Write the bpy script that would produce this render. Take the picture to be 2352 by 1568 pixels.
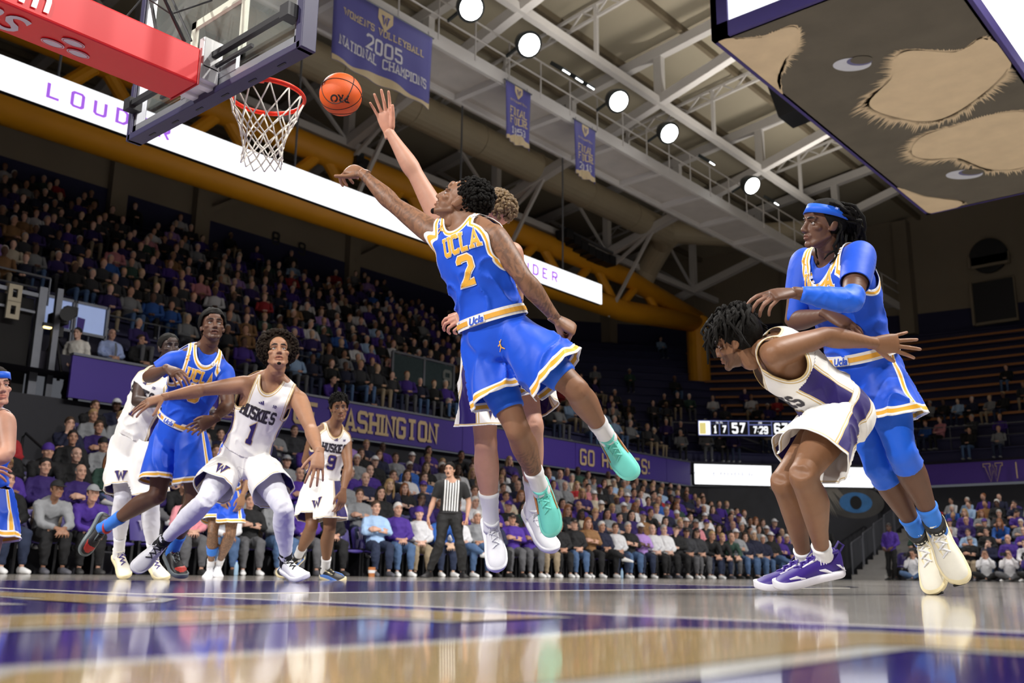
import bpy, bmesh, math, random
import numpy as np
from mathutils import Vector, Matrix, noise as mnoise
from mathutils.bvhtree import BVHTree
for _o in list(bpy.data.objects): bpy.data.objects.remove(_o)
SC = bpy.context.scene
COL = SC.collection
# ---------------------------------------------------------------- camera, light, exposure
CAMP = np.array([4.965, -1.674, .08]); TILT, ROLL, YAW = math.radians(13.39), math.radians(.648), math.radians(41.05)
FPX = 2237.0
_F = np.array([-math.sin(YAW)*math.cos(TILT), math.cos(YAW)*math.cos(TILT), math.sin(TILT)])
_R = np.array([math.cos(YAW), math.sin(YAW), 0.]); _U = np.cross(_R, _F)
CR = math.cos(ROLL)*_R + math.sin(ROLL)*_U; CU = -math.sin(ROLL)*_R + math.cos(ROLL)*_U; CF = _F
cd = bpy.data.cameras.new('camera'); cam = bpy.data.objects.new('camera', cd); COL.objects.link(cam)
cd.sensor_width = 36; cd.lens = FPX*36/2352; cd.clip_start = .02; cd.clip_end = 400
cam.matrix_world = Matrix(((CR[0], CU[0], -CF[0], CAMP[0]), (CR[1], CU[1], -CF[1], CAMP[1]), (CR[2], CU[2], -CF[2], CAMP[2]), (0, 0, 0, 1)))
cd.dof.use_dof = True; cd.dof.focus_distance = 4.85; cd.dof.aperture_fstop = 3.2
SC.camera = cam
SC.view_settings.view_transform = 'Standard'; SC.view_settings.look = 'None'
SC.view_settings.exposure = 0.0; SC.view_settings.gamma = 1.0; SC.view_settings.use_curve_mapping = False
W = bpy.data.worlds.new('arena_air'); SC.world = W; W.use_nodes = True
W.node_tree.nodes['Background'].inputs[0].default_value = (.80, .84, .95, 1); W.node_tree.nodes['Background'].inputs[1].default_value = .10
def spot(name, loc, aim, power, ang=75, blend=.6, size=.3, col=(1, .97, .93)):
    l = bpy.data.lights.new(name, 'SPOT'); l.energy = power; l.spot_size = math.radians(ang); l.spot_blend = blend
    l.shadow_soft_size = size; l.color = col
    o = bpy.data.objects.new(name, l); COL.objects.link(o); o.location = loc
    o.rotation_euler = (Vector(aim)-Vector(loc)).to_track_quat('-Z', 'Y').to_euler(); return o
LAMPY = (3.6, 7.2, 10.6, 12.3*1.0, 16.6, 19.1, 23.6, 28.8)   # lamps along each catwalk
for s in (-1, 1):
    for k, y in enumerate((2.5, 6.0, 10.0, 15.0, 21.0, 27.0, 33.0)):
        spot('court_flood_and_fill', (s*9.2, y, 12.4), (-s*1.2, y*(.6 if k < 3 else .85)+1.2, 0), 3700 if s > 0 else 2250, 80, .55)
def glow(loc, e):
    spot('lamp_spill', loc, (loc[0]*1.05, loc[1]+.3, loc[2]+4), e, 150, 1., .35, (1, .95, .88))
for y in (3.0, 12.8, 18.7, 26.4, 33.): glow((-8.6, y, 13.1), 850)
for y in (5.0, 15.0, 25.0): glow((8.6, y, 13.1), 750)
# unseen spots added behind the baseline to fill the players from the front
for x in (-5.5, 5.5):
    spot('court_flood_and_fill', (x, -14.0, 11.5), (x*.25, 4.5, .8), 9800, 50, .6)
# ---------------------------------------------------------------- materials
MATS = {}
def nd(nt, t, **kw):
    n = nt.nodes.new(t)
    for k, v in kw.items(): setattr(n, k, v)
    return n
def mat(name, col=(.5, .5, .5), rough=.5, metal=0., var=.12, scale=8., bump=0., emit=None, es=1., spec=.5, objcol=False, vcol=False, coat=0., bscale=None):
    if name in MATS: return MATS[name]
    m = bpy.data.materials.new(name); m.use_nodes = True; nt = m.node_tree; b = nt.nodes['Principled BSDF']
    L = nt.links.new
    b.inputs['Roughness'].default_value = rough; b.inputs['Metallic'].default_value = metal
    b.inputs['Specular IOR Level'].default_value = spec; b.inputs['Coat Weight'].default_value = coat; b.inputs['Coat Roughness'].default_value = .12
    tc = nd(nt, 'ShaderNodeTexCoord'); nz = nd(nt, 'ShaderNodeTexNoise'); nz.inputs['Scale'].default_value = scale; nz.inputs['Detail'].default_value = 4
    L(tc.outputs['Object'], nz.inputs['Vector'])
    mr = nd(nt, 'ShaderNodeMapRange'); mr.inputs[3].default_value = 1-var; mr.inputs[4].default_value = 1+var; L(nz.outputs['Fac'], mr.inputs[0])
    mx = nd(nt, 'ShaderNodeMix', data_type='RGBA', blend_type='MULTIPLY'); mx.inputs[0].default_value = 1
    if objcol:
        oi = nd(nt, 'ShaderNodeObjectInfo'); L(oi.outputs['Color'], mx.inputs[6])
    elif vcol:
        at = nd(nt, 'ShaderNodeAttribute', attribute_name='Col'); L(at.outputs['Color'], mx.inputs[6])
    else: mx.inputs[6].default_value = (*col, 1)
    L(mr.outputs[0], mx.inputs[7]); L(mx.outputs[2], b.inputs['Base Color'])
    if bump:
        bp = nd(nt, 'ShaderNodeBump'); bp.inputs['Strength'].default_value = bump; bp.inputs['Distance'].default_value = .01
        n2 = nd(nt, 'ShaderNodeTexNoise'); n2.inputs['Scale'].default_value = bscale or scale*4; n2.inputs['Detail'].default_value = 3
        L(tc.outputs['Object'], n2.inputs['Vector']); L(n2.outputs['Fac'], bp.inputs['Height']); L(bp.outputs[0], b.inputs['Normal'])
    if emit:
        b.inputs['Emission Color'].default_value = (*emit, 1); b.inputs['Emission Strength'].default_value = es
    MATS[name] = m; return m
def srgb(r, g, b):
    f = lambda c: ((c/255+.055)/1.055)**2.4 if c > 10 else c/255/12.92
    return (f(r), f(g), f(b))
# ---------------------------------------------------------------- mesh helpers
def at(px, py, d):            # photo pixel and distance along the lens axis -> place in the hall
    return CAMP + d*(CF + CR*(px-1176)/FPX - CU*(py-784)/FPX)
class MB:
    def __init__(s): s.v = []; s.f = []; s.n = 0
    def add(s, V, Fc):
        V = np.asarray(V, float).reshape(-1, 3); s.v.append(V); s.f += [tuple(int(i)+s.n for i in f) for f in Fc]; s.n += len(V); return s
    def box(s, c, d, rot=None):
        c = np.array(c, float); d = np.array(d, float)/2
        V = np.array([[x, y, z] for z in (-1, 1) for y in (-1, 1) for x in (-1, 1)])*d
        if rot is not None: V = V @ np.array(rot).T
        return s.add(V+c, [(0, 2, 3, 1), (4, 5, 7, 6), (0, 1, 5, 4), (2, 6, 7, 3), (0, 4, 6, 2), (1, 3, 7, 5)])
    def bx(s, x0, x1, y0, y1, z0, z1): return s.box(((x0+x1)/2, (y0+y1)/2, (z0+z1)/2), (abs(x1-x0), abs(y1-y0), abs(z1-z0)))
    def beam(s, a, b, w, h=None, up=(0, 0, 1)):
        a = np.array(a, float); b = np.array(b, float); h = h or w; d = b-a; L = np.linalg.norm(d); d /= L
        u = np.array(up, float)
        if abs(d@u) > .98: u = np.array([1., 0, 0])
        x = np.cross(d, u); x /= np.linalg.norm(x); z = np.cross(x, d)
        return s.box((a+b)/2, (w, L, h), np.stack([x, d, z], 1))
    def tube(s, pts, r, n=8, closed=False):
        pts = np.array(pts, float); k = len(pts); r = np.broadcast_to(r, (k,))
        V = []; ref = None
        for i in range(k):
            if closed: t = pts[(i+1) % k]-pts[i-1]
            else: t = pts[min(i+1, k-1)]-pts[max(i-1, 0)]
            t = t/np.linalg.norm(t)
            if ref is None: ref = np.array([0, 0, 1.]) if abs(t[2]) < .9 else np.array([1., 0, 0])
            x = np.cross(t, ref); x /= np.linalg.norm(x); y = np.cross(x, t); ref = y
            for j in range(n):
                a = 2*math.pi*j/n; V.append(pts[i]+r[i]*(x*math.cos(a)+y*math.sin(a)))
        Fc = []
        for i in range(k if closed else k-1):
            for j in range(n):
                a = i*n+j; b_ = i*n+(j+1) % n; c = ((i+1) % k)*n+(j+1) % n; d = ((i+1) % k)*n+j; Fc.append((a, b_, c, d))
        if not closed: Fc += [tuple(range(n))[::-1], tuple((k-1)*n+j for j in range(n))]
        return s.add(V, Fc)
    def ell(s, c, ax, n=12, m=8):       # ellipsoid: ax = 3 axis vectors or radii
        ax = np.array(ax, float); ax = np.diag(ax) if ax.ndim == 1 else ax
        V = [[0, 0, -1]]
        for i in range(1, m):
            t = math.pi*i/m
            for j in range(n): V.append([math.sin(t)*math.cos(2*math.pi*j/n), math.sin(t)*math.sin(2*math.pi*j/n), -math.cos(t)])
        V.append([0, 0, 1]); V = np.array(V) @ ax + np.array(c); e = len(V)-1
        Fc = [(0, 1+(j+1) % n, 1+j) for j in range(n)]
        for i in range(m-2):
            for j in range(n): Fc.append((1+i*n+j, 1+i*n+(j+1) % n, 1+(i+1)*n+(j+1) % n, 1+(i+1)*n+j))
        Fc += [(1+(m-2)*n+j, 1+(m-2)*n+(j+1) % n, e) for j in range(n)]
        return s.add(V, Fc)
    def loft(s, C, A, B, n=16):         # rings centre C, half axes A, B (vectors); closed with rounded poles
        V = []
        for c, a, b in zip(C, A, B):
            for j in range(n):
                t = 2*math.pi*j/n; V.append(np.array(c)+np.array(a)*math.cos(t)+np.array(b)*math.sin(t))
        k = len(C); V = [np.array(C[0])]+V+[np.array(C[-1])]
        Fc = [(0, 1+(j+1) % n, 1+j) for j in range(n)]
        for i in range(k-1):
            for j in range(n): Fc.append((1+i*n+j, 1+i*n+(j+1) % n, 1+(i+1)*n+(j+1) % n, 1+(i+1)*n+j))
        Fc += [(1+(k-1)*n+j, 1+(k-1)*n+(j+1) % n, len(V)-1) for j in range(n)]
        return s.add(V, Fc)
    def cap(s, a, b, ra, rb=None, n=12):   # tapered capsule
        a = np.array(a, float); b = np.array(b, float); rb = ra if rb is None else rb; d = b-a; L = np.linalg.norm(d)+1e-9; d = d/L
        x = np.cross(d, [0, 0, 1.] if abs(d[2]) < .9 else [1., 0, 0]); x /= np.linalg.norm(x); y = np.cross(d, x)
        C = []; Rr = []
        for t in (80, 55, 30, 0): C.append(a-d*ra*math.sin(math.radians(t))); Rr.append(ra*math.cos(math.radians(t)))
        for t in (0, 30, 55, 80): C.append(b+d*rb*math.sin(math.radians(t))); Rr.append(rb*math.cos(math.radians(t)))
        return s.loft(C, [x*r for r in Rr], [y*r for r in Rr], n)
    def quad(s, a, b, c, d): return s.add([a, b, c, d], [(0, 1, 2, 3)])
    def arrays(s): return np.concatenate(s.v), s.f
    def mesh(s, name, smooth=False):
        V, Fc = s.arrays(); me = bpy.data.meshes.new(name); me.from_pydata(V.tolist(), [], Fc); me.update()
        if smooth: me.polygons.foreach_set('use_smooth', [True]*len(me.polygons))
        return me
def obj(name, me, m=None, parent=None, smooth=False, local=False, **props):
    if isinstance(me, MB): me = me.mesh(name, smooth)
    o = bpy.data.objects.new(name, me); COL.objects.link(o)
    if m is not None: me.materials.clear(); me.materials.append(m)
    if parent is not None:
        o.parent = parent
        if not local: o.matrix_parent_inverse = abs_inv(parent)
    for k, v in props.items(): o[k] = v
    return o
def wmat(o):
    mt = Matrix.LocRotScale(o.location, o.rotation_euler, o.scale)
    return mt if o.parent is None else wmat(o.parent) @ o.matrix_parent_inverse @ mt
def abs_inv(p): return wmat(p).inverted()
def thing(name, label, cat, loc=(0, 0, 0), rz=0, group=None):
    o = bpy.data.objects.new(name, None); COL.objects.link(o); o.location = loc; o.rotation_euler = (0, 0, rz); o.empty_display_size = .1
    o['label'] = label; o['category'] = cat
    if group: o['group'] = group
    return o
def tag(o, label, cat, group=None):
    o['label'] = label; o['category'] = cat
    if group: o['group'] = group
    return o
def struct(name, me, m, parent=None, **kw):
    o = obj(name, me, m, parent, **kw)
    if parent is None: o['kind'] = 'structure'
    return o
def bevel(o, w=.01, seg=2):
    md = o.modifiers.new('bevel', 'BEVEL'); md.width = w; md.segments = seg; md.limit_method = 'ANGLE'; return o
def copy_tree(o, parent=None):
    c = o.copy(); COL.objects.link(c); c.parent = parent
    for ch in o.children: copy_tree(ch, c)
    return c
# ---------------------------------------------------------------- block lettering
GL = {'A': '00 3A 60/13 53', 'B': '00 0A 5A 69 66 55 05/55 64 61 50 00', 'C': '62 61 50 10 01 09 1A 5A 69 68', 'D': '00 0A 4A 68 62 40 00', 'E': '60 00 0A 6A/05 45',
      'F': '00 0A 6A/05 45', 'G': '68 69 5A 1A 09 01 10 50 61 65 35', 'H': '00 0A/60 6A/05 65', 'I': '00 0A', 'K': '00 0A/6A 04/26 60', 'L': '0A 00 60', 'M': '00 0A 35 6A 60',
      'N': '00 0A 60 6A', 'O': '10 01 09 1A 5A 69 61 50 10', 'P': '00 0A 5A 69 65 54 04', 'R': '00 0A 5A 69 66 55 05/35 60', 'S': '02 01 10 50 61 64 55 15 06 09 1A 5A 69 68',
      'T': '30 3A/0A 6A', 'U': '0A 01 10 50 61 6A', 'V': '0A 30 6A', 'W': '0A 20 48 60 8A', 'Y': '0A 35 6A/35 30', '0': '10 01 09 1A 5A 69 61 50 10', '1': '18 3A 30/10 50',
      '2': '08 09 1A 5A 69 66 00 60', '3': '08 09 1A 5A 69 66 55 64 61 50 10 01 02/55 25', '5': '6A 0A 06 56 65 61 50 10 01 02', '6': '68 69 5A 1A 09 01 10 50 61 64 55 05',
      '7': '0A 6A 20', '8': '15 06 09 1A 5A 69 66 55 15 04 01 10 50 61 64 55', '9': '02 01 10 50 61 69 5A 1A 09 06 15 65', '!': '04 0A/00 01', "'": '08 0A', ':': '02 03/07 08', ' ': ''}
def stroke_quads(pl, hw):
    pl = np.array(pl, float); closed = np.allclose(pl[0], pl[-1]) and len(pl) > 2
    if closed: pl = pl[:-1]
    k = len(pl); off = []
    for i in range(k):
        pr = pl[i-1] if (closed or i > 0) else None; nx = pl[(i+1) % k] if (closed or i < k-1) else None
        if pr is None: d = nx-pl[i]; d /= np.linalg.norm(d); m = np.array([-d[1], d[0]])
        elif nx is None: d = pl[i]-pr; d /= np.linalg.norm(d); m = np.array([-d[1], d[0]])
        else:
            a = pl[i]-pr; a /= np.linalg.norm(a); b = nx-pl[i]; b /= np.linalg.norm(b)
            na = np.array([-a[1], a[0]]); nb = np.array([-b[1], b[0]]); m = na+nb; q = m@na
            m = m/max(q, .35) if np.linalg.norm(m) > .2 else na
        off.append(m*hw)
    off = np.array(off); Q = []
    for i in range(k if closed else k-1):
        j = (i+1) % k; Q.append([pl[i]-off[i], pl[j]-off[j], pl[j]+off[j], pl[i]+off[i]])
    return Q
def text_quads(s, h, serif=True, t=1.0, gap=3.4, slant=0., wx=1.0, grow=0., split=True):
    """2D quads of a line of block letters of cap height h, centred on 0,0"""
    Q = []; x = 0.; idx = []; k_ = 0
    for ch in s:
        g = GL[ch]; pls = [[(int(p[0], 16), int(p[1], 16)) for p in q.split()] for q in g.split('/') if q]
        w = max([p[0] for q in pls for p in q], default=4)
        for q in pls:
            Q += [np.array(c)+[x, 0] for c in stroke_quads(q, t+grow)]
            if serif and not (np.allclose(q[0], q[-1])):
                for e, f in ((q[0], q[1]), (q[-1], q[-2])):
                    if e[1] in (0, 10) and e[1] != f[1]:
                        yy = e[1] + (-(.0) if e[1] == 0 else .0); Q.append(np.array([[e[0]-2.1-grow, yy-.75-grow], [e[0]+2.1+grow, yy-.75-grow], [e[0]+2.1+grow, yy+.75+grow], [e[0]-2.1-grow, yy+.75+grow]])+[x, 0])
        idx += [k_]*(len(Q)-len(idx)); k_ += 1; x += w+gap
        # += [k_]*(len(Q)-len(idx)); k_ += 1
    tot = x-gap; Q = np.array(Q) if len(Q) else np.zeros((0, 4, 2))
    Q = Q - [tot/2, 5]; Q[:, :, 0] += slant*Q[:, :, 1]
    k = h/12.; Q = Q*[k*wx, k]; return [(s[i], Q[[j for j in range(len(idx)) if idx[j] == i]]) for i in range(len(s)) if i in idx] if split else Q
def text_width(s, h, gap=3.4, wx=1.): 
    return (sum(max([int(p[0], 16) for p in GL[c].replace('/', ' ').split()], default=4) for c in s)+gap*(len(s)-1)+2)*h/12*wx
def letters(name, Q, o, ux, uy, off, m, parent):
    for ch, q in Q: obj(name, flat_text(MB(), q, o, ux, uy, off), m, parent)
def flat_text(mb, Q, o, ux, uy, off=.004):
    if isinstance(Q, list): Q = np.concatenate([q for _, q in Q])
    o = np.array(o, float); ux = np.array(ux, float); uy = np.array(uy, float); n = np.cross(ux, uy); n /= np.linalg.norm(n)
    for i, q in enumerate(Q): mb.quad(*[o+ux*p[0]+uy*p[1]+n*(off+i*2e-5) for p in q])
    return mb
def font_quads(txt, h, shear=0., bold=0.):
    cu = bpy.data.curves.new('txt', 'FONT'); cu.body = txt; cu.size = h; cu.shear = shear; cu.offset = bold; cu.align_x = 'CENTER'; cu.align_y = 'CENTER'; cu.resolution_u = 3
    o = bpy.data.objects.new('txt', cu); COL.objects.link(o); bpy.context.view_layer.update()
    me = o.evaluated_get(bpy.context.evaluated_depsgraph_get()).to_mesh()
    V = np.array([v.co[:2] for v in me.vertices]).reshape(-1, 2); Fc = [tuple(p.vertices) for p in me.polygons]
    o.evaluated_get(bpy.context.evaluated_depsgraph_get()).to_mesh_clear(); bpy.data.objects.remove(o); bpy.data.curves.remove(cu); return V, Fc
def font_text(mb, txt, h, o, ux, uy, off=.004, shear=0., bold=0.):
    V, Fc = font_quads(txt, h, shear, bold); o = np.array(o, float); ux = np.array(ux, float); uy = np.array(uy, float); n = np.cross(ux, uy); n /= np.linalg.norm(n)
    return mb.add(o+V[:, :1]*ux+V[:, 1:]*uy+n*off, Fc)
# ================================================================ the hall
ORD = ('first', 'second', 'third', 'fourth', 'fifth', 'sixth', 'seventh', 'eighth', 'ninth', 'tenth', 'eleventh', 'twelfth', 'thirteenth', 'fourteenth', 'fifteenth')
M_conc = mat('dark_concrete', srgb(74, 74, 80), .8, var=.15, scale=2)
M_wall = mat('taupe_wall', srgb(128, 116, 98), .85, var=.1, scale=.8)
M_roof = mat('roof_deck', srgb(160, 151, 131), .85, var=.1, scale=.5)
M_steel = mat('white_painted_steel', srgb(196, 192, 188), .5, var=.08, scale=1.5)
M_yel = mat('gold_painted_steel', srgb(216, 148, 20), .5, var=.1, scale=1)
M_pur = mat('purple_fascia', srgb(62, 36, 140), .55, var=.05, scale=.5)
M_gold = mat('gold_vinyl', srgb(205, 178, 135), .55, var=.04)
M_white = mat('white_vinyl', srgb(235, 235, 238), .5, var=.03)
M_black = mat('black_paint', srgb(22, 22, 26), .55, var=.15)
M_rail = mat('galvanised_rail', srgb(105, 107, 114), .4, .6, var=.1)
M_led = mat('led_white', (.9, .9, .95), .6, emit=(.95, .97, 1.), es=1.25, var=.01)
M_ledp = mat('led_purple_text', srgb(150, 90, 210), .6, emit=srgb(160, 95, 220), es=.9, var=.01)
M_ledg = mat('led_grey_text', srgb(150, 150, 165), .6, emit=srgb(190, 190, 205), es=.6, var=.01)
# ---- floor: stained maple with a thick gloss finish
def floor_mat(name, col, plank=True):
    m = mat(name, col, .16, var=.10, scale=3.0, spec=.5); b = m.node_tree.nodes['Principled BSDF']; b.inputs['Coat Weight'].default_value = .6; b.inputs['Coat Roughness'].default_value = .06
    nt = m.node_tree; tc = nd(nt, 'ShaderNodeTexCoord'); mp = nd(nt, 'ShaderNodeMapping'); mp.inputs['Scale'].default_value = (14, .9, 1)
    nz = nd(nt, 'ShaderNodeTexNoise'); nz.inputs['Scale'].default_value = 1.5; nz.inputs['Detail'].default_value = 2
    nt.links.new(tc.outputs['Object'], mp.inputs[0]); nt.links.new(mp.outputs[0], nz.inputs['Vector'])
    bp = nd(nt, 'ShaderNodeBump'); bp.inputs['Strength'].default_value = .05; bp.inputs['Distance'].default_value = .004
    nt.links.new(nz.outputs['Fac'], bp.inputs['Height']); nt.links.new(bp.outputs[0], b.inputs['Normal']); nt.links.new(bp.outputs[0], b.inputs['Coat Normal'])
    return m
M_floor = floor_mat('grey_stained_maple', srgb(176, 170, 162)); M_fpur = floor_mat('purple_court_paint', srgb(44, 24, 118)); M_fgold = floor_mat('gold_court_paint', srgb(205, 176, 118)); M_fwh = floor_mat('white_court_paint', srgb(228, 224, 214)); M_fdk = floor_mat('navy_line_paint', srgb(34, 30, 66))
fl = struct('floor', MB().bx(-9.0, 12, -9, 31.2, -.2, 0), M_floor)
def paint(name, mb, m): return obj(name, mb, m, fl, local=True)
paint('apron_paint', MB().bx(-9, 12, -3.2, 0, .0, .001), M_fpur)
paint('lane_paint', MB().bx(-1.83, 1.83, 0.05, 5.8, .0, .001), M_fpur)
mb = MB()
mb.bx(-7.62, 7.62, 0, .05, 0, .0016)
for x in (-1.86, 1.83): mb.bx(x, x+.05, .05, 5.85, 0, .0016)
mb.bx(-1.83, 1.83, 5.8, 5.85, 0, .0016)
paint('court_line', mb, M_fwh)
mb = MB(); a = np.linspace(-1.18, 1.18, 60)
for i in range(59):
    q = [np.array([r*math.sin(t), 1.6+r*math.cos(t), .0015]) for r, t in ((6.75, a[i]), (6.75, a[i+1]), (6.62, a[i+1]), (6.62, a[i]))]; mb.quad(*q)
for i in range(60):
    t0, t1 = i*.1047, (i+1)*.1047; mb.quad(*[np.array([r*math.sin(t), 5.8+r*math.cos(t), .0014]) for r, t in ((1.83, t0), (1.83, t1), (1.75, t1), (1.75, t0))])
paint('arc_line', mb, M_fdk)
mb = MB(); 
for nm, g, z, mm in (('letter_outline', .42, .002, M_fwh), ('baseline_lettering', 0., .003, M_fgold)):
    for ch, Q in text_quads('WASHINGTON', 1.25, True, 1.2, 3.7, wx=1.32, grow=g):
        mb = MB()
        for i, q in enumerate(Q): mb.quad(*[np.array([p[0]+.35, -.86+p[1], z+i*1e-5]) for p in q])
        paint(nm, mb, mm)
struct('floor_surround', MB().bx(-60, 60, -40, 70, -.5, -.21), M_conc)
# ---- seating bowl
NR = 7; RX = lambda r: -8.75-.82*r; RZ = lambda r: .34*r
mb = MB()
for r in range(NR): mb.bx(RX(r)-.82 if r < NR-1 else -14.55, RX(r) if r else -8.72, -4, 30.6, -.2, max(RZ(r), .0)-.004 if r else -.002)
struct('seating_deck_side', mb, M_conc)
EY = lambda r: 31.2+.86*r; NE = 6
mb = MB()
for r in range(NE): mb.bx(-7.2, 9, EY(r), EY(r)+.86 if r < NE-1 else 36.9, -.2, RZ(r)-.002)
struct('seating_deck_end', mb, M_conc)
FRONT = [(-14.6, -6), (-14.6, 31.3), (-12.5, 34.0), (-9.5, 36.95), (-4.2, 37.1), (9, 37.3)]
BACK = [(-27, -6), (-27, 36), (-21.2, 43.5), (-11.1, 47.8), (-6.2, 48.7), (9, 49.4)]
FRONT = [np.array(p) for p in FRONT]; BACK = [np.array(p) for p in BACK]
ND = 15; DZ0, DZ1 = 3.95, 12.0
def dpath(t): return [a+(b-a)*t for a, b in zip(FRONT, BACK)]
def dz(k): return DZ0+(DZ1-DZ0)*k/ND
def strip(mb, p0, z0, p1, z1):
    for i in range(len(p0)-1): mb.quad((*p0[i], z0), (*p0[i+1], z0), (*p1[i+1], z1), (*p1[i], z1))
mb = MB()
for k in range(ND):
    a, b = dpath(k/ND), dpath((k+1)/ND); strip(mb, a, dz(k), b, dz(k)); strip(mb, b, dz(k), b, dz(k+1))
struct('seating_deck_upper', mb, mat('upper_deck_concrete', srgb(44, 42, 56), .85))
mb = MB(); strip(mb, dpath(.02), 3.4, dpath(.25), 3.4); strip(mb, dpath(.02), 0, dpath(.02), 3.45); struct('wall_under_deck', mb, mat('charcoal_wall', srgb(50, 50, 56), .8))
mb = MB(); strip(mb, BACK, 12., BACK, 24.); struct('wall_back', mb, M_wall)
mb = MB(); strip(mb, [p*1.0 for p in dpath(.995)], 12., dpath(.995), 13.1); struct('wall_dado', mb, mat('navy_dado', srgb(28, 28, 62), .8))
# back wall relief: pilasters, slanting braces, beam under the eaves, hatch doors
mb = MB()
for y in (6, 13.5, 16.8, 24.2, 31.6): mb.box((-26.8, y, 14), (.35, .6, 4.4))
mb.beam((-26.75, -6, 15.6), (-26.75, 36, 15.6), .5, .35)
for y in (16.8, 24.2, 31.6): mb.beam((-26.7, y, 13.2), (-26.7, y+3.2, 15.4), .18, .18)
for (x, y) in ((-24.2, 39.6), (-16.5, 45.4), (-11.2, 47.5)): mb.box((x, y, 15), (.7, .7, 6))
struct('trim_1', mb, M_wall)
def wall_dark(name, x0, x1, z0, z1, arch=False):
    mb = MB(); y = lambda x: 48.45+(x+6.2)*.1
    mb.box(((x0+x1)/2, y((x0+x1)/2)-.05, (z0+z1)/2), (x1-x0, .2, z1-z0))
    if arch:
        xm = (x0+x1)/2; mb.tube([(xm, y(xm)-.15, z1), (xm, y(xm)+.05, z1)], (x1-x0)/2, 24)
    w = struct(name, mb, M_black); fr = MB()
    for x in (x0, x1): fr.box((x, y(x)-.12, (z0+z1)/2), (.12, .2, z1-z0+.1))
    fr.box(((x0+x1)/2, y((x0+x1)/2)-.12, z0), (x1-x0, .2, .14)); obj('window_frame', fr, M_wall, w); return w
wall_dark('window_1', -8.3, -6.4, 12.2, 14.3); wall_dark('window_2', -8.25, -6.5, 15.1, 15.6, True)
# section numerals painted on the wall
for ch, (y, z) in (('8', (20.3, 13.2)), ('9', (21.6, 13.1))):
    t = flat_text(MB(), text_quads(ch, .55, False), (-26.98, y, z), (0, 1, 0), (0, 0, 1), .05); tag(obj('section_numeral', t, M_black), {'8': 'black figure eight painted high on the taupe back wall', '9': 'black figure nine painted high on the taupe back wall'}[ch], 'numeral')
# ---- benches of the upper deck (one bench per row), gold edge on the far ones
M_bn = mat('navy_bench', srgb(30, 28, 72), .6, var=.1); M_be = mat('amber_bench_edge', srgb(150, 92, 40), .6, var=.1)
def path_walk(path):
    out = []
    for a, b in zip(path[:-1], path[1:]): out.append((a, b))
    return out
for k in range(1, ND):
    p = dpath((k+.55)/ND); mb = MB()
    if k <= 3: p[0] = np.array([p[0][0], 8.8])
    for i in range(len(p)-1): mb.beam((*p[i], dz(k)+.42), (*p[i+1], dz(k)+.42), .30, .05); 
    for i in range(len(p)-1): mb.beam((*p[i], dz(k)+.2), (*p[i+1], dz(k)+.2), .06, .4)
    b = obj('bleacher_bench', mb, M_bn); tag(b, 'long navy bench, %s row up from the front of the dark upper deck' % ORD[k-1], 'bench', 'benches of the upper deck')
    if 4 <= k <= 13:
        q = dpath((k+.37)/ND); eb = MB(); eb.beam((*(q[1]*.1+q[2]*.9), dz(k)+.43), (*q[3], dz(k)+.43), .05, .10); eb.beam((*q[3], dz(k)+.43), (*q[5], dz(k)+.43), .05, .10); obj('bench_edge', eb, M_be, b)
# ---- purple fascia of the upper deck, in panels
def panel(name, a, b, z0, z1, m, th=.08):
    a = np.array(a, float); b = np.array(b, float); mb = MB(); mb.beam((*a, (z0+z1)/2), (*b, (z0+z1)/2), th, z1-z0); return mb
fasc = thing('fascia_board', 'long purple fascia with gold block letters along the side stand', 'fascia', (-14.6, 18, 3.45))
for y0, y1 in ((7.1, 12.2), (12.22, 18.6), (18.62, 24.0), (24.02, 29.6), (29.62, 31.3)):
    obj('panel', panel('p', (-14.6, y0), (-14.6, y1), 3.45, 4.32, M_pur), M_pur, fasc)
capm = MB(); capm.beam((-14.62, 7.1, 4.35), (-14.62, 31.3, 4.35), .18, .05); obj('cap_rail', capm, M_rail, fasc)
letters('letter', text_quads('UNIVERSITY OF WASHINGTON', .58, True, 1.05, 3.3, wx=.90), (-14.55, 17.55-text_width('UNIVERSITY OF WASHINGTON', .58, 3.3, .90)/2, 3.88), (0, 1, 0), (0, 0, 1), .03, M_gold, fasc)
letters('letter', text_quads('GO HUSKIES!', .56, False, .85, 3.6, wx=1.0), (-14.55, 26.3, 3.88), (0, 1, 0), (0, 0, 1), .03, M_gold, fasc)
def end_board(name, a, b, m, label, cat):
    o = thing(name, label, cat, (a[0], a[1], 3.5)); obj('panel', panel('p', a, b, 3.52, 4.3, m), m, o); return o
e1 = end_board('led_board', (-14.6, 31.6), (-12.5, 34.0), M_led, 'lit white screen in the corner beside the purple fascia end', 'screen')
e2 = end_board('led_board', (-12.1, 34.4), (-9.6, 36.85), M_led, 'lit white screen above the staircase beside the dark tunnel', 'screen')
for e, a, b in ((e1, (-14.6, 31.6), (-12.5, 34.0)), (e2, (-12.1, 34.4), (-9.6, 36.85))):
    a = np.array(a); b = np.array(b); d = (b-a)/np.linalg.norm(b-a); n = np.array([d[1], -d[0]]); c = (a+b)/2+n*.05
    letters('letter', text_quads('LOUDER', .2, False, .6, 5.5, wx=1.5), (*c, 3.93), (*d, 0), (0, 0, 1), .01, M_ledg, e)
    fr = MB(); A3 = np.array([*a, 0]); B3 = np.array([*b, 0])
    for z in (3.49, 4.33): fr.beam((*a, z), (*b, z), .14, .06)
    for p in (a, b): fr.box((*p, 3.91), (.1, .1, .86))
    obj('bezel', fr, M_black, e)
e3 = end_board('fascia_board', (-9.5, 36.95), (9, 37.3), mat('purple_end_fascia', srgb(66, 34, 132), .6), 'purple fascia with outlined W along the end stand', 'fascia')
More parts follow.
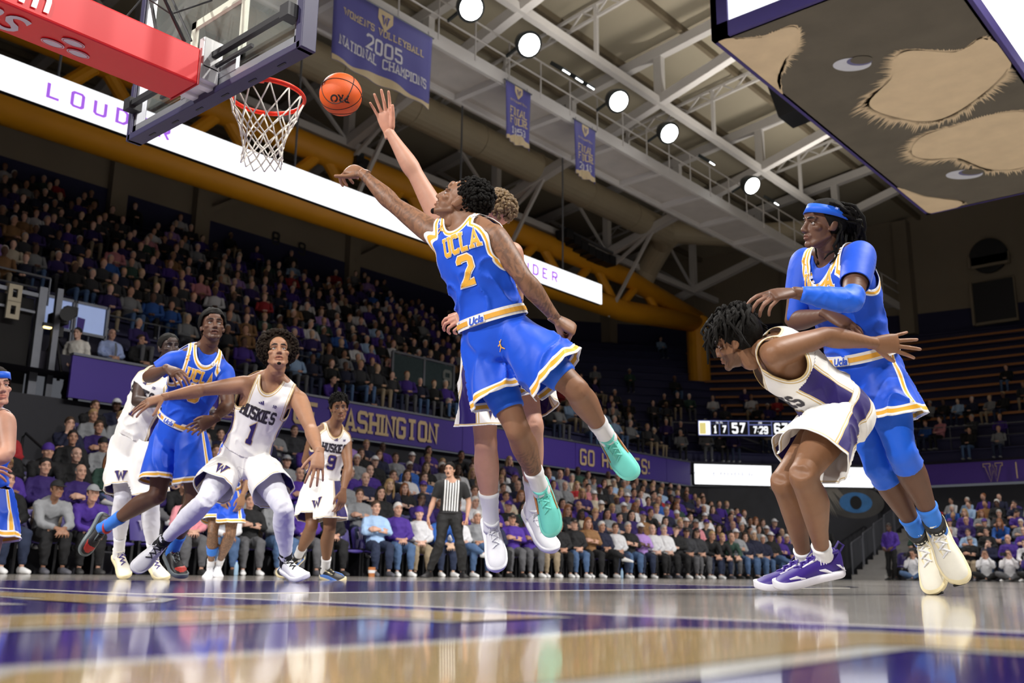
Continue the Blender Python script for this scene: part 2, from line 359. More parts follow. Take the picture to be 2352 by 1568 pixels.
mb = flat_text(MB(), text_quads('W', .62, True, 1.25, grow=.5), (-5.2, 36.98, 3.9), (1, 0, .01), (0, 0, 1), .02); obj('logo_outline', mb, M_gold, e3)
mb = flat_text(MB(), text_quads('W', .62, True, 1.25), (-5.2, 36.98, 3.9), (1, 0, .01), (0, 0, 1), .03); obj('logo', mb, MATS['purple_end_fascia'], e3)
mb = MB().bx(-4.42, -4.39, 36.9, 36.95, 3.62, 4.2)
for i in range(3): mb.beam((-4.1+.16*i, 36.93, 3.64), (-4.02+.2*i, 36.93, 3.8+.14*i), .1, .02)
obj('logo_mark', mb, M_gold, e3)
# dark mural wall with stair in the tunnel corner
mq = np.array([-12.5, 34.0]); dd = np.array([.713, .701, 0]); n = np.array([.701, -.713, 0]); mpt = lambda t, z, o=.0: np.array([*(mq+dd[:2]*t), z])+n*(.10+o)
wt = struct('wall_tunnel', MB().quad(mpt(-2.6, 0), mpt(4.1, 0), mpt(4.1, 3.45), mpt(-2.6, 3.45)), mat('mural_black', srgb(44, 45, 52), .5, var=.9, scale=1.0))
for rx, rzz, o_, m_, c_ in ((1.15, .62, .01, 'mural_fur_grey', (84, 82, 80)), (.66, .40, .02, 'mural_eye_blue', (70, 140, 210)), (.26, .26, .03, 'mural_pupil', (10, 12, 18))):
    obj('mural_eye', MB().add([mpt(3.25+rx*math.cos(t)*(1 if rx > .3 else .9), min(2.92+rzz*math.sin(t), 3.46), o_) for t in np.linspace(0, 2*math.pi, 28, False)], [tuple(range(28))]), mat(m_, srgb(*c_), .5, var=.4, scale=3), wt)
mu = MB()
for i in range(30): mu.add([mpt(-.2+i*.09, 3.46, .015), mpt(-.06+i*.09, 3.46, .015), mpt(.2+i*.1, 3.15-.95*math.sin(i/30*3.1)-.1*(i % 3), .015)], [(0, 1, 2)])
obj('mural_fur', mu, mat('mural_cream', srgb(150, 144, 134), .5, var=.3, scale=4), wt)
# white stair soffit and upper concourse with the small scoreboard
mb = MB(); 
st0 = thing('concourse_stair', 'white-sided concrete stair rising beside the purple fascia corner', 'stair', (-15.5, 34, 4.3))
mb.add([(-16.3, 33.2, 4.35), (-15.0, 34.4, 4.35), (-16.4, 33.1, 5.3), (-15.5, 33.95, 5.25), (-13.0, 36.2, 4.36)], [(0, 1, 3, 2), (1, 4, 3)]); obj('stringer', mb, mat('white_plaster', srgb(205, 203, 205), .7), st0)
mb = MB()
for (a, b) in (((-16.4, 33.1, 5.3), (-16.4, 33.1, 6.3)), ((-15.5, 33.95, 5.25), (-15.5, 33.95, 6.25)), ((-16.4, 33.1, 6.28), (-15.5, 33.95, 6.25)), ((-15.5, 33.95, 6.25), (-13.2, 36.1, 5.2)), ((-15.5, 33.95, 5.8), (-13.2, 36.1, 4.8)), ((-14.4, 35, 4.9), (-14.4, 35, 5.75)), ((-16.4, 33.1, 5.8), (-15.5, 33.95, 5.75)), ((-13.2, 36.1, 4.4), (-13.2, 36.1, 5.2))): mb.tube([a, b], .03, 6)
obj('handrail', mb, M_rail, st0)
sb = thing('scoreboard', 'small black and white scoreboard reading 57 and 67 under the end deck', 'scoreboard', (-13, 33.7, 5.5))
A_ = np.array([-14.75, 32.25]); B_ = np.array([-11.25, 35.2]); d = (B_-A_)/np.linalg.norm(B_-A_); n = np.array([d[1], -d[0]]); Lg = np.linalg.norm(B_-A_)
obj('housing', panel('p', A_, B_, 5.45, 6.1, M_black, .3), M_black, sb)
def sbx(x, z, w, h, m, nm, o=.16):
    x, z, w, h = x*.896, (z-6.42)*.9+5.78, w*.896, h*.9; c = A_+d*x+n*o; q = MB().quad((*(c-d*w/2), z-h/2), (*(c+d*w/2), z-h/2), (*(c+d*w/2), z+h/2), (*(c-d*w/2), z+h/2)); obj(nm, q, m, sb)
sbx(Lg/2/.896, 6.42, Lg/.896-.06, .66, mat('led_blue_border', srgb(120, 130, 190), .5, emit=srgb(120, 130, 200), es=.6), 'screen')
cells = ((.30, 6.42, .5, .6, ''), (.76, 6.36, .36, .48, '1'), (1.16, 6.36, .36, .48, '7'), (1.80, 6.42, .84, .6, '57'), (2.76, 6.34, .98, .44, '7:29'), (3.66, 6.42, .76, .6, '67'), (4.26, 6.36, .36, .48, '7'), (4.66, 6.36, .36, .48, '3'), (.96, 6.66, .76, .1, 'TOL TFL'), (2.76, 6.66, .98, .12, '2ND'), (4.46, 6.66, .76, .1, 'TFL TOL'))
for x, z, w, h, s in cells:
    sbx(x, z, w, h, M_black if s else M_led, 'cell', .165); x, z = x*.896, (z-6.42)*.9+5.78; c = A_+d*x+n*.17
    if s: letters('numeral', text_quads(s, .07 if h < .2 else (.42 if len(s) == 2 else .30), False, 1.1, 3.4, wx=.85 if len(s) < 4 else .78), (*c, z), (*d, 0), (0, 0, 1), .004, M_led, sb)
sbx(.22, 6.4, .28, .5, mat('led_team_cell', srgb(230, 215, 120), .5, emit=srgb(230, 215, 140), es=.8), 'team_cell', .168)
ex = MB().box((-11.3, 34.8, 5.2), (.35, .06, .2)); tag(obj('exit_sign', ex, mat('green_exit', srgb(40, 150, 90), .5, emit=srgb(40, 150, 90), es=.35)), 'small green exit sign below the scoreboard', 'sign')
# ---- stair with rails beside the end stand
ste = thing('aisle_stair', 'grey stair with bright rails climbing beside the end stand', 'stair', (-8, 32, 0))
for r in range(11):
    obj('step', MB().bx(-8.35, -7.25, 31.0+.5*r, 31.5+.5*r, 0, .17*(r+1)), mat('pale_concrete', srgb(150, 148, 146), .8), ste)
for s in range(5):
    mb = MB(); y0 = 31.0+1.05*s; z0 = .36*s+.15
    mb.tube([(-8.3, y0, z0), (-8.3, y0, z0+1.0), (-8.3, y0+.06, z0+1.06), (-8.3, y0+.9, z0+1.30), (-8.3, y0+.96, z0+1.25), (-8.3, y0+.96, z0+.3)], .025, 6)
    for i in range(1, 7): mb.tube([(-8.3, y0+.137*i, z0+.15+.05*i), (-8.3, y0+.137*i, z0+1.06+.04*i)], .011, 4)
    obj('railing', mb, M_rail, ste)
# ---- upper walkway rails along the front of the upper deck
def rail(path, zs, post=1.6, label='', h=1.0, r=.022):
    t = thing('guard_rail', label, 'railing', (path[0][0], path[0][1], zs))
    for z in (h, h*.55): obj('rail', MB().tube([(*p, zs+z) for p in path], r, 6), M_rail, t)
    for a, b in zip(path[:-1], path[1:]):
        a = np.array(a); b = np.array(b); L = np.linalg.norm(b-a); n_ = max(1, int(L/post))
        for i in range(n_+1): q = a+(b-a)*i/n_; obj('post', MB().tube([(*q, zs), (*q, zs+h)], r*.9, 6), M_rail, t)
    return t
rail([(-17.0, 8.5), (-17.0, 17.2)], 4.95, label='grey guard rail in front of the upper deck rows left of the glass box')
rail([(-17.0, 20.2), (-17.0, 32.5)], 4.95, label='grey guard rail in front of the upper deck rows near the stair corner')
rail([(-9.2, 38.6), (-3, 39.2), (9, 39.3)], 4.95, label='grey guard rail in front of the end deck rows')
mb = MB().beam((-9.2, 38.55, 4.75), (9, 39.25, 4.75), .12, .5); struct('trim_2', mb, M_conc)
# ---- portal with section 8 sign, screens and glass at the left end of the fascia
M_dark = mat('tunnel_shade', srgb(20, 18, 18), .8)
struct('wall_portal', MB().bx(-17.3, -15.3, 1.0, 6.5, 2.2, 5.5), M_dark)  # solid box, the shade of the tunnel opening put into its dark colour
struct('trim_3', MB().beam((-15.2, 1.0, 5.66), (-15.2, 6.55, 5.56), .10, .08).beam((-15.2, 1, 5.3), (-15.2, 6.5, 5.2), .05, .05).beam((-15.2, 6.6, 2.6), (-15.2, 6.6, 5.75), .16, .16).beam((-15.2, 6.95, 2.6), (-15.2, 6.95, 5.8), .12, .12), M_rail)
rail([(-15.6, 1.2), (-15.6, 6.9)], 5.5, label='grey guard rail on top of the dark tunnel mouth', h=.6)
lm = thing('tunnel_lamp', 'small warm lamp under the tunnel lintel', 'lamp', (-15.15, 6.75, 4.9)); obj('housing', MB().box((-15.15, 6.75, 4.97), (.14, .2, .08)), M_black, lm); obj('lens', MB().box((-15.13, 6.75, 4.92), (.1, .16, .03)), mat('warm_lens', (1, .8, .4), .5, emit=(1, .75, .3), es=3), lm)
sg = thing('section_sign', 'beige number 8 cutout sign hung at the dark tunnel mouth', 'sign', (-15.1, 6.03, 5.1))
for z, h in ((5.48, .36), (5.13, .36)):
    mb = MB()
    for (y0, y1, z0, z1) in ((-.13, .13, h/2-.09, h/2), (-.13, .13, -h/2, -h/2+.09), (-.13, -.05, -h/2+.09, h/2-.09), (.05, .13, -h/2+.09, h/2-.09)): mb.bx(-15.12, -15.06, 6.02+y0, 6.02+y1, z+z0, z+z1)
    obj('numeral_half', mb, mat('beige_plastic', srgb(172, 162, 140), .6), sg)
for i, (y0, y1) in enumerate(((7.02, 7.72), (7.76, 8.5))):
    gp = thing('glass_screen', 'pale blue glass panel with painted purple reflection %s' % ('next to the tunnel post' if i == 0 else 'nearer the seated upper rows'), 'glass panel', (-16.2, y0, 4.4))
    mb = MB().bx(-16.2, -16.17, y0+.05, y1-.05, 5.22, 5.84); obj('pane', mb, mat('pale_blue_glass', srgb(150, 170, 215), .25, emit=srgb(150, 170, 220), es=.42, var=.05), gp)  # glow added to the pane stands in for its bright reflection
    mb = MB().quad((-16.16, y0+.22-.16*i, 5.23), (-16.16, y0+.64-.42*i, 5.23), (-16.16, y0+.64-.40*i, 5.52), (-16.16, y0+.26-.20*i, 5.54)); obj('painted_reflection', mb, M_pur, gp)  # reflection of the purple fascia painted on the glass
    mb = MB()
    for y in (y0, y1): mb.bx(-16.24, -16.14, y-.03, y+.03, 4.4, 5.9)
    for z in (5.19, 5.87): mb.bx(-16.24, -16.14, y0, y1, z-.03, z+.03)
    obj('frame', mb, M_rail, gp)
gb = thing('glass_box', 'glass-sided stair landing with green exit light behind the press row', 'glass landing', (-16.6, 18.5, 4.4))
mb = MB()
for y in (17.4, 18.7, 20.0):
    mb.bx(-16.4, -16.33, y-.035, y+.035, 4.3, 6.5)
for z in (5.2, 6.5): mb.bx(-16.4, -16.34, 17.4, 20.0, z-.03, z+.03)
obj('frame', mb, M_rail, gb); obj('pane', MB().bx(-16.38, -16.36, 17.45, 19.95, 5.25, 6.45), mat('smoked_glass', srgb(52, 64, 66), .15, var=.2), gb)
obj('lower_panel', MB().bx(-16.40, -16.36, 17.45, 19.95, 4.3, 5.15), mat('grey_panel', srgb(120, 120, 124), .6), gb)
obj('exit_light', MB().bx(-16.33, -16.30, 17.6, 17.9, 5.3, 5.5), mat('green_lamp', srgb(70, 210, 120), .5, emit=srgb(70, 210, 120), es=.6), gb)
obj('numeral', flat_text(MB(), text_quads('9', .6, False), (-16.33, 19.7, 6.0), (0, 1, 0), (0, 0, 1)), mat('dim_numeral', srgb(96, 100, 96), .6), gb)
desk = thing('press_desk', 'long grey press desk with laptops right behind the purple fascia', 'desk', (-15.0, 14, 4.3))
obj('desk_top', MB().bx(-15.2, -14.65, 7.4, 31, 4.36, 4.4), mat('grey_laminate', srgb(150, 150, 154), .5), desk)
# ================================================================ roof
RF = lambda x: 19.6-.12*abs(x)      # underside of roof deck
mb = MB().quad((-30, -12, RF(30)), (0, -12, RF(0)), (0, 60, RF(0)), (-30, 60, RF(30))).quad((0, -12, RF(0)), (30, -12, RF(30)), (30, 60, RF(30)), (0, 60, RF(0)))
roof = struct('ceiling', mb, M_roof)
M_pur2 = mat('dark_purlin', srgb(112, 100, 80), .7)
for x in np.arange(-26, 3, 2.6):
    obj('purlin', MB().beam((x, -12, RF(x)-.14), (x, 58, RF(x)-.14), .16, .24), M_pur2, roof)
FRAMES = [2.45, 9.9, 17.4, 24.8, 32.25, 39.7]
BZ = lambda x: 14+.262*(x+19) if x < 0 else 14+.262*19-.262*x
for k, y in enumerate(FRAMES):
    t = thing('roof_truss', 'white steel roof truss over the court, %s from the basket end' % ORD[k], 'truss', (-19, y, 14), group='white roof trusses')
    obj('bottom_chord', MB().beam((-21.5, y, BZ(-21.5)), (-2, y, BZ(-2)), .30, .34), M_steel, t)
    obj('top_chord', MB().beam((-26.5, y, RF(26.5)-.45), (0, y, RF(0)-.45), .30, .36), M_steel, t)
    for x in (-19, -15.3, -11.45, -7.4): obj('post', MB().beam((x, y, BZ(x)), (x, y, RF(x)-.3), .26, .3), M_steel, t)
    obj('web_member', MB().beam((-19, y, BZ(-19)), (-22.4, y, RF(22.4)-.5), .16, .16), M_steel, t)
    # lattice joist between the frames
    if k == 5: continue
    j = thing('lattice_joist', 'thin laced steel joist under the roof, beyond the %s truss from the basket' % ORD[k], 'joist', (-20, y+3.7, 17), group='lattice joists'); mb = MB()
    for i in range(24):
        x0 = -24+i*1.0
        mb.beam((x0, y+3.7, RF(x0)-.35), (x0+.5, y+3.7, RF(x0+.5)-.75), .05, .05); mb.beam((x0+.5, y+3.7, RF(x0+.5)-.75), (x0+1, y+3.7, RF(x0+1)-.35), .05, .05)
    obj('lacing', mb, M_steel, j); mb = MB()
    mb.beam((-25, y+3.7, RF(25)-.33), (0, y+3.7, RF(0)-.33), .09, .09); mb.beam((-25, y+3.7, RF(25)-.77), (0, y+3.7, RF(0)-.77), .09, .09); obj('chord', mb, M_steel, j)
for x, nm in ((-19, 'over the gold truss'), (-15.3, 'beside the round air duct'), (-11.45, 'above the lamp catwalk'), (-7.4, 'nearest the hanging video cube')):
    t = thing('roof_girder', 'long white steel girder running the length of the roof %s' % nm, 'girder', (x, 18, BZ(x))); obj('chord', MB().beam((x, -8, BZ(x)-.05), (x, 42, BZ(x)-.05), .22, .26), M_steel, t)
    for a, b in zip(FRAMES[:-1], FRAMES[1:]):
        m_ = (a+b)/2
        if x == -19:
            for q in (b,): obj('brace', MB().beam((x, q, BZ(x)), (x, m_, RF(x)-.4), .1, .1), M_steel, t)
        else: obj('hanger', MB().beam((x, m_, BZ(x)), (x, m_, RF(x)-.3), .12, .12), M_steel, t)
# round duct
M_duct = mat('duct_tan', srgb(160, 148, 124), .6, var=.1, scale=1)
t = thing('air_duct', 'fat round tan air duct under the roof', 'duct', (-17, 18, 15))
for y0 in np.arange(-4, 34, 3.2): obj('duct_section', MB().tube([(-17, y0, 15.0), (-17, y0+3.12, 15.0)], .58, 20).tube([(-17, y0+3.1, 15.0), (-17, y0+3.2, 15.0)], .61, 20), M_duct, t, smooth=False)
obj('elbow', MB().tube([(-17, 33.5, 15.0), (-17.6, 34.6, 14.8), (-18.8, 35.2, 14.0), (-19.6, 35.4, 13.0)], .55, 20), M_duct, t)
obj('branch', MB().tube([(-17, 33.8, 15.0), (-15, 36.5, 15.1), (-12, 38.5, 15.2)], .5, 20), M_duct, t)
# gold super truss
t = thing('gold_truss', 'massive gold painted tube truss over the side stand', 'truss', (-19, 18, 11))
obj('bottom_chord', MB().tube([(-19, -8, 10.9), (-19, 33.5, 11.6), (-19, 39.9, 12.35)], .48, 20, False), M_yel, t, smooth=True)
obj('top_chord', MB().tube([(-19, -8, 13.4), (-19, 33.5, 13.25), (-19, 40.0, 12.55)], .42, 20, False), M_yel, t, smooth=True)
for i, y in enumerate(np.arange(-4, 36, 3.7)):
    zb = lambda v: 10.9+.7*(v+8)/41.5; obj('web_tube', MB().tube([(-19, y, zb(y)), (-19, y+1.85, 13.3)], .2, 10), M_yel, t); obj('web_tube', MB().tube([(-19, y+3.7, zb(y+3.7)), (-19, y+1.85, 13.3)], .2, 10), M_yel, t)
obj('column', MB().tube([(-19, 39.9, 12.6), (-19, 40.0, 7.0)], .55, 16), M_yel, t)
for y in (9.9, 17.4, 24.8, 32.25):
    for z in (11.1, 13.2): obj('strut', MB().beam((-19, y, z), (-16.6, y, BZ(-16.6)-.1), .12, .12), M_steel, t)
# catwalk with lamps
M_grate = mat('catwalk_grating', srgb(178, 172, 166), .6, var=.15, scale=2)
cw = thing('lamp_catwalk', 'long white steel catwalk carrying court lamps under the roof', 'catwalk', (-10.4, 18, 12))
obj('deck', MB().bx(-11.3, -9.8, -6, 42, 12.06, 12.12), M_grate, cw)
for y in np.arange(-5, 41, 2.45): obj('cross_beam', MB().bx(-11.3, -9.8, y, y+.16, 11.9, 12.06), M_steel, cw)
for x in (-11.3, -9.8): obj('edge_beam', MB().bx(x-.05, x+.05, -6, 42, 11.92, 12.26), M_steel, cw)
for z in (12.7, 13.15):
    for x in (-11.3, -9.75): obj('hand_rail', MB().tube([(x, -6, z), (x, 42, z)], .025, 6), M_steel, cw)
for y in np.arange(-5, 41, 1.25):
    for x in (-11.3, -9.75): obj('rail_post', MB().tube([(x, y, 12.1), (x, y, 13.15)], .022, 6), M_steel, cw)
M_lamp = mat('lamp_glass', (1, 1, 1), .4, emit=(1, .99, .96), es=24, var=.01); M_fix = mat('lamp_housing', srgb(60, 66, 68), .5, .4)
for k, y in enumerate((-1.5, 3., 7., 12.78, 14.87, 18.7, 21.3, 26.45)):
    t = thing('flood_lamp', 'round white flood lamp on the catwalk rail, %s from the basket end' % ORD[k], 'lamp', (-9.0, y, 12.7), group='round catwalk lamps')
    dirv = np.array([.72, -.25, -.62]); dirv /= np.linalg.norm(dirv); c = np.array([-9.0, y, 12.75])
    obj('housing', MB().tube([c-dirv*.5, c-dirv*.3, c, c+dirv*.02], [.12, .26, .34, .34], 18), M_fix, t, smooth=True)
    obj('lens', MB().tube([c+dirv*.021, c+dirv*.05], .27, 18), M_lamp, t)
    obj('bracket', MB().beam(c-dirv*.3, c+np.array([-.75, 0, -.05]), .06), M_fix, t)
M_lp = mat('panel_lamp_glass', (1, 1, 1), .4, emit=(1, 1, 1), es=6, var=.01)
for k, y in enumerate((16.25, 16.8, 17.3, 23.65, 28.05)):
    t = thing('panel_lamp', 'small flat rectangular lamp on the catwalk rail, %s from the basket end' % ORD[k], 'lamp', (-9.1, y, 12.7), group='rectangular catwalk lamps')
    R_ = np.array(Matrix.Rotation(math.radians(40), 3, 'Y')); obj('housing', MB().box((-9.1, y, 12.74), (.5, .32, .1), R_), M_fix, t); obj('lens', MB().box((-9.06, y, 12.69), (.44, .27, .03), R_), M_lp, t)
# speakers and rigging in the roof
t = thing('speaker_cluster', 'black faceted loudspeaker hanging beside the video cube', 'loudspeaker', (-6.3, 24.5, 14.2))
sp = MB().add([(-6.8, 24, 13.6), (-5.7, 24, 13.7), (-5.7, 25, 13.7), (-6.8, 25, 13.6), (-7.0, 23.8, 14.6), (-6.2, 23.8, 15.0), (-6.2, 25.2, 15.0), (-7, 25.2, 14.6)], [(0, 3, 2, 1), (4, 5, 6, 7), (0, 1, 5, 4), (2, 3, 7, 6), (1, 2, 6, 5), (3, 0, 4, 7)]); obj('cabinet', sp, M_black, t)
obj('hanger', MB().tube([(-6.4, 24.5, 15), (-6.4, 24.5, 17.5)], .05, 6), M_rail, t)
t = thing('line_array', 'curved row of black speakers hung on the white girder', 'loudspeaker', (-18.8, 30, 13.4))
for i in range(7): obj('cabinet', MB().box((-18.4, 28.4+.5*i, 13.65-.06*i-.15*math.sin(i/6*3.14)), (.6, .46, .4)), M_black, t)
obj('bar', MB().beam((-18.4, 28, 13.95), (-18.4, 31.8, 13.75), .1), M_rail, t)
for (p, nm) in (((-18.6, 17.6, 13.2), 'over the net'), ((-18.7, 16.4, 11.9), 'below the white girder')):
    t = thing('rigged_projector', 'small black rigged fixture clamped to the white girder %s' % nm, 'fixture', p); obj('body', MB().box(p, (.35, .55, .35)), M_black, t); obj('clamp', MB().box(np.array(p)+[0, 0, .25], (.2, .2, .25)), M_fix, t); obj('snoot', MB().tube([np.array(p)+[.15, -.1, -.1], np.array(p)+[.35, -.25, -.3]], .12, 10), M_black, t)
# ---- LED ribbon
rb = thing('led_ribbon', 'long white lit ribbon screen with purple word LOUDER over the side stand', 'screen', (-14, 14, 9.15))
obj('housing', MB().bx(-14.18, -14.05, 1.5, 24.84, 9.15, 9.87), M_black, rb)
obj('screen', MB().bx(-14.05, -14.0, 1.52, 24.82, 9.16, 9.86), M_led, rb)
for y in (7.8, 23.3):
    letters('letter', text_quads('LOUDER', .36, False, 1.0, 7.0, wx=1.25), (-13.99, {7.8: 7.05, 23.3: 20.95}[y], 9.5), (0, 1, 0), (0, 0, 1), .008, M_ledp, rb)
for y in (6, 12, 18, 23): obj('hanger', MB().tube([(-14.3, y, 9.8), (-14.3, y, BZ(-14.3))], .03, 6), M_rail, rb)
# ---- championship banners
def ban_mat():
    m = mat('banner_cloth', srgb(84, 82, 150), .7, var=.12, scale=1.2, bump=.3, bscale=3); return m
M_ban = ban_mat(); M_bsil = mat('banner_silver', srgb(200, 198, 205), .6, var=.04); M_bgold = mat('banner_gold', srgb(196, 176, 140), .6, var=.06)
def banner(y0, y1, z0, z1, lines, label, peak):
    t = thing('banner', label, 'banner', (-9.66, (y0+y1)/2, z0)); n = 28; mb = MB(); w = y1-y0; mz = 10
    X = lambda y, z: -9.66 + .05*math.sin((y-y0)/w*9+1)*(z1-z)/(z1-z0) + .03*math.sin((y-y0)/w*23)*(z1-z)/(z1-z0)
    V = [(X(y0+w*i/n, z1+(z0-z1)*j/mz), y0+w*i/n, z1+(z0-z1)*j/mz) for j in range(mz+1) for i in range(n+1)]
    mb.add(V, [(j*(n+1)+i, j*(n+1)+i+1, (j+1)*(n+1)+i+1, (j+1)*(n+1)+i) for j in range(mz) for i in range(n)]); o = obj('cloth', mb, M_ban, t, smooth=True); o.modifiers.new('th', 'SOLIDIFY').thickness = .01
    def wrapq(Q, yc, zc, off):
        q2 = MB()
        for i, q in enumerate(Q):
            g = [[q[0]+(q[1]-q[0])*a+((q[3]+(q[2]-q[3])*a)-(q[0]+(q[1]-q[0])*a))*b_ for a in np.linspace(0, 1, 4)] for b_ in np.linspace(0, 1, 3)]
            V = [(X(yc+p[0], zc+p[1])+off+i*1e-4, yc+p[0], zc+p[1]) for r in g for p in r]; q2.add(V, [(r*4+c, r*4+c+1, r*4+c+5, r*4+c+4) for r in range(2) for c in range(3)])
        return q2
    for txt, h, zc, m_, wx, sf in lines:
        for ch, q in text_quads(txt, h, sf, .95, 3.3, wx=wx): obj('letter', wrapq(q, (y0+y1)/2, zc, .02), m_, t)
    # gold peak along the bottom and shield
    hh = (z1-z0)*.17; Q = []
    ys = np.linspace(y0, y1, 15)-(y0+y1)/2; f = lambda y: hh*(.35+.65*math.exp(-(y/(w*.28))**2)) if peak else hh*(.5+.25*math.cos(y/w*9))
    for a, b in zip(ys[:-1], ys[1:]): Q.append(np.array([[a, 0], [b, 0], [b, f(b)], [a, f(a)]]))
    obj('gold_hem', wrapq(Q, (y0+y1)/2, z0, .015), M_bgold, t)
    sw = min(w*.3, .42)*.5; Qs = [np.array([[-sw, .3*sw], [0, -.9*sw], [0, 1.4*sw], [-sw, 1.4*sw]]), np.array([[0, -.9*sw], [sw, .3*sw], [sw, 1.4*sw], [0, 1.4*sw]])]
    sh = obj('shield', wrapq(Qs, (y0+y1)/2, z1-1.5*sw, .02), M_bgold, t); obj('shield_letter', wrapq(text_quads('W', sw*1.1, True, 1.2, split=False), (y0+y1)/2, z1-1.2*sw, .03), M_ban, t)
    obj('rod', MB().tube([(-9.66, y0-.05, z1+.01), (-9.66, y1+.05, z1+.01)], .02, 8), M_rail, t)
    for y in (y0+.1, y1-.1): obj('cord', MB().tube([(-9.66, y, z1), (-9.69, y, 12.1)], .008, 5), M_rail, t)
banner(9.38, 12.22, 10.2, 11.97, (("WOMEN'S VOLLEYBALL", .17, 11.42, M_bgold, 1.02, True), ('2005', .36, 11.05, M_bsil, .95, False), ('NATIONAL CHAMPIONS', .24, 10.72, M_bsil, .83, True)), 'wide purple banner reading women\'s volleyball 2005 national champions', False)
for y, yr in ((14.77, '1953'), (17.56, '2016')):
    banner(y, y+.96, 10.42, 11.98, (("MEN'S BASKETBALL", .06, 11.55, M_bgold, .9, False), ('FINAL', .21, 11.27, M_bgold, .92, True), ('FOUR', .21, 11.03, M_bgold, .95, True), (yr, .19, 10.76, M_bsil, .9, False)), 'narrow purple final four banner with the year %s, %s the wide volleyball banner' % (yr, 'next to' if yr == '1953' else 'farther from'), True)
# ---- centre-hung video cube
cx0, cx1, cy0, cy1, cz = -1.56, 1.80, 10.37, 19.94, 8.0
cube = thing('video_cube', 'huge hanging video cube with dog fur print on its underside', 'video board', (.1, 15.1, cz)); M_cf = mat('cube_frame_purple', srgb(50, 36, 110), .5)
obj('core', MB().bx(cx0+.15, cx1-.15, cy0+.15, cy1-.15, cz+.02, cz+4.5), M_black, cube)
mb = MB()
for (a, b, c, d_) in ((cx0, cx1, cy0, cy0+.1), (cx0, cx1, cy1-.1, cy1), (cx0, cx0+.1, cy0, cy1), (cx1-.1, cx1, cy0, cy1)): mb.bx(a, b, c, d_, cz, cz+.24)
for x in (cx0, cx1-.1):
    for y in (cy0, cy1-.1): mb.bx(x, x+.1, y, y+.1, cz, cz+4.5)
mb.bx(cx0, cx0+.28, cy0, cy0+.08, cz, cz+4.5); obj('frame', mb, M_cf, cube)
obj('screen', MB().bx(cx0+.28, cx1-.2, cy0+.04, cy0+.1, cz+.24, cz+4.3), M_led, cube); obj('screen', MB().bx(cx1-.1, cx1-.02, cy0+.3, cy1-.3, cz+.24, cz+4.3), M_led, cube)
obj('screen', MB().bx(cx0+.02, cx0+.1, cy0+.3, cy1-.3, cz+.24, cz+4.3), M_led, cube)
M_furd = mat('dark_fur_print', srgb(92, 86, 76), .75, var=.3, scale=1.6); M_furc = mat('cream_fur_print', srgb(214, 192, 160), .75, var=.16, scale=2.5); M_fure = mat('eye_print', srgb(196, 200, 214), .6, var=.15, scale=4)
und = obj('underside_panel', MB().bx(cx0+.06, cx1-.06, cy0+.06, cy1-.06, cz+.0, cz+.02), M_furd, cube)
def furpatch(P, seed, spike=.16, nm='fur_patch', m=M_furc, z=.004, keep=()):
    r = random.Random(seed); P = np.array(P); k = len(P); V = []; c = P.mean(0)
    tri = MB(); ring = []
    for i in range(k):
        p0, p1, p2, p3 = P[i-1], P[i], P[(i+1) % k], P[(i+2) % k]; L = np.linalg.norm(p2-p1); n_ = max(4, int(L/.035))
        for j in range(n_):
            t = j/n_; q = .5*((2*p1)+(-p0+p2)*t+(2*p0-5*p1+4*p2-p3)*t*t+(-p0+3*p1-3*p2+p3)*t**3); ring.append(q)
    ring = np.array(ring); ring[:, 0] = np.clip(ring[:, 0], cx0+.07, cx1-.07); ring[:, 1] = np.clip(ring[:, 1], cy0+.07, cy1-.07); Z = cz-z
    tri.add([(*c, Z)]+[(*q, Z) for q in ring], [(0, 1+(i+1) % len(ring), 1+i) for i in range(len(ring))])
    for i in range(len(ring)):
        q = ring[i]; o_ = q-c; o_ /= np.linalg.norm(o_); tg = np.array([-o_[1], o_[0]]); d_ = o_*.8+np.array([-.35, .5]); L = spike*r.uniform(.3, 1.4); e = q+d_*L
        if cx0+.07 < e[0] < cx1-.07 and cy0+.07 < e[1] < cy1-.07: tri.add([(*(q-tg*.03-o_*.05), Z-.0005), (*(q+tg*.03-o_*.05), Z-.0005), (*e, Z-.0005)], [(0, 1, 2)])
    obj(nm, tri, m, und)
furpatch([(-1.5, 10.45), (-.9, 10.72), (-.40, 10.75), (-.55, 11.25), (-1.0, 11.7), (-1.3, 12.1), (-1.5, 12.6), (-1.5, 11.5)], 1)
furpatch([(-.55, 13.89), (.07, 13.22), (.55, 12.5), (1.21, 13.02), (1.65, 12.9), (1.72, 14.0), (1.0, 14.87), (.15, 15.29), (-.39, 14.66)], 2, .26)
furpatch([(-.68, 16.32), (-.31, 15.76), (.26, 15.65), (1.43, 15.8), (1.7, 17.2), (.95, 18.4), (.3, 18.2), (-.07, 17.22), (-.58, 16.8)], 3, .22)
furpatch([(-1.5, 17.95), (-1.2, 18.75), (-.66, 19.65), (-1.45, 19.85)], 4, .1)
for (x, y, a_, b_) in ((-.2, 12.40, .30, .21), (-.2, 18.07, .36, .24)):
    for (dx, dy, k_, m_, z) in ((0, 0, 1., M_fure, .008), (.13, -.03, .66, mat('iris_print', srgb(96, 96, 140), .6, var=.2), .010), (.17, -.05, .58, M_furd, .012)):
        pts = [(x+dx+(a_*k_)*math.cos(t)*.72-(b_*k_)*math.sin(t)*.70, y+dy+(a_*k_)*math.cos(t)*.7+(b_*k_)*math.sin(t)*.72, cz-z) for t in np.linspace(0, 2*math.pi, 28, False)]; obj('eye_print', MB().add(pts, [tuple(range(28))[::-1]]), m_, und)
for x in (cx0+.6, cx1-.6):
    for y in (cy0+1, cy1-1): obj('hanger', MB().tube([(x, y, cz+4.4), (x, y, 18.5)], .04, 6), M_rail, cube)
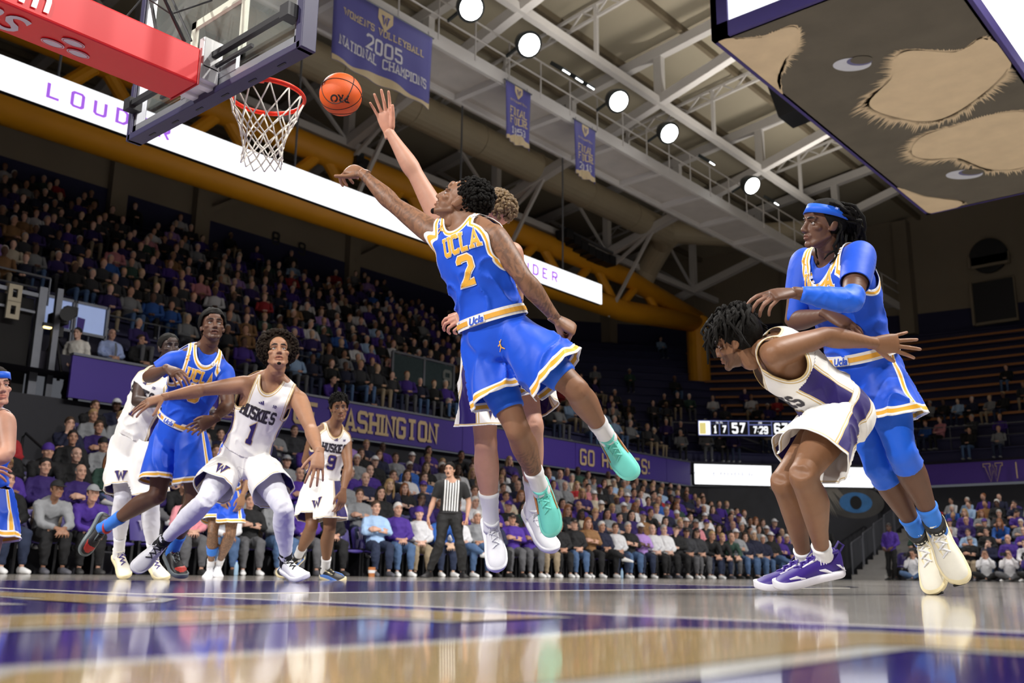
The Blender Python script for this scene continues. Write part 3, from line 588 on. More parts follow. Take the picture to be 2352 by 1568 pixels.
# ================================================================ basket
M_red = mat('red_vinyl_pad', srgb(214, 26, 34), .45, var=.05, scale=3); M_pad = mat('navy_edge_pad', srgb(48, 44, 78), .5); M_orim = mat('orange_red_rim', srgb(226, 48, 20), .35, .2)
M_glass = bpy.data.materials.new('backboard_glass'); M_glass.use_nodes = True; MATS['backboard_glass'] = M_glass
_b = M_glass.node_tree.nodes['Principled BSDF']; _b.inputs['Transmission Weight'].default_value = .0; _b.inputs['Alpha'].default_value = .16; _b.inputs['Roughness'].default_value = .08; _b.inputs['Base Color'].default_value = (.6, .66, .62, 1)
_n = nd(M_glass.node_tree, 'ShaderNodeTexNoise'); _n.inputs['Scale'].default_value = 6; _mr = nd(M_glass.node_tree, 'ShaderNodeMapRange'); _mr.inputs[3].default_value = .04; _mr.inputs[4].default_value = .16; M_glass.node_tree.links.new(_n.outputs['Fac'], _mr.inputs[0]); M_glass.node_tree.links.new(_mr.outputs[0], _b.inputs['Alpha'])
M_alu = mat('brushed_frame', srgb(178, 180, 186), .3, .7)
hoop = thing('basketball_hoop', 'glass backboard with red padded arm, orange rim and white net', 'basketball hoop', (0, .9, 2.8))
S_, BB, BT, BY = .915, 2.90, 3.97, 1.22
obj('glass', MB().bx(-S_+.04, S_-.04, BY-.008, BY+.008, BB+.04, BT-.04), M_glass, hoop)
mb = MB()
for x in (-S_+.025, S_-.025): mb.bx(x-.03, x+.03, BY-.04, BY+.02, BB, BT)
for z in (BB+.025, BT-.025): mb.bx(-S_, S_, BY-.04, BY+.02, z-.03, z+.03)
mb.bx(-.3, .3, BY-.045, BY-.02, BB+.05, BB+.16); obj('frame', mb, M_alu, hoop)
mb = MB()
mb.bx(-S_-.02, S_+.02, BY-.055, BY+.045, BB-.045, BB+.0)
for x in (-S_-.01, S_+.01): mb.bx(x-.025, x+.025, BY-.055, BY+.045, BB-.045, BB+.36)
for x in (-S_+.0, S_-.0): mb.bx(x-.03, x+.03, BY-.052, BY-.042, BB, BT)
bevel(obj('edge_pad', mb, M_pad, hoop), .012, 2)
mb = MB()
for x in (-.7, -.42, -.14, .14, .42, .7): mb.bx(x-.035, x+.035, BY-.006, BY+.006, BB-.048, BB-.04)
obj('pad_slot', mb, M_black, hoop)
M_sq = mat('target_square_white', srgb(214, 218, 200), .6); T_ = 3.50
mb = MB()
for x in (-.305, .255): mb.bx(x, x+.05, BY-.012, BY+.012, T_-.457, T_)
for z in (T_-.05, T_-.457): mb.bx(-.305, .305, BY-.012, BY+.012, z, z+.05)
obj('target_square', mb, M_sq, hoop)
obj('back_rail', MB().beam((-.86, BY-.09, 3.08), (.86, BY-.09, 3.08), .035, .035).beam((-.5, BY-.07, 3.02), (.5, BY-.07, 3.02), .02, .02), M_black, hoop)
for x in (-.86, .86): obj('clamp', MB().bx(x-.04, x+.04, BY-.12, BY-.03, 3.04, 3.12), M_black, hoop)
mb = MB()
for x, z, h in ((.1, 3.08, .2), (.02, 3.0, .16), (-.06, 2.98, .14), (.06, 2.93, .1), (-.1, 2.93, .1)): mb.bx(x-.03, x+.03, BY-.16, BY-.03, z-h/2, z+h/2)
mb.bx(-.13, .13, BY-.2, BY-.05, 2.9, 3.0); bevel(obj('mount_bracket', mb, mat('white_bracket', srgb(214, 214, 214), .4, .3), hoop), .006)
arm = obj('padded_arm', MB().bx(-.15, .15, -2.6, 1.03, 2.845, 3.075), M_red, hoop); bevel(arm, .012, 2)
obj('arm_piping', MB().tube([(.152, 1.03, 3.075), (.152, 1.03, 2.845), (-.152, 1.03, 2.845)], .006, 6), mat('red_piping', srgb(170, 14, 24), .5), hoop)
M_let = mat('pad_print', srgb(196, 186, 190), .6)
mb = font_text(MB(), 'State Farm', .27, (0, -.47, 2.842), (0, -1, 0), (-1, 0, 0), .004, bold=.004, shear=.15); obj('pad_lettering', mb, M_let, hoop)
mb = font_text(MB(), 'State Farm', .22, (.154, -.32, 2.95), (0, 1, 0), (0, 0, 1), .004, bold=.004, shear=.15); obj('pad_lettering', mb, M_white, hoop)
mb = MB()
for (x, y) in ((.045, .34), (-.045, .27), (-.045, .41)):
    mb.add([(x+.036*math.cos(t), y+.062*math.sin(t), 2.838) for t in np.linspace(0, 2*math.pi, 20, False)], [tuple(range(20))[::-1]])
obj('pad_logo', mb, M_let, hoop); mb = MB()
for (x, y) in ((.045, .34), (-.045, .27), (-.045, .41)): mb.tube([(x+.03*math.cos(t), y+.054*math.sin(t), 2.837) for t in np.linspace(0, 2*math.pi, 20, False)], .0018, 4, True)
obj('pad_logo_ring', mb, M_red, hoop)
# microphones and cables behind the glass
mb = MB().tube([(.1, .95, 3.1), (.12, .75, 3.35), (.16, .9, 3.6)], .012, 6).tube([(.16, .9, 3.6), (.12, 1.1, 3.5)], .022, 8).tube([(-.1, .9, 3.1), (-.12, .8, 3.5), (-.2, 1.1, 3.7)], .012, 6).tube([(0, .6, 3.09), (.05, .7, 3.3), (.0, .9, 3.3), (.1, 1.1, 3.45)], .006, 5).tube([(-.3, .8, 3.9), (-.25, 1.0, 3.6), (-.1, 1.1, 3.25)], .008, 5)
obj('microphone_arm', mb, M_black, hoop)
ra = .238; pts = [(ra*math.cos(t), 1.60+ra*math.sin(t), 3.045) for t in np.linspace(0, 2*math.pi, 48, False)]
obj('rim', MB().tube(pts, .0115, 10, True), M_orim, hoop, smooth=True)
mb = MB().bx(-.1, .1, BY+.02, BY+.1, 2.99, 3.05).bx(-.07, .07, BY+.08, 1.60-ra+.03, 3.02, 3.035).beam((-.09, BY+.05, 3.0), (-.17, 1.46, 3.035), .02).beam((.09, BY+.05, 3.0), (.17, 1.46, 3.035), .02); obj('rim_bracket', mb, M_orim, hoop)
# a second, lower band of the rim holds the net hooks
obj('net_ring', MB().tube([(ra*.99*math.cos(t), 1.60+ra*.99*math.sin(t), 3.028) for t in np.linspace(0, 2*math.pi, 48, False)], .005, 6, True), M_orim, hoop)
M_net = mat('white_net_cord', srgb(226, 222, 212), .8, var=.1, scale=40); mb = MB(); n = 12
lev = [(0, .236, 0), (.115, .20, .5), (.185, .168, 0), (.25, .145, .5), (.31, .13, 0), (.365, .122, .5), (.41, .125, 0), (.45, .13, .5)]
rn = random.Random(3)
jit = {}
def npnt(l, i):
    key = (l, i % n)
    if key not in jit: jit[key] = (rn.uniform(-.07, .07) if l else 0, rn.uniform(-.012, .012) if l else 0)
    dzz, rr, of = lev[l]; a = 2*math.pi*(i+of)/n+jit[key][0]; rr *= (1+jit[key][1]*2); return np.array([rr*math.cos(a), 1.60+rr*math.sin(a), 3.03-dzz+jit[key][1]])
for l in range(len(lev)-1):
    for i in range(n):
        for j in ((i, i-1) if lev[l][2] == 0 else (i, i+1)):
            a = npnt(l, i); b = npnt(l+1, j); m_ = (a+b)/2; m_[:2] = (m_[:2]-[0, 1.6])*.985+[0, 1.6]; mb.tube([a, m_, b],   .0052 if l < 6 else .004, 5)
for l in range(1, len(lev)-1):
    for i in range(n): mb.ell(npnt(l, i), (.0075, .0075, .0075), 6, 4)
obj('net', mb, M_net, hoop, smooth=True)
# ---- ball
bc = at(783, 217, 5.55); BR = .121
def ball_mat():
    m = mat('basketball_leather', srgb(226, 92, 22), .5, var=.07, scale=20, bump=.25, bscale=420); return m
ball = thing('basketball', 'orange leather basketball with black seams in the air near the rim', 'ball', tuple(bc)); mb = MB().ell(bc, (BR, BR, BR), 40, 28); obj('cover', mb, ball_mat(), ball, smooth=True)
Rb = np.stack([CR, CU, -CF], 1) @ np.array(Matrix.Rotation(math.radians(-8), 3, 'Z')) ; M_seam = mat('black_seam', srgb(24, 14, 10), .6)
mb = MB()
def seam(f): mb.tube([bc+Rb@(np.array(f(t))/np.linalg.norm(f(t)))*BR*1.001 for t in np.linspace(0, 2*math.pi, 60, False)], .0026, 5, True)
tl = np.array(Matrix.Rotation(math.radians(58), 3, 'X')@Matrix.Rotation(math.radians(8), 3, 'Z'))
seam(lambda t: tl@np.array([math.cos(t), math.sin(t), 0])); seam(lambda t: tl@np.array([math.cos(t), 0, math.sin(t)]))
for s in (-1, 1): seam(lambda t: tl@np.array([math.cos(t)*.86, .55*s+.25*s*math.cos(2*t), math.sin(t)*.86]))
obj('seam', mb, M_seam, ball)
def on_ball(V):
    out = []
    for p in V: q = Rb@np.array([p[0], p[1], math.sqrt(max(BR**2-p[0]**2-p[1]**2, 1e-6))]); out.append(bc+q*1.004)
    return out
V, Fc = font_quads('PRO', .052, bold=.002); V = V*[1.05, 1.]; V = V@np.array([[-math.cos(.12), -math.sin(.12)], [math.sin(.12), -math.cos(.12)]]) + [.018, -.045]; obj('print', MB().add(on_ball(V), Fc), M_seam, ball)
# ================================================================ figures
def unit(v): v = np.array(v, float); return v/(np.linalg.norm(v)+1e-12)
def perp(v, d): d = unit(d); return unit(np.array(v, float)-d*(np.array(v, float)@d))
def grab(me):
    n = len(me.vertices); V = np.empty(n*3); me.vertices.foreach_get('co', V); V = V.reshape(-1, 3)
    me.calc_loop_triangles(); T = np.empty(len(me.loop_triangles)*3, int); me.loop_triangles.foreach_get('vertices', T); return V, T.reshape(-1, 3)
def smooth_v(V, T, it=2, lam=.5):
    E = np.concatenate([T[:, [0, 1]], T[:, [1, 2]], T[:, [2, 0]]]); E = np.concatenate([E, E[:, ::-1]]); n = len(V); cnt = np.bincount(E[:, 0], minlength=n)[:, None]+1e-9
    for _ in range(it):
        S = np.stack([np.bincount(E[:, 0], weights=V[E[:, 1], k], minlength=n) for k in range(3)], 1); V = V+lam*(S/cnt-V)
    return V
def remesh(mb, voxel, it=3, lam=.5):
    me = mb.mesh('tmp'); o = bpy.data.objects.new('tmp', me); COL.objects.link(o); md = o.modifiers.new('r', 'REMESH'); md.mode = 'VOXEL'; md.voxel_size = voxel; md.adaptivity = 0
    dg = bpy.context.evaluated_depsgraph_get(); ev = o.evaluated_get(dg); m2 = ev.to_mesh(); V, T = grab(m2); ev.to_mesh_clear(); bpy.data.objects.remove(o); bpy.data.meshes.remove(me)
    return smooth_v(V, T, it, lam), T
def clip(V, T, g, A={}):
    """keep the part of a triangle mesh where g > 0 (cut along the zero line); A = vertex attributes"""
    ins = g > 0; c = ins[T].sum(1); keep = T[c == 3]; out = [keep]; newV = []; newA = {k: [] for k in A}; idx = {}; n = len(V); L = []
    def cut(a, b):
        k = (a, b) if a < b else (b, a)
        if k not in idx:
            t = g[k[0]]/(g[k[0]]-g[k[1]]); idx[k] = n+len(newV); newV.append(V[k[0]]+t*(V[k[1]]-V[k[0]]))
            for q in A: newA[q].append(A[q][k[0]]+t*(A[q][k[1]]-A[q][k[0]]))
        return idx[k]
    for tri in T[(c == 1) | (c == 2)]:
        tri = [int(i) for i in tri]; s = [bool(ins[i]) for i in tri]
        if sum(s) == 1:
            i = s.index(True); a, b, d = tri[i], tri[(i+1) % 3], tri[(i+2) % 3]; L.append((a, cut(a, b), cut(a, d)))
        else:
            i = s.index(False); a, b, d = tri[i], tri[(i+1) % 3], tri[(i+2) % 3]; p, q = cut(b, a), cut(d, a); L += [(b, d, q), (b, q, p)]
    if L: out.append(np.array(L))
    T2 = np.concatenate(out); V2 = np.concatenate([V, np.array(newV).reshape(-1, 3)]); A2 = {k: np.concatenate([A[k], np.array(newA[k]).reshape((-1,)+A[k].shape[1:])]) for k in A}
    u, inv = np.unique(T2, return_inverse=True); return V2[u], inv.reshape(-1, 3), {k: a[u] for k, a in A2.items()}
def tmesh(name, V, T, A={}, smooth=True):
    me = bpy.data.meshes.new(name); me.vertices.add(len(V)); me.vertices.foreach_set('co', V.ravel().astype(np.float32)); me.loops.add(len(T)*3); me.loops.foreach_set('vertex_index', T.ravel().astype(np.int32))
    me.polygons.add(len(T)); me.polygons.foreach_set('loop_start', np.arange(0, len(T)*3, 3, dtype=np.int32)); me.polygons.foreach_set('loop_total', np.full(len(T), 3, np.int32)); me.polygons.foreach_set('use_smooth', np.full(len(T), smooth))
    me.update(calc_edges=True)
    for k, a in A.items():
        if a.ndim == 1: at_ = me.attributes.new(k, 'FLOAT', 'POINT'); at_.data.foreach_set('value', a.astype(np.float32))
        else: at_ = me.attributes.new(k, 'FLOAT_COLOR', 'POINT'); at_.data.foreach_set('color', np.concatenate([a, np.ones((len(a), 1))], 1).ravel().astype(np.float32))
    return me
def join(parts):
    Vs, Ts, Cs, n = [], [], [], 0
    for V, T, C in parts: Vs.append(V); Ts.append(T+n); Cs.append(C); n += len(V)
    return np.concatenate(Vs), np.concatenate(Ts), np.concatenate(Cs)
# ---- skin and cloth materials
def skin_mat(name, rough=.48, tat=0., spec=.4):
    if name in MATS: return MATS[name]
    m = mat(name, vcol=True, rough=rough, var=.10, scale=22, bump=.05, bscale=260, spec=spec); nt = m.node_tree; b = nt.nodes['Principled BSDF']; b.inputs['Subsurface Weight'].default_value = .06; b.inputs['Subsurface Radius'].default_value = (.5, .2, .1); b.inputs['Subsurface Scale'].default_value = .02
    if tat:
        lk = b.inputs['Base Color'].links[0].from_socket; at_ = nd(nt, 'ShaderNodeAttribute', attribute_name='tat'); vz = nd(nt, 'ShaderNodeTexVoronoi', feature='DISTANCE_TO_EDGE'); vz.inputs['Scale'].default_value = 16; nz = nd(nt, 'ShaderNodeTexNoise'); nz.inputs['Scale'].default_value = 26; nz.inputs['Detail'].default_value = 5; nz.inputs['Distortion'].default_value = 2.2
        rp = nd(nt, 'ShaderNodeMapRange'); rp.inputs[1].default_value = .42; rp.inputs[2].default_value = .6; nt.links.new(nz.outputs['Fac'], rp.inputs[0]); mu = nd(nt, 'ShaderNodeMath', operation='MULTIPLY'); nt.links.new(rp.outputs[0], mu.inputs[0]); nt.links.new(at_.outputs['Fac'], mu.inputs[1])
        mu2 = nd(nt, 'ShaderNodeMath', operation='MULTIPLY'); mu2.inputs[1].default_value = tat; nt.links.new(mu.outputs[0], mu2.inputs[0]); mx = nd(nt, 'ShaderNodeMix', data_type='RGBA'); nt.links.new(mu2.outputs[0], mx.inputs[0]); nt.links.new(lk, mx.inputs[6]); mx.inputs[7].default_value = (.018, .018, .022, 1); nt.links.new(mx.outputs[2], b.inputs['Base Color'])
    return m
def cloth_mat(name, base, bands=(), side=(), rough=.62, sheen=.15, bump=.25):
    """bands: (distance from hem in m, colour); side: bands over |distance from the outer seam|; None = base"""
    if name in MATS: return MATS[name]
    m = mat(name, base, rough, var=.03, scale=6, bump=bump, bscale=9, spec=.35); nt = m.node_tree; b = nt.nodes['Principled BSDF']; b.inputs['Sheen Weight'].default_value = sheen; b.inputs['Sheen Roughness'].default_value = .4
    mesh = nd(nt, 'ShaderNodeTexVoronoi'); mesh.inputs['Scale'].default_value = 330; lk = b.inputs['Base Color'].links[0].from_socket
    def over(lk, attr, bb, R):
        at_ = nd(nt, 'ShaderNodeAttribute', attribute_name=attr); mr = nd(nt, 'ShaderNodeMath', operation='DIVIDE'); mr.inputs[1].default_value = R; ab = nd(nt, 'ShaderNodeMath', operation='ABSOLUTE'); nt.links.new(at_.outputs['Fac'], ab.inputs[0]); nt.links.new(ab.outputs[0], mr.inputs[0])
        cr = nd(nt, 'ShaderNodeValToRGB'); cr.color_ramp.interpolation = 'CONSTANT'; el = cr.color_ramp.elements
        while len(el) > 1: el.remove(el[-1])
        pos = 0.
        for i, (d, c) in enumerate(list(bb)+[(R, None)]):
            e = el[0] if i == 0 else el.new(pos/R); e.position = pos/R; e.color = (*c, 1) if c else (0, 0, 0, 0); pos = d
        nt.links.new(mr.outputs[0], cr.inputs[0]); mx = nd(nt, 'ShaderNodeMix', data_type='RGBA'); nt.links.new(cr.outputs['Alpha'], mx.inputs[0]); nt.links.new(lk, mx.inputs[6]); nt.links.new(cr.outputs['Color'], mx.inputs[7]); return mx.outputs[2]
    if side: lk = over(lk, 'side', side, .4)
    if bands: lk = over(lk, 'edge', bands, .4)
    nt.links.new(lk, b.inputs['Base Color']); return m
# ---- head: local axes x = his left, y = face forward, z = up; origin between the ears at eye level
def head_mesh(skin, lip=None, brow=(.015, .01, .008), beard=0., jaw=1., voxel=.0042, mouth=0., eyes=True, moust=0., haircap=None):
    mb = MB(); e = mb.ell
    e((0, -.012, .032), (.0755, .098, .090), 20, 14); e((0, .028, -.03), (.063*jaw, .064, .084), 18, 12); e((0, .048, -.078), (.044*jaw, .042, .032)); e((0, .078, -.100), (.021, .018, .018))
    for s in (-1, 1):
        mb.cap((s*.050*jaw, .004, -.055), (s*.026*jaw, .066, -.096), .017, .016); e((s*.044, .060, -.022), (.024, .022, .018)); e((s*.0765, -.010, -.006), np.array([[.008*s, -.004, 0], [.004*s, .019, .004], [0, -.008, .032]])); mb.cap((s*.074, .004, -.012), (s*.070, .006, -.03), .008, .007)
        mb.cap((s*.010, .087, .021), (s*.042, .074, .022), .0115, .010); e((s*.012, .099, -.038), (.0095, .011, .008)); e((s*.031, .076, .002), (.014, .011, .010))
    mb.cap((0, .088, .012), (0, .107, -.030), .0085, .0125); e((0, .110, -.034), (.0125, .012, .0105)); e((0, .082, .045), (.045, .014, .03))
    e((0, .084, -.064), (.030, .017, .018))
    for s in (-1, 1): mb.cap((0, .0975, -.0585), (s*.023, .0845, -.0625), .0068, .0045)
    for s in (-1, 1): mb.cap((0, .0965, -.0735-mouth), (s*.022, .084, -.068-mouth*.5), .0078, .0045)
    mb.cap((0, -.022, -.05), (0, -.03, -.095), .056, .052, 16)
    V, T = remesh(mb, voxel, 2, .45)
    # eye sockets and mouth line
    for s in (-1, 1):
        d = np.linalg.norm((V-[s*.031, .088, .0])/[.020, .03, .011], axis=1); V[:, 1] -= .0085*np.exp(-d**2*1.2)*(V[:, 1] > .03)
    d = np.abs(V[:, 2]+.066+mouth*.5)/(.0028+mouth*.5); V[:, 1] -= (.006+mouth*.6)*np.exp(-d**2)*(np.abs(V[:, 0]) < .022)*(V[:, 1] > .07)
    C = np.tile(np.array(skin), (len(V), 1)); lip = lip or tuple(np.array(skin)*[.85, .5, .5])
    def blend(mask, col): nonlocal C; mask = np.clip(mask, 0, 1)[:, None]; C = C*(1-mask)+np.array(col)*mask
    F_ = V[:, 1] > .05
    blend(np.exp(-((V[:, 2]+.066+mouth*.5)/(.011+mouth*.5))**4-(V[:, 0]/.025)**4)*(V[:, 1] > .078)*.75, lip)
    if mouth: blend(np.exp(-((V[:, 2]+.066+mouth*.5)/(mouth*.55))**4-(V[:, 0]/.017)**4)*(V[:, 1] > .07), (.03, .01, .01))
    for s in (-1, 1):
        q = (np.abs(V[:, 0]-s*.031)/.020)**4+((V[:, 2]-.022-.15*(.02-np.abs(np.abs(V[:, 0])-.03)))/.0062)**4; blend(np.exp(-q)*F_*.85, brow)
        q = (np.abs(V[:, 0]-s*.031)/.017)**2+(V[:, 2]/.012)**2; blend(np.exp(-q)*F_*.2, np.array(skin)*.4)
        blend(np.exp(-(((V[:, 0]-s*.008)/.005)**2+((V[:, 2]+.045)/.004)**2))*(V[:, 1] > .09)*.6, np.array(skin)*.15)
    if beard: blend(beard*(((np.abs(V[:, 0]) > .025) | (V[:, 2] < -.082)) & (V[:, 2] < -.045) & (V[:, 2] > -.125) & (V[:, 1] > .0)).astype(float), brow)
    if moust: blend(moust*np.exp(-((V[:, 2]+.051)/.005)**4-(V[:, 0]/.026)**4)*(V[:, 1] > .08), brow)
    if haircap: # short cropped hairline coloured on the scalp
        blend(((V[:, 2] > .055+.25*np.maximum(0, V[:, 1]-.06)) | ((V[:, 1] < -.0) & (V[:, 2] > -.03)))*haircap[1], haircap[0])
    parts = [(V, T, C)]
    if eyes:
        for s in (-1, 1):
            for c, r, col in (((s*.0295, .0722, .0), .0112, (.50, .47, .45)), ((s*.0295, .0777, .0015), .0068, (.02, .012, .009))):
                m2 = MB().ell(c, (r, r, r*.85), 14, 10); v, f = m2.arrays(); me = m2.mesh('t'); vv, tt = grab(me); bpy.data.meshes.remove(me); parts.append((vv, tt, np.tile(np.array(col), (len(vv), 1))))
            m2 = MB().cap((s*.031-.013, .0795, .0090), (s*.031+.013, .0780, .0084), .0040).cap((s*.031-.012, .0775, -.0090), (s*.031+.012, .0755, -.0086), .0034); me = m2.mesh('t'); vv, tt = grab(me); bpy.data.meshes.remove(me); parts.append((vv, tt, np.tile(np.array(skin)*.72, (len(vv), 1))))
            m2 = MB().cap((s*.013, .0965, .0235), (s*.030, .0925, .0275), .0034, .0040).cap((s*.030, .0925, .0275), (s*.046, .0800, .0240), .0040, .0022); me = m2.mesh('t'); vv, tt = grab(me); bpy.data.meshes.remove(me); parts.append((vv, tt, np.tile(np.array(brow)*.8, (len(vv), 1))))
    return join(parts)
# ---- hand: local axes y = along fingers, x = thumb side, z = back of hand; wrist at 0
def hand_mesh(skin, curl=(20, 25, 28, 30), spread=1., thumb=(35, 15, 20), size=1.07, voxel=.0036, tips=None, nail=True, curl2=None):
    mb = MB(); C0 = [(-.002, -.035, 0), (0, 0, 0), (0, .03, .001), (.0, .06, .002), (-.001, .088, .002), (-.002, .102, .0)]; Wd = (.027, .029, .037, .043, .043, .036); Th = (.021, .019, .0195, .0185, .0155, .011)
    mb.loft(C0, [(w, 0, 0) for w in Wd], [(0, 0, t) for t in Th], 16)
    bx = (.030, .010, -.011, -.031); by = (.098, .103, .099, .089); ln = ((.047, .028, .022), (.052, .032, .023), (.048, .030, .022), (.037, .022, .020)); rr = (.0098, .0102, .0098, .0086); nails = []
    for i in range(4):
        a = math.radians((bx[i]-.0)/.031*9*spread); p = np.array([bx[i], by[i]-.012, .001]); th = 0; c = curl[i] if np.ndim(curl[i]) else (curl[i], curl[i]*1.15, curl[i]*.7)
        for s in range(3):
            th += math.radians(c[s]); d = np.array([math.sin(a)*math.cos(th), math.cos(a)*math.cos(th), -math.sin(th)]); L = ln[i][s]+(.014 if s == 0 else 0); q = p+d*L
            mb.cap(p, q, rr[i]*(1-.08*s), rr[i]*(.95-.1*s), 10); p = q
        nails.append((p, d))
    ta, tb, tc = [math.radians(t) for t in thumb]   # out angle, drop, bend
    p = np.array([.022, .018, -.004]); d = np.array([math.sin(ta), math.cos(ta), -math.sin(tb)]); d = unit(d); q = p+d*.046; mb.cap(p, q, .0165, .0125, 12); p = q
    d2 = unit(np.array([math.sin(ta-tc), math.cos(ta-tc), -math.sin(tb)*1.2])); q = p+d2*.034; mb.cap(p, q, .0118, .0108, 10); p = q
    d3 = unit(np.array([math.sin(ta-tc*1.8), math.cos(ta-tc*1.8), -math.sin(tb)*1.2])); q = p+d3*.026; mb.cap(p, q, .0106, .0088, 10)
    V, T = remesh(mb, voxel, 2, .4); C = np.tile(np.array(skin), (len(V), 1))
    # paler palm, darker knuckles
    sk = np.array(skin); pale = sk*.45+np.array([.55, .30, .21])*.55 if sk.mean() < .25 else sk*np.array([1.05, .9, .86]); m = np.clip((-V[:, 2]-.002)/.012, 0, 1)[:, None]*.75*(V[:, 1:2] > -.005); C = C*(1-m)+pale*m
    return V*size, T, C
def frame(y, z):   # rows -> columns x,y,z
    y = unit(y); z = perp(z, y); x = np.cross(y, z); return np.stack([x, y, z], 1)
# ---- limbs
THIGH = ((-.06, .080), (.0, .093), (.12, .097), (.3, .091), (.5, .081), (.7, .069), (.85, .060), (.95, .0565), (1.03, .054))
CALF = ((-.06, .050, 0), (.03, .0545, -.002), (.12, .053, .004), (.25, .058, .013), (.36, .0585, .015), (.5, .051, .010), (.68, .040, .003), (.85, .033, 0), (.97, .034, 0), (1.05, .034, 0))
UARM = ((-.05, .050), (.05, .056), (.2, .057), (.4, .053), (.6, .049), (.8, .0435), (.95, .041), (1.05, .039))
FARM = ((-.06, .038), (.05, .0425), (.18, .0465), (.32, .045), (.5, .039), (.7, .032), (.88, .0275), (1.0, .0265), (1.04, .026))
def limb(mb, a, b, prof, back=(0, 0, 0), s=1., n=16, grow=0., flat=1., t0=-9, t1=9):
    a = np.array(a); b = np.array(b); d = unit(b-a); bk = perp(back, d) if np.linalg.norm(back) > 0 else perp((.3, .2, .9), d); sd = np.cross(d, bk); C, A, B = [], [], []
    for p in prof:
        if not (t0 <= p[0] <= t1): continue
        c = a+(b-a)*p[0]+bk*(p[2]*s if len(p) > 2 else 0); r = p[1]*s+grow; C.append(c); A.append(bk*r); B.append(sd*r*flat)
    mb.loft(C, A, B, n)
THIGH = tuple((p[0], p[1]*1.08) for p in THIGH); CALF = tuple((p[0], p[1]*1.14, p[2]*1.1) for p in CALF); UARM = tuple((p[0], p[1]*1.10) for p in UARM); FARM = tuple((p[0], p[1]*1.08) for p in FARM)
TORSO = ((-.17, .120, .095, 0), (-.08, .152, .118, -.008), (.02, .162, .122, -.006), (.14, .156, .112, 0), (.30, .142, .100, .004), (.45, .148, .104, .006), (.60, .165, .114, .008), (.74, .176, .118, .006), (.86, .165, .108, 0), (.94, .125, .085, -.006), (1.0, .075, .065, -.008))
class Fig: pass
def spine(P, t):
    a, m, b = P['pelvis'], P.get('mid', (P['pelvis']+P['neck'])/2), P['neck']; m2 = 2*m-.5*(a+b); return (1-t)**2*a+2*t*(1-t)*m2+t*t*b
def torso_rings(P, grow, s, prof=TORSO, lo=-9, hi=9, gw=0., gd=0.):
    hl = unit(P['hipL']-P['hipR']); sl = unit(P['shL']-P['shR']); C, A, B = [], [], []
    for t, w, dpt, off in prof:
        if not (lo <= t <= hi): continue
        c = spine(P, t); up = unit(spine(P, t+.05)-spine(P, t-.05)); lat = perp(hl*(1-np.clip(t, 0, 1))+sl*np.clip(t, 0, 1), up); fr = np.cross(lat, up); C.append(c+fr*off*s); A.append(lat*(w*s+grow+gw)); B.append(fr*(dpt*s+grow+gd))
    return C, A, B
def build_body(P, skin, s=1., voxel=.0085, male=True, tatf=None, arms='LR', legs='LR'):
    mb = MB(); mb.loft(*torso_rings(P, 0, s), 20)
    up = unit(spine(P, 1.)-spine(P, .85)); sl = unit(P['shL']-P['shR']); fr = np.cross(sl, up)
    for q in 'LR':
        sh = P['sh'+q]; ch = spine(P, .84); mb.cap(ch+(sh-ch)*.3, sh, .070*s, .060*s); mb.cap(P['neck']+unit(P['head']-P['neck'])*.03, sh+up*.012, .044*s, .040*s); mb.cap(spine(P, .72)+(sh-ch)*.35+fr*.055*s, sh+fr*.015*s-up*.01, .052*s, .045*s)
        if q in arms:
            el, wr = P['el'+q], P['wr'+q]; mb.ell(sh+unit(el-sh)*.02, (.064*s,)*3); limb(mb, sh, el, UARM, s=s); limb(mb, el, wr, FARM, s=s)
        if q in legs:
            hp, kn, an = P['hip'+q], P['kn'+q], P['an'+q]; fw = P['toe'+q]-an; bk = -fw
            limb(mb, hp, kn, THIGH, bk, s); limb(mb, kn, an, CALF, bk, s); mb.ell(kn+perp(fw, an-kn)*.018*s, (.043*s,)*3); mb.cap(an, an+unit(fw)*.02, .034*s, .026*s)
            mb.ell(hp*.55+kn*.45+perp(fw, kn-hp)*.02*s, (.074*s,)*3)
    hd_ = P['head']-unit(P['hup'])*.06-unit(P['face'])*.02; mb.cap(P['neck']-up*.04, hd_, .068*s, .057*s, 16)
    return remesh(mb, voxel, 4, .5)
def make_person(root, P, skin, s=1., head=None, hands=None, voxel=.0085, tat=None, matname='skin', legs='LR', arms='LR', hs=1., name='body', rough=.48):
    V, T = build_body(P, skin, s, voxel, legs=legs, arms=arms); C = np.tile(np.array(skin), (len(V), 1)); parts = [(V, T, C)]
    # knees and elbows slightly darker
    for k in ('knL', 'knR', 'elL', 'elR'):
        if k in P: m = np.exp(-(np.linalg.norm(V-P[k], axis=1)/.05)**2)[:, None]*.22; parts[0] = (V, T, parts[0][2]*(1-m)+np.array(skin)*.5*m)
    if head:
        hV, hT, hC = head_mesh(skin, **head); R = frame(P['face'], P['hup']); R = np.stack([-R[:, 0], R[:, 1], R[:, 2]], 1) if False else R; parts.append((hV*hs@R.T+P['head'], hT, hC))
    for q, kw in (hands or {}).items():
        kw = dict(kw); y = kw.pop('dir'); z = kw.pop('back'); hV, hT, hC = hand_mesh(skin, **kw); R = frame(y, z)   # x = y cross z
        flip = -1. if kw.get('_', 0) else 1.
        if q == 'R': hV = hV*[-1, 1, 1]; hT = hT[:, ::-1]   # x is thumb side of a left hand seen from the back
        parts.append((hV@R.T+P['wr'+q], hT, hC))
    V, T, C = join(parts); A = {'Col': C}
    if tat is not None: A['tat'] = tat(V)
    me = tmesh(name, V, T, A); o = obj(name, me, skin_mat(matname, rough, tat=.8 if tat is not None else 0.), root); return o
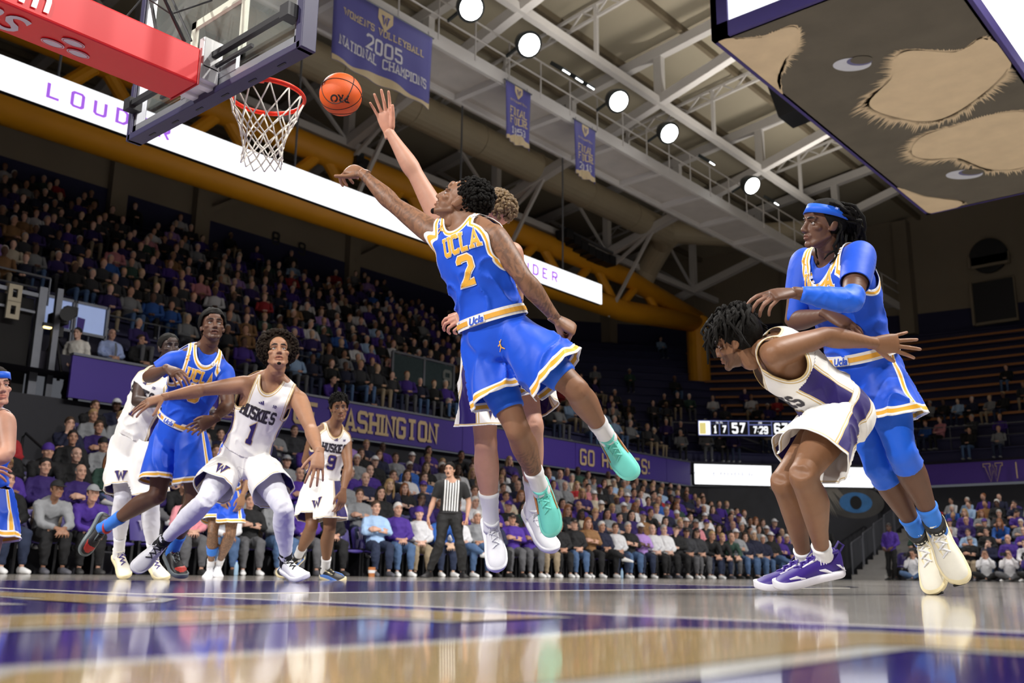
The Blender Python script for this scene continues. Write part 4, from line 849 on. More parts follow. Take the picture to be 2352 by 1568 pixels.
# ---- garments
def wrinkle(V, amp, sc, seed=0):
    out = np.empty(len(V)); sd = Vector((seed*7.3, seed*3.1, seed))
    for i, p in enumerate(V):
        q = Vector(p)*sc+sd; w_ = Vector((mnoise.noise(q*.7), mnoise.noise(q*.7+Vector((5, 5, 5))), 0))*.8; out[i] = (1-abs(mnoise.noise(q*.8+w_)))**5*1.1-.35+.35*mnoise.noise(q*1.9)
    return out*amp
def normals(V, T):
    n = np.cross(V[T[:, 1]]-V[T[:, 0]], V[T[:, 2]]-V[T[:, 0]]); N = np.stack([sum(np.bincount(T[:, k], weights=n[:, c], minlength=len(V)) for k in range(3)) for c in range(3)], 1); return N/(np.linalg.norm(N, axis=1, keepdims=True)+1e-12)
def jersey(root, P, m, s=1., grow=.016, hem=.16, voxel=.0085, wr=.016, seed=1, neckd=.125, loose=.012, name='jersey', sleeves=None, armhole=(.118, .088), neckw=.078, trunk_lo=-.1):
    mb = MB(); mb.loft(*torso_rings(P, grow, s, gd=loose, gw=loose*.6), 24)
    up = unit(spine(P, 1.)-spine(P, .8)); sl = unit(P['shL']-P['shR']); sl = perp(sl, up); fr = np.cross(sl, up)
    for q in 'LR':
        sh = P['sh'+q]; ch = spine(P, .84); mb.cap(ch+(sh-ch)*.3, sh, .070*s+grow, .060*s+grow*.8); mb.cap(P['neck']+unit(P['head']-P['neck'])*.01, sh+up*.012, .045*s+grow*.45, .041*s+grow*.5); mb.cap(spine(P, .72)+(sh-ch)*.35+fr*.055*s, sh+fr*.015*s-up*.01, .052*s+grow, .045*s+grow)
        if sleeves and q in sleeves: limb(mb, sh, P['el'+q], UARM, s=s, grow=grow+.006); mb.ell(sh+unit(P['el'+q]-sh)*.02, (.064*s+grow+.004,)*3)
    V, T = remesh(mb, voxel, 5, .5); N = normals(V, T); o = P['neck']; V = V+N*(wrinkle(V, wr, 9., seed)*np.clip((-((V-o)@up)-.10)/.22, .12, 1))[:, None]
    a = (V-o)@sl; u = (V-o)@up; w = (V-o)@fr; g = np.full(len(V), 1.)
    edge = np.full(len(V), 1.)
    for q, sg in (('L', 1), ('R', -1)):
        so = P['sh'+q]-o; As, us, ws = abs(so@sl), so@up, so@fr
        if sleeves and q in sleeves:
            el = P['el'+q]; d = unit(el-P['sh'+q]); gg = P['sh'+q]@d+sleeves[q]*np.linalg.norm(el-P['sh'+q])-V@d; lat = (As-.02)-a*sg; ga = np.maximum(gg, lat); g = np.minimum(g, ga)
        else:
            e = np.sqrt((np.minimum(u-(us-.05*s), 0)/(armhole[0]*s))**2+((w-ws)/(armhole[1]*s))**2); ga = np.maximum((e-1)*.1*s, (As-.050*s)-a*sg); g = np.minimum(g, ga); edge = np.minimum(edge, ga)
    bl = np.clip(.5+w/.06, 0, 1); dep = .04*s+(neckd*s-.04*s)*bl; e = np.sqrt((a/(neckw*s))**2+((u-.03*s)/dep)**2); gn = np.where(u > .03*s, (np.abs(a)/(neckw*s)-1)*.08, (e-1)*.085); g = np.minimum(g, gn); edge = np.minimum(edge, gn)
    u0 = unit(spine(P, hem+.05)-spine(P, hem-.05)); gh = (V-spine(P, hem))@u0; g = np.minimum(g, gh)
    # distance round the trunk from the side seam
    ax = spine(P, .45); side = np.where(u > -.16*s, .39, np.arctan2((V-ax)@fr, np.abs((V-ax)@sl))*.16*s)
    V, T, A = clip(V, T, g, {'edge': edge, 'side': side, 'lat': a}); me = tmesh(name, V, T, A); ob = obj(name, me, m, root); md = ob.modifiers.new('th', 'SOLIDIFY'); md.thickness = .004; md.offset = -1
    return ob, dict(V=V, T=T, o=o, up=up, sl=sl, fr=fr)
def shorts(root, P, m, s=1., hemt=(.92, .92), flare=.038, voxel=.009, wr=.026, seed=2, waist=.16, name='shorts', fwd=.012, grow=.018, under=None):
    mb = MB(); mb.loft(*torso_rings(P, grow, s, lo=-.2, hi=.3), 24)
    for i, q in enumerate('LR'):
        hp, kn = P['hip'+q], P['kn'+q]; d = unit(kn-hp); fw = perp(P['toe'+q]-P['an'+q], d); L = np.linalg.norm(kn-hp); ou = np.cross(d, fw); C, A, B = [], [], []
        for t, r in ((-.15, .085), (0, .105), (.2, .112), (.45, .116), (.7, .118), (.95, .12), (1.12, .12)):
            rr = r*s+flare*max(0, t); C.append(hp+d*L*t+fw*fwd*max(0, t)); A.append(fw*rr*1.0); B.append(ou*rr*.98)
        mb.loft(C, A, B, 20)
    V, T = remesh(mb, voxel, 5, .5); N = normals(V, T)
    hl = unit(P['hipL']-P['hipR']); up = unit(spine(P, .15)-spine(P, -.05)); hl = perp(hl, up); fr = np.cross(hl, up); o = P['pelvis']
    ax = {q: ((V-P['hip'+q])@unit(P['kn'+q]-P['hip'+q])) for q in 'LR'}; dst = {}
    for q in 'LR':
        d = unit(P['kn'+q]-P['hip'+q]); r = V-P['hip'+q]-np.outer(ax[q], d); dst[q] = np.linalg.norm(r, axis=1)
    isL = dst['L'] < dst['R']; hem = np.where(isL, hemt[0]*np.linalg.norm(P['knL']-P['hipL'])-ax['L'], hemt[1]*np.linalg.norm(P['knR']-P['hipR'])-ax['R'])
    fold = np.clip(1-hem/.5, .25, 1); V = V+N*(wrinkle(V*np.array([1, 1, .45]), wr, 8., seed)*fold)[:, None]
    side = np.empty(len(V))
    for q, sg in (('L', 1), ('R', -1)):
        mk = isL if q == 'L' else ~isL; d = unit(P['kn'+q]-P['hip'+q]); out = perp(hl*sg, d); fq = perp(fr, d); fq = unit(fq-out*(fq@out)); r = V-P['hip'+q]; side[mk] = (np.arctan2(r@fq, r@out)*.135*s)[mk]
    u0 = unit(spine(P, waist+.05)-spine(P, waist-.05)); gw = (spine(P, waist)-V)@u0; axm = np.where(isL, ax['L'], ax['R']); gw = gw+np.maximum(0, axm+.02)*8; g = np.minimum(hem, gw)
    V, T, A = clip(V, T, g, {'edge': hem, 'side': side}); me = tmesh(name, V, T, A); ob = obj(name, me, m, root); md = ob.modifiers.new('th', 'SOLIDIFY'); md.thickness = .004; md.offset = -1
    return ob, dict(V=V, T=T, o=o, up=up, sl=hl, fr=fr)
def band(parent, P, t, h, grow, s, mats, name='waistband'):
    """elastic band round the waist, as stacked stripes (material, from, to)"""
    prof = [(t-.02, 0, 0, 0)]; 
    def ring(tt, g):
        k = [p[0] for p in TORSO]; w = np.interp(tt, k, [p[1] for p in TORSO]); d_ = np.interp(tt, k, [p[2] for p in TORSO]); of = np.interp(tt, k, [p[3] for p in TORSO]); C, A, B = torso_rings(P, grow+g, s, ((tt, w, d_, of),)); return C[0], A[0], B[0]
    L = np.linalg.norm(P['neck']-P['pelvis'])
    for m, a, b, g in mats:
        n = 40; V = []
        for tt, gg in ((t+a*h/L, g-.006), (t+a*h/L, g), (t+b*h/L, g), (t+b*h/L, g-.006)):
            c, A_, B_ = ring(tt, gg); V += [c+A_*math.cos(2*math.pi*j/n)+B_*math.sin(2*math.pi*j/n) for j in range(n)]
        obj(name, MB().add(V, [(i*n+j, i*n+(j+1) % n, (i+1)*n+(j+1) % n, (i+1)*n+j) for i in range(3) for j in range(n)]), m, parent, smooth=False)
def wrap(parent, info, Q, *a_, **k_):
    if isinstance(Q, list) and len(Q) and isinstance(Q[0], tuple):
        for q in Q: _wrap(parent, info, q[1], *a_, **k_)
    else: return _wrap(parent, info, Q, *a_, **k_)
def _wrap(parent, info, Q, a0, u0, m, off=.003, name='letter', fr=None, sl=None, up=None, sub=.012, polys=None, o=None):
    """lay flat lettering on a garment: rays run from in front onto the cloth"""
    fr = info['fr'] if fr is None else fr; sl = info['sl'] if sl is None else sl; up = info['up'] if up is None else up; o = info['o'] if o is None else o
    if 'bvh' not in info: info['bvh'] = BVHTree.FromPolygons(info['V'].tolist(), info['T'].tolist())
    mb = MB(); rt = sl
    def put(p):
        st = o+rt*(a0+p[0])+up*(u0+p[1])+fr*.6; h = info['bvh'].ray_cast(Vector(st), Vector(-fr), 1.0); return None if h[0] is None else np.array(h[0])+fr*off*.5+np.array(h[1])*off*.5*(1 if np.dot(h[1], fr) > 0 else -1)
    for k, q in enumerate(Q):
        q = np.array(q); n1 = max(1, int(np.linalg.norm(q[1]-q[0])/sub+.99)); n2 = max(1, int(np.linalg.norm(q[3]-q[0])/sub+.99)); V = []
        for j in range(n2+1):
            for i in range(n1+1):
                s_, t_ = i/n1, j/n2; V.append(put((q[0]*(1-s_)+q[1]*s_)*(1-t_)+(q[3]*(1-s_)+q[2]*s_)*t_))
        Fc = [(j*(n1+1)+i, j*(n1+1)+i+1, (j+1)*(n1+1)+i+1, (j+1)*(n1+1)+i) for j in range(n2) for i in range(n1)]; Fc = [f for f in Fc if all(V[i] is not None for i in f)]
        if Fc: d_ = V[Fc[0][0]]; mb.add([v+fr*k*2e-5 if v is not None else d_ for v in V], Fc)
    if polys is not None:
        V = [put(p) for p in polys[0]]; Fc = [f for f in polys[1] if all(V[i] is not None for i in f)]
        if Fc: d_ = V[Fc[0][0]]; mb.add([v if v is not None else d_ for v in V], Fc)
    if mb.n: return obj(name, mb, m, parent)
def sleeve(parent, P, a, b, prof, t0, t1, m, s, grow=.004, name='sock', back=(0, 0, 0)):
    mb = MB(); ks = [p[0] for p in prof]; pr = []
    for t in np.linspace(t0, t1, 12): pr.append((t, np.interp(t, ks, [p[1] for p in prof])+.0015*math.sin(t*60), np.interp(t, ks, [p[2] if len(p) > 2 else 0 for p in prof])))
    limb(mb, a, b, pr, back, s, 20, grow); return obj(name, mb, m, parent, smooth=True)
# ---- shoes: local y from heel to toe, z up, x to the outside; ankle sits at (0,.075,.10)
def shoe(root, an, fw, up, mu, ms, ml, L=.315, side=1, mt=None, hi=.115, name='shoe', sole_h=.032, extra=None, mtoe=None, lift=.0):
    fw = unit(fw); up = perp(up, fw); rt = np.cross(fw, up); R = np.stack([rt, fw, up], 1); k = L/.315; o = np.array(an)-R@(np.array([0, .075, .098])*k)
    w = lambda y: np.interp(y, (0, .01, .03, .08, .15, .215, .26, .28, .295, .305, .311, .315), (.020, .029, .038, .040, .043, .053, .051, .045, .037, .029, .021, .010))*k
    xo = lambda y: -side*np.interp(y, (0, .12, .22, .315), (0, .004, .0, -.012))*k
    top = lambda y: np.interp(y, (0, .02, .07, .11, .16, .21, .26, .295, .315), (hi*.92, hi, hi*.95, hi*.93, .088, .067, .056, .046, .034))*k
    t = obj(name, None, None, root) if False else None
    ys = np.array([.001, .012, .035, .065, .095, .125, .155, .185, .215, .245, .27, .29, .305, .314])
    ws0 = lambda y: w(np.clip(y, .03, .25))*math.sqrt(max(.01, 1-(max(0, y-.25)/.067)**2.4))*math.sqrt(max(.01, 1-(max(0, .03-y)/.032)**2.4))
    V = []; n = 18; up_ = MB()
    for y in ys:
        W_ = ws0(y); H = top(y)-.012*k
        for j in range(n):
            a = 2*math.pi*j/n; cx, cz = math.cos(a), math.sin(a); sx = np.sign(cx)*abs(cx)**.75; sz = np.sign(cz)*abs(cz)**.85; taper = 1-.30*max(0, cz)*(1 if y < .2 else .5)
            V.append([xo(y)+W_*.96*sx*taper, y*k, .012*k+H/2+H/2*sz])
    nn = len(ys); V = [[xo(0), 0, .04*k]]+V+[[xo(.315), .3155*k, .026*k]]; Fc = [(0, 1+j, 1+(j+1) % n) for j in range(n)]+[(1+i*n+j, 1+(i+1)*n+j, 1+(i+1)*n+(j+1) % n, 1+i*n+(j+1) % n) for i in range(nn-1) for j in range(n)]+[(1+(nn-1)*n+j, len(V)-1, 1+(nn-1)*n+(j+1) % n) for j in range(n)]
    up_.add(np.array(V)@R.T+o, Fc); sh = obj(name, up_, mu, root, smooth=True)
    # sole: outline slab with toe spring
    sl = MB(); yy = .1575+.1615*np.sin(np.linspace(-1, 1, 26)*math.pi/2); spring = lambda y: .012*max(0, (y-.24)/.08)**2*k+.004*max(0, (.03-y)/.03)*k
    ws = lambda y: (w(np.clip(y, .03, .25))+.004)*math.sqrt(max(.002, 1-(max(0, y-.25)/.0695)**2.2))*math.sqrt(max(.002, 1-(max(0, .03-y)/.0345)**2.2))
    Vs = []
    for z, g in ((0, -.003), (.006, .003), (sole_h*.9, .0035), (sole_h, .0)):
        ring = [];
        for y in yy: ring.append((xo(y)+(ws(y)+g)*side, y*k, z*k+spring(y)))
        for y in yy[::-1]: ring.append((xo(y)-(ws(y)+g)*side, y*k, z*k+spring(y)))
        Vs += ring
    m_ = len(ring); Fc = [tuple(range(m_))[::-1], tuple(3*m_+i for i in range(m_))]+[(i*m_+j, i*m_+(j+1) % m_, (i+1)*m_+(j+1) % m_, (i+1)*m_+j) for i in range(3) for j in range(m_)]
    sl.add(np.array(Vs)@R.T+o, Fc); obj('sole', sl, ms, sh, smooth=True)
    lc = MB()
    for i, y in enumerate(np.linspace(.115, .195, 6)):
        z = top(y)+.001; W_ = .022*k*(1-.03*i); d = .012*(1 if i % 2 else -1)
        lc.tube([R@np.array(p)+o for p in ((xo(y)-W_, (y-d)*k, z-.006*k), (xo(y), y*k, z+.003*k), (xo(y)+W_, (y+d)*k, z-.006*k))], .0042*k, 6)
    for sx in (-1, 1): lc.tube([R@np.array(p)+o for p in ((xo(.11), .11*k, top(.11)+.004), (xo(.11)+sx*.02, .118*k, top(.11)+.012), (xo(.11)+sx*.034, .135*k, top(.13)-.004), (xo(.11)+sx*.02, .14*k, top(.13)+.002))], .0026*k, 5)
    obj('laces', lc, ml, sh)
    es = MB()
    for sx in (-1, 1): es.tube([R@np.array((xo(y)+sx*.024*k*(1-.1*i), y*k, top(y)-.007*k))+o for i, y in enumerate((.105, .13, .155, .18, .2))], .0055*k, 6)
    obj('eyestay', es, ms, sh); cl = MB().tube([R@np.array((.036*k*math.cos(a), (.066+.050*math.sin(a))*k, (hi+.004+.010*math.sin(a))*k))+o for a in np.linspace(0, 2*math.pi, 18, False)], .009*k, 8, True); obj('collar_pad', cl, mt or mu, sh, smooth=True)
    tg = MB(); tg.loft([R@np.array((xo(y), y*k, z))+o for y, z in ((.125, .088*k), (.105, .108*k), (.092, .128*k), (.088, .137*k))], [R@np.array((wd*k, 0, 0)) for wd in (.024, .028, .027, .018)], [R@np.array((0, .007*k, .006*k))]*4, 10); obj('tongue', tg, mt or mu, sh, smooth=True)
    if extra: extra(sh, lambda x, y, z: R@(np.array((x, y, z))*k)+o, side, w, top, xo)
    return sh
# ---- hair
def head_frame(P): return frame(P['face'], P['hup'])
def place(P, V, hs=1.): return np.array(V)*hs@head_frame(P).T+P['head']
def curls(root, P, m, c=(0, -.03, .055), r=(.10, .11, .095), n=900, size=.011, seed=1, face=.06, zmin=-.06, name='hair', hs=1., shrink=.92):
    rr = random.Random(seed); mb = MB(); c = np.array(c); r = np.array(r)
    base = MB().ell((0, 0, 0), (1, 1, 1), 24, 16).arrays(); V = base[0]*r*shrink+c; V[:, 1] = np.minimum(V[:, 1], face+.15*np.maximum(0, V[:, 2]-.05)); V[:, 2] = np.maximum(V[:, 2], zmin); mb.add(V, base[1])
    ico = MB().ell((0, 0, 0), (1, 1, 1), 6, 4).arrays(); k = 0
    while k < n:
        v = np.array([rr.gauss(0, 1) for _ in range(3)]); v /= np.linalg.norm(v); p = c+v*r*rr.uniform(.9, 1.04)
        if p[2] < zmin or p[1] > face+.15*max(0, p[2]-.05)+.008: continue
        q = ico[0]*np.array([rr.uniform(.6, 1.3) for _ in range(3)])*size; mb.add(q+p, ico[1]); k += 1
    V, Fc = mb.arrays(); o2 = MB(); o2.add(place(P, V, hs), Fc); return obj(name, o2, m, root, smooth=True)
def skull_cap(root, P, m, thick=.008, zf=.06, zb=-.05, name='hair', hs=1., noise_=.004, seed=1, side=.0):
    mb = MB().ell((0, -.012, .032), (.0765+thick, .099+thick, .091+thick), 40, 28); V, Fc = mb.arrays(); T = np.array([t for f in Fc for t in ([f] if len(f) == 3 else [(f[0], f[1], f[2]), (f[0], f[2], f[3])])])
    lim = np.interp(V[:, 1], (-.1, -.02, .03, .06, .1), (zb, zb+.01, side+.01, zf-.005, zf)); g = V[:, 2]-lim; V, T, _ = clip(V, T, g)
    for i in range(len(V)): V[i] *= 1+noise_*8*mnoise.noise(Vector(V[i])*60+Vector((seed, 0, 0)))
    me = tmesh(name, place(P, V, hs), T); o = obj(name, me, m, root); md = o.modifiers.new('t', 'SOLIDIFY'); md.thickness = .01; md.offset = -1; return o
def locs(root, P, m, strands, r=.0065, name='hair', hs=1., seed=1):
    """dreadlocks: list of polylines in head space"""
    rr = random.Random(seed); mb = MB()
    for st in strands:
        st = np.array(st, float); k = len(st); t = np.linspace(0, 1, k); tt = np.linspace(0, 1, 10); pts = np.stack([np.interp(tt, t, st[:, c]) for c in range(3)], 1); pts = pts*.5+np.roll(pts, 1, 0)*.25+np.roll(pts, -1, 0)*.25 if False else pts
        pts[1:] += np.array([[rr.gauss(0, .003) for _ in range(3)] for _ in range(9)]); rad = r*np.array([.7, 1, 1.08, .95, 1.06, .96, 1.04, .94, .85, .5])*rr.uniform(.8, 1.15); mb.tube(place(P, pts, hs), rad*hs, 7)
    return obj(name, mb, m, root, smooth=True)
# ================================================================ players
UB, UW_, UG = srgb(20, 82, 212), srgb(240, 240, 240), srgb(244, 182, 58)
HW, HG, HN = srgb(240, 238, 234), srgb(206, 180, 128), srgb(38, 22, 98)
M_uj = cloth_mat('blue_jersey_knit', UB, [(.008, UW_), (.018, UG), (.025, UW_)])
M_us = cloth_mat('blue_shorts_satin', UB, [(.012, UW_), (.030, UG), (.042, UW_)], [(.007, UG), (.017, UW_)], rough=.5, sheen=.2)
M_us2 = cloth_mat('blue_shorts_plain_side', UB, [(.012, UW_), (.030, UG), (.042, UW_)], rough=.5, sheen=.2)
M_ut = cloth_mat('blue_undershirt', srgb(22, 80, 205), rough=.55)
M_hj = cloth_mat('white_jersey_knit', HW, [(.007, HG), (.011, UW_), (.018, HG)], [(.050, HN), (.056, HG), (.060, UW_), (.066, HG)])
M_hs = cloth_mat('white_shorts_satin', HW, [(.006, UW_), (.012, HG)], [(.050, HN), (.056, HG), (.060, UW_), (.066, HG)], rough=.55, sheen=.2)
M_wband = mat('white_elastic', srgb(232, 230, 226), .7, var=.05, scale=60); M_gband = mat('gold_elastic', srgb(232, 170, 60), .7, var=.05, scale=60)
M_let_g = mat('gold_twill', UG, .6, var=.05, scale=50); M_let_w = mat('white_twill', UW_, .6, var=.03, scale=50); M_let_n = mat('navy_twill', HN, .6, var=.05, scale=50); M_let_k = mat('charcoal_twill', srgb(34, 28, 38), .6, var=.05, scale=50); M_let_hg = mat('pale_gold_twill', HG, .6); M_let_b = mat('blue_twill', UB, .6)
M_hair = mat('black_hair', (.006, .005, .004), .7, var=.4, scale=60, bump=.5, bscale=300, spec=.15); M_hairb = mat('brown_hair', (.016, .010, .006), .75, var=.4, scale=60, bump=.5, bscale=300, spec=.12); M_hairl = mat('blond_brown_hair', (.20, .125, .055), .5, var=.5, scale=70, bump=.5, bscale=300)
M_bsock = cloth_mat('blue_sock', srgb(58, 128, 226), rough=.8, bump=.4); M_wsock = cloth_mat('white_sock', srgb(236, 236, 238), rough=.8, bump=.4); M_wt = cloth_mat('white_tights', srgb(226, 226, 234), rough=.6, bump=.1); M_bt = cloth_mat('blue_tights', srgb(28, 98, 224), rough=.5, bump=.15)
M_kb = mat('black_knit', srgb(18, 18, 20), .7, var=.2, scale=40)
def shoe_m(n, c, r=.5, **k): return mat(n, srgb(*c), r, var=.06, scale=30, **k)
S_mint, S_mints = shoe_m('mint_mesh', (118, 222, 208)), shoe_m('mint_sole', (128, 222, 206)); S_white, S_whites = shoe_m('white_knit', (222, 222, 226)), shoe_m('white_sole', (232, 232, 236)); S_cream, S_creams = shoe_m('cream_leather', (232, 228, 214)), shoe_m('cream_sole', (236, 222, 180)); S_pur, S_purs = shoe_m('purple_mesh', (58, 34, 132)), shoe_m('white_purple_sole', (228, 226, 236)); S_blk, S_blks = shoe_m('black_mesh', (26, 24, 26)), shoe_m('grey_sole', (120, 130, 132)); S_copper = shoe_m('copper_trim', (170, 104, 52)); S_pink = shoe_m('pink_plate', (232, 96, 160)); S_red = shoe_m('red_trim', (190, 50, 40)); S_sky = shoe_m('sky_blue_foam', (90, 140, 226)); S_dpur = shoe_m('deep_purple_rubber', (48, 28, 104))
def J(**k):
    return {n: at(*v) for n, v in k.items()}
def cv(x, y, z): return unit(CR*x+CU*y+CF*z)          # direction: right, up, away as seen in the photo
def person(label, P): 
    p = P['pelvis']; return thing('person', label, 'person', (p[0], p[1], 0))
def ucla_front(jo, ji, num, big=True, k=1.0, word='UCLA', dx=0., du=0., ndx=0.):
    for g, m, o in ((.55, M_let_w, .0035), (0, M_let_g, .006)):
        wrap(jo, ji, text_quads(word, .088*k, True, 1.15, 3.6, wx=.68, grow=g), dx, -.185*k+du, m, o)
        if num: wrap(jo, ji, text_quads(num, .135*k, True, 1.2, 3.6, wx=.85, grow=g), dx+ndx, -.315*k+du, m, o, 'number')
    jump(jo, ji, -.115*k+dx, -.085*k+du, M_let_g); 
    wrap(jo, ji, text_quads('B1G', .024*k, False, 1.5, 3.6, wx=1.3), .085*k+dx, -.075*k+du, M_let_w, .004, 'conference_patch')
def jump(par, info, a, u, m, k=1., **kw):
    Q = [[[-.004, -.004], [.004, -.004], [.003, .014], [-.003, .014]], [[-.004, -.003], [.0, -.006], [-.014, -.020], [-.018, -.018]], [[0, -.006], [.004, -.003], [.018, -.012], [.016, -.016]], [[-.002, .010], [.002, .012], [.013, .026], [.010, .027]], [[-.003, .012], [-.001, .008], [-.015, .002], [-.016, .006]], [[-.004, .015], [.004, .015], [.004, .022], [-.004, .022]]]
    wrap(par, info, np.array(Q)*k, a, u, m, .004, 'jumper_mark', **kw)
def husk_front(jo, ji, num, k=1., word='HUSKIES', dx=0., du=0., slim=.55, ndx=0.):
    wrap(jo, ji, text_quads(word, .088*k, True, 1.05, 3.3, wx=slim, grow=.25), dx, -.20*k+du, M_let_k, .004)
    for g, m, o in ((.45, M_let_hg, .0035), (0, M_let_n, .006)): wrap(jo, ji, text_quads(num, .14*k, True, 1.35, 3.4, wx=.8, grow=g), dx+ndx, -.345*k+du, m, o, 'number')
    Q = [[[i*.012, 0], [i*.012+.009, 0], [i*.012+.004, .010+.008*i], [i*.012-.005, .010+.008*i]] for i in range(3)]; wrap(jo, ji, np.array(Q), -.015*k+dx, -.125*k+du, M_let_n, .004, 'stripe_mark')
    wrap(jo, ji, text_quads('10', .018*k, False, 1.6, 3.6), .085*k+dx, -.115*k+du, M_let_n, .004, 'conference_patch')
def wlogo(so, si, P, q, m=M_let_n, k=.07, t=.72, a=0., fr=None):
    d = unit(P['kn'+q]-P['hip'+q]); f = perp(si['fr'] if fr is None else fr, d); u = -d; sl = np.cross(u, f); o = P['hip'+q]+(P['kn'+q]-P['hip'+q])*t
    for g, mm, of in ((.5, M_let_hg, .003), (0, m, .006)): wrap(so, si, text_quads('W', k, True, 1.5, grow=g), a, 0, mm, of, 'logo', fr=f, sl=sl, up=u, o=o)
def ucla_band(root, P, s, t=.17):
    band(root, P, t, .05, .036, s, [(M_wband, -.5, .5, .0), (M_gband, -.22, .22, .0025)])
def script(root, P, s, t, a=0.):
    V, Fc = MB().loft(*torso_rings(P, .040, s, lo=-.1, hi=.5), 40).arrays(); u = unit(spine(P, t+.05)-spine(P, t-.05)); sl = perp(P['hipL']-P['hipR'], u); inf = dict(V=V, T=np.array(Fc, dtype=object), o=spine(P, t), up=u, sl=sl, fr=np.cross(sl, u)); inf['bvh'] = BVHTree.FromPolygons(V.tolist(), Fc)
    wrap(root, inf, [np.array([[-.05, -.02], [.05, -.02], [.05, .02], [-.05, .02]])], a, 0, M_let_w, .001, 'band_patch'); wrap(root, inf, [], a, -.002, M_let_b, .004, 'band_script', polys=font_quads('Ucla', .048, shear=.4, bold=.001))
def tights(root, P, q, m, s, thigh=(.4, 1.03), calf=(-.06, .25), grow=.006, name='leg_sleeve'):
    bk = -(P['toe'+q]-P['an'+q]); mb = MB(); ks = [p[0] for p in THIGH]; f = lambda pr, t0, t1, n=8: [(t, np.interp(t, [p[0] for p in pr], [p[1] for p in pr]), np.interp(t, [p[0] for p in pr], [p[2] if len(p) > 2 else 0 for p in pr])) for t in np.linspace(t0, t1, n)]
    kn = P['kn'+q]; limb(mb, P['hip'+q], kn, f(THIGH, *thigh), bk, s, 20, grow); limb(mb, kn, P['an'+q], f(CALF, *calf), bk, s, 20, grow); fw = P['toe'+q]-P['an'+q]; mb.ell(kn+perp(fw, P['an'+q]-kn)*.018*s, (.043*s+grow,)*3)
    mb.ell(P['hip'+q]*.55+kn*.45+perp(fw, kn-P['hip'+q])*.02*s, (.072*s+grow,)*3)
    V, T = remesh(mb, .009, 4, .5); N = normals(V, T); V = V+N*wrinkle(V, .003, 16, 3)[:, None]; o = obj(name, tmesh(name, V, T), m, root); return o
def sock(root, P, q, m, s, t0=.72, t1=1.10, name='sock'): return sleeve(root, P, P['kn'+q], P['an'+q], CALF, t0, t1, m, s, .006, name, -(P['toe'+q]-P['an'+q]))
def put_shoe(root, P, q, mu, ms, ml, up=None, **k):
    an = P['an'+q]; fw = unit(P['toe'+q]-an); sh = unit(P['kn'+q]-an); fw2 = k.pop('fw', None); fw = unit(fw2) if fw2 is not None else perp(fw, perp(sh, fw)*.98+fw*.0) if False else fw
    return shoe(root, an, fw, sh if up is None else up, mu, ms, ml, side=1 if q == 'R' else -1, **k)
def goatee(root, P, hs=1., k=1.):
    e = MB().ell((0, .086, -.106), (.017*k, .0135, .012*k), 14, 10); V, Fc = e.arrays(); obj('goatee', MB().add(place(P, V, hs), Fc), M_hair, root, smooth=True)
def fist(): return ((75, 95, 60), (78, 98, 60), (80, 98, 60), (82, 98, 60))
BROWN, DARK, LIGHT, MED, PALE = (.26, .128, .070), (.13, .061, .036), (.31, .165, .09), (.24, .115, .058), (.58, .31, .215)

# ---- number 2, blue, leaping at the ball
P = J(pelvis=(1142, 778, 4.74), neck=(1066, 505, 4.78), hipL=(1180, 768, 4.67), hipR=(1106, 795, 4.80), shL=(1134, 540, 4.68), shR=(996, 536, 4.86), elL=(1204, 640, 4.60), wrL=(1277, 733, 4.66), elR=(905, 470, 5.10), wrR=(832, 398, 5.24),
      knL=(1322, 893, 4.55), anL=(1392, 1000, 4.80), toeL=(1450, 1098, 4.72), knR=(1188, 985, 4.66), anR=(1240, 1118, 4.90), toeR=(1272, 1228, 4.80), head=(1056, 466, 4.80))
P['face'] = cv(-.80, .56, .12); P['hup'] = cv(.57, .82, 0)
pA = person('leaping player in blue number 2 jersey and mint green shoes reaching for the ball', P); s = 1.0
def tatA(V):
    f = lambda a, b, r: np.clip(1.25-np.abs(np.linalg.norm(V-a-np.outer(np.clip(((V-a)@(b-a))/((b-a)@(b-a)), .05, .93), b-a), axis=1))/r, 0, 1)
    return np.maximum.reduce([f(P['shR'], P['elR'], .075), f(P['elR'], P['wrR'], .06), f(P['shL'], P['elL'], .075), f(P['elL'], P['wrL'], .06), f(P['knR']*.65+P['anR']*.35, P['anR'], .07)])
make_person(pA, P, BROWN, s, dict(beard=.22, moust=.7, jaw=1.02), {'L': dict(dir=at(1318, 757, 4.68)-P['wrL'], back=cv(.5, .55, -.55), curl=fist(), thumb=(28, 45, 45), size=1.08), 'R': dict(dir=at(786, 384, 5.32)-P['wrR'], back=cv(-.2, .75, -.55), curl=(38, 42, 48, 52), thumb=(55, -10, 10), size=1.08)}, tat=tatA, matname='skin_inked')
jo, ji = jersey(pA, P, M_uj, s, hem=.19, seed=3, neckd=.085, armhole=(.112, .072)); ucla_front(jo, ji, '2', k=1.06, du=.07, dx=.03)
so, si = shorts(pA, P, M_us2, s, hemt=(.75, .63), seed=4, flare=.05, waist=.17, wr=.03); jump(so, si, .10, -.05, M_let_g, 1.2); ucla_band(pA, P, s)
script(pA, P, s, .17, .02)
for q in 'LR': sleeve(pA, P, P['hip'+q], P['kn'+q], THIGH, .45, .82 if q == 'L' else .78, M_bt, s, .008, 'compression_short'); sock(pA, P, q, M_wsock, s, .70)
def mint_x(sh, f, side, w, top, xo):
    mb = MB(); 
    for sx in (-1, 1): mb.tube([f(sx*.040, .07, .055), f(sx*.044, .12, .04), f(sx*.049, .19, .035)], .006, 6)
    obj('swoosh', mb, S_copper, sh); obj('heel_tab', MB().loft([f(0, -.004, .05), f(0, -.006, .09), f(0, -.002, .12)], [f(.016, 0, 0)-f(0, 0, 0)]*3, [f(0, .006, 0)-f(0, 0, 0)]*3, 10), S_copper, sh)
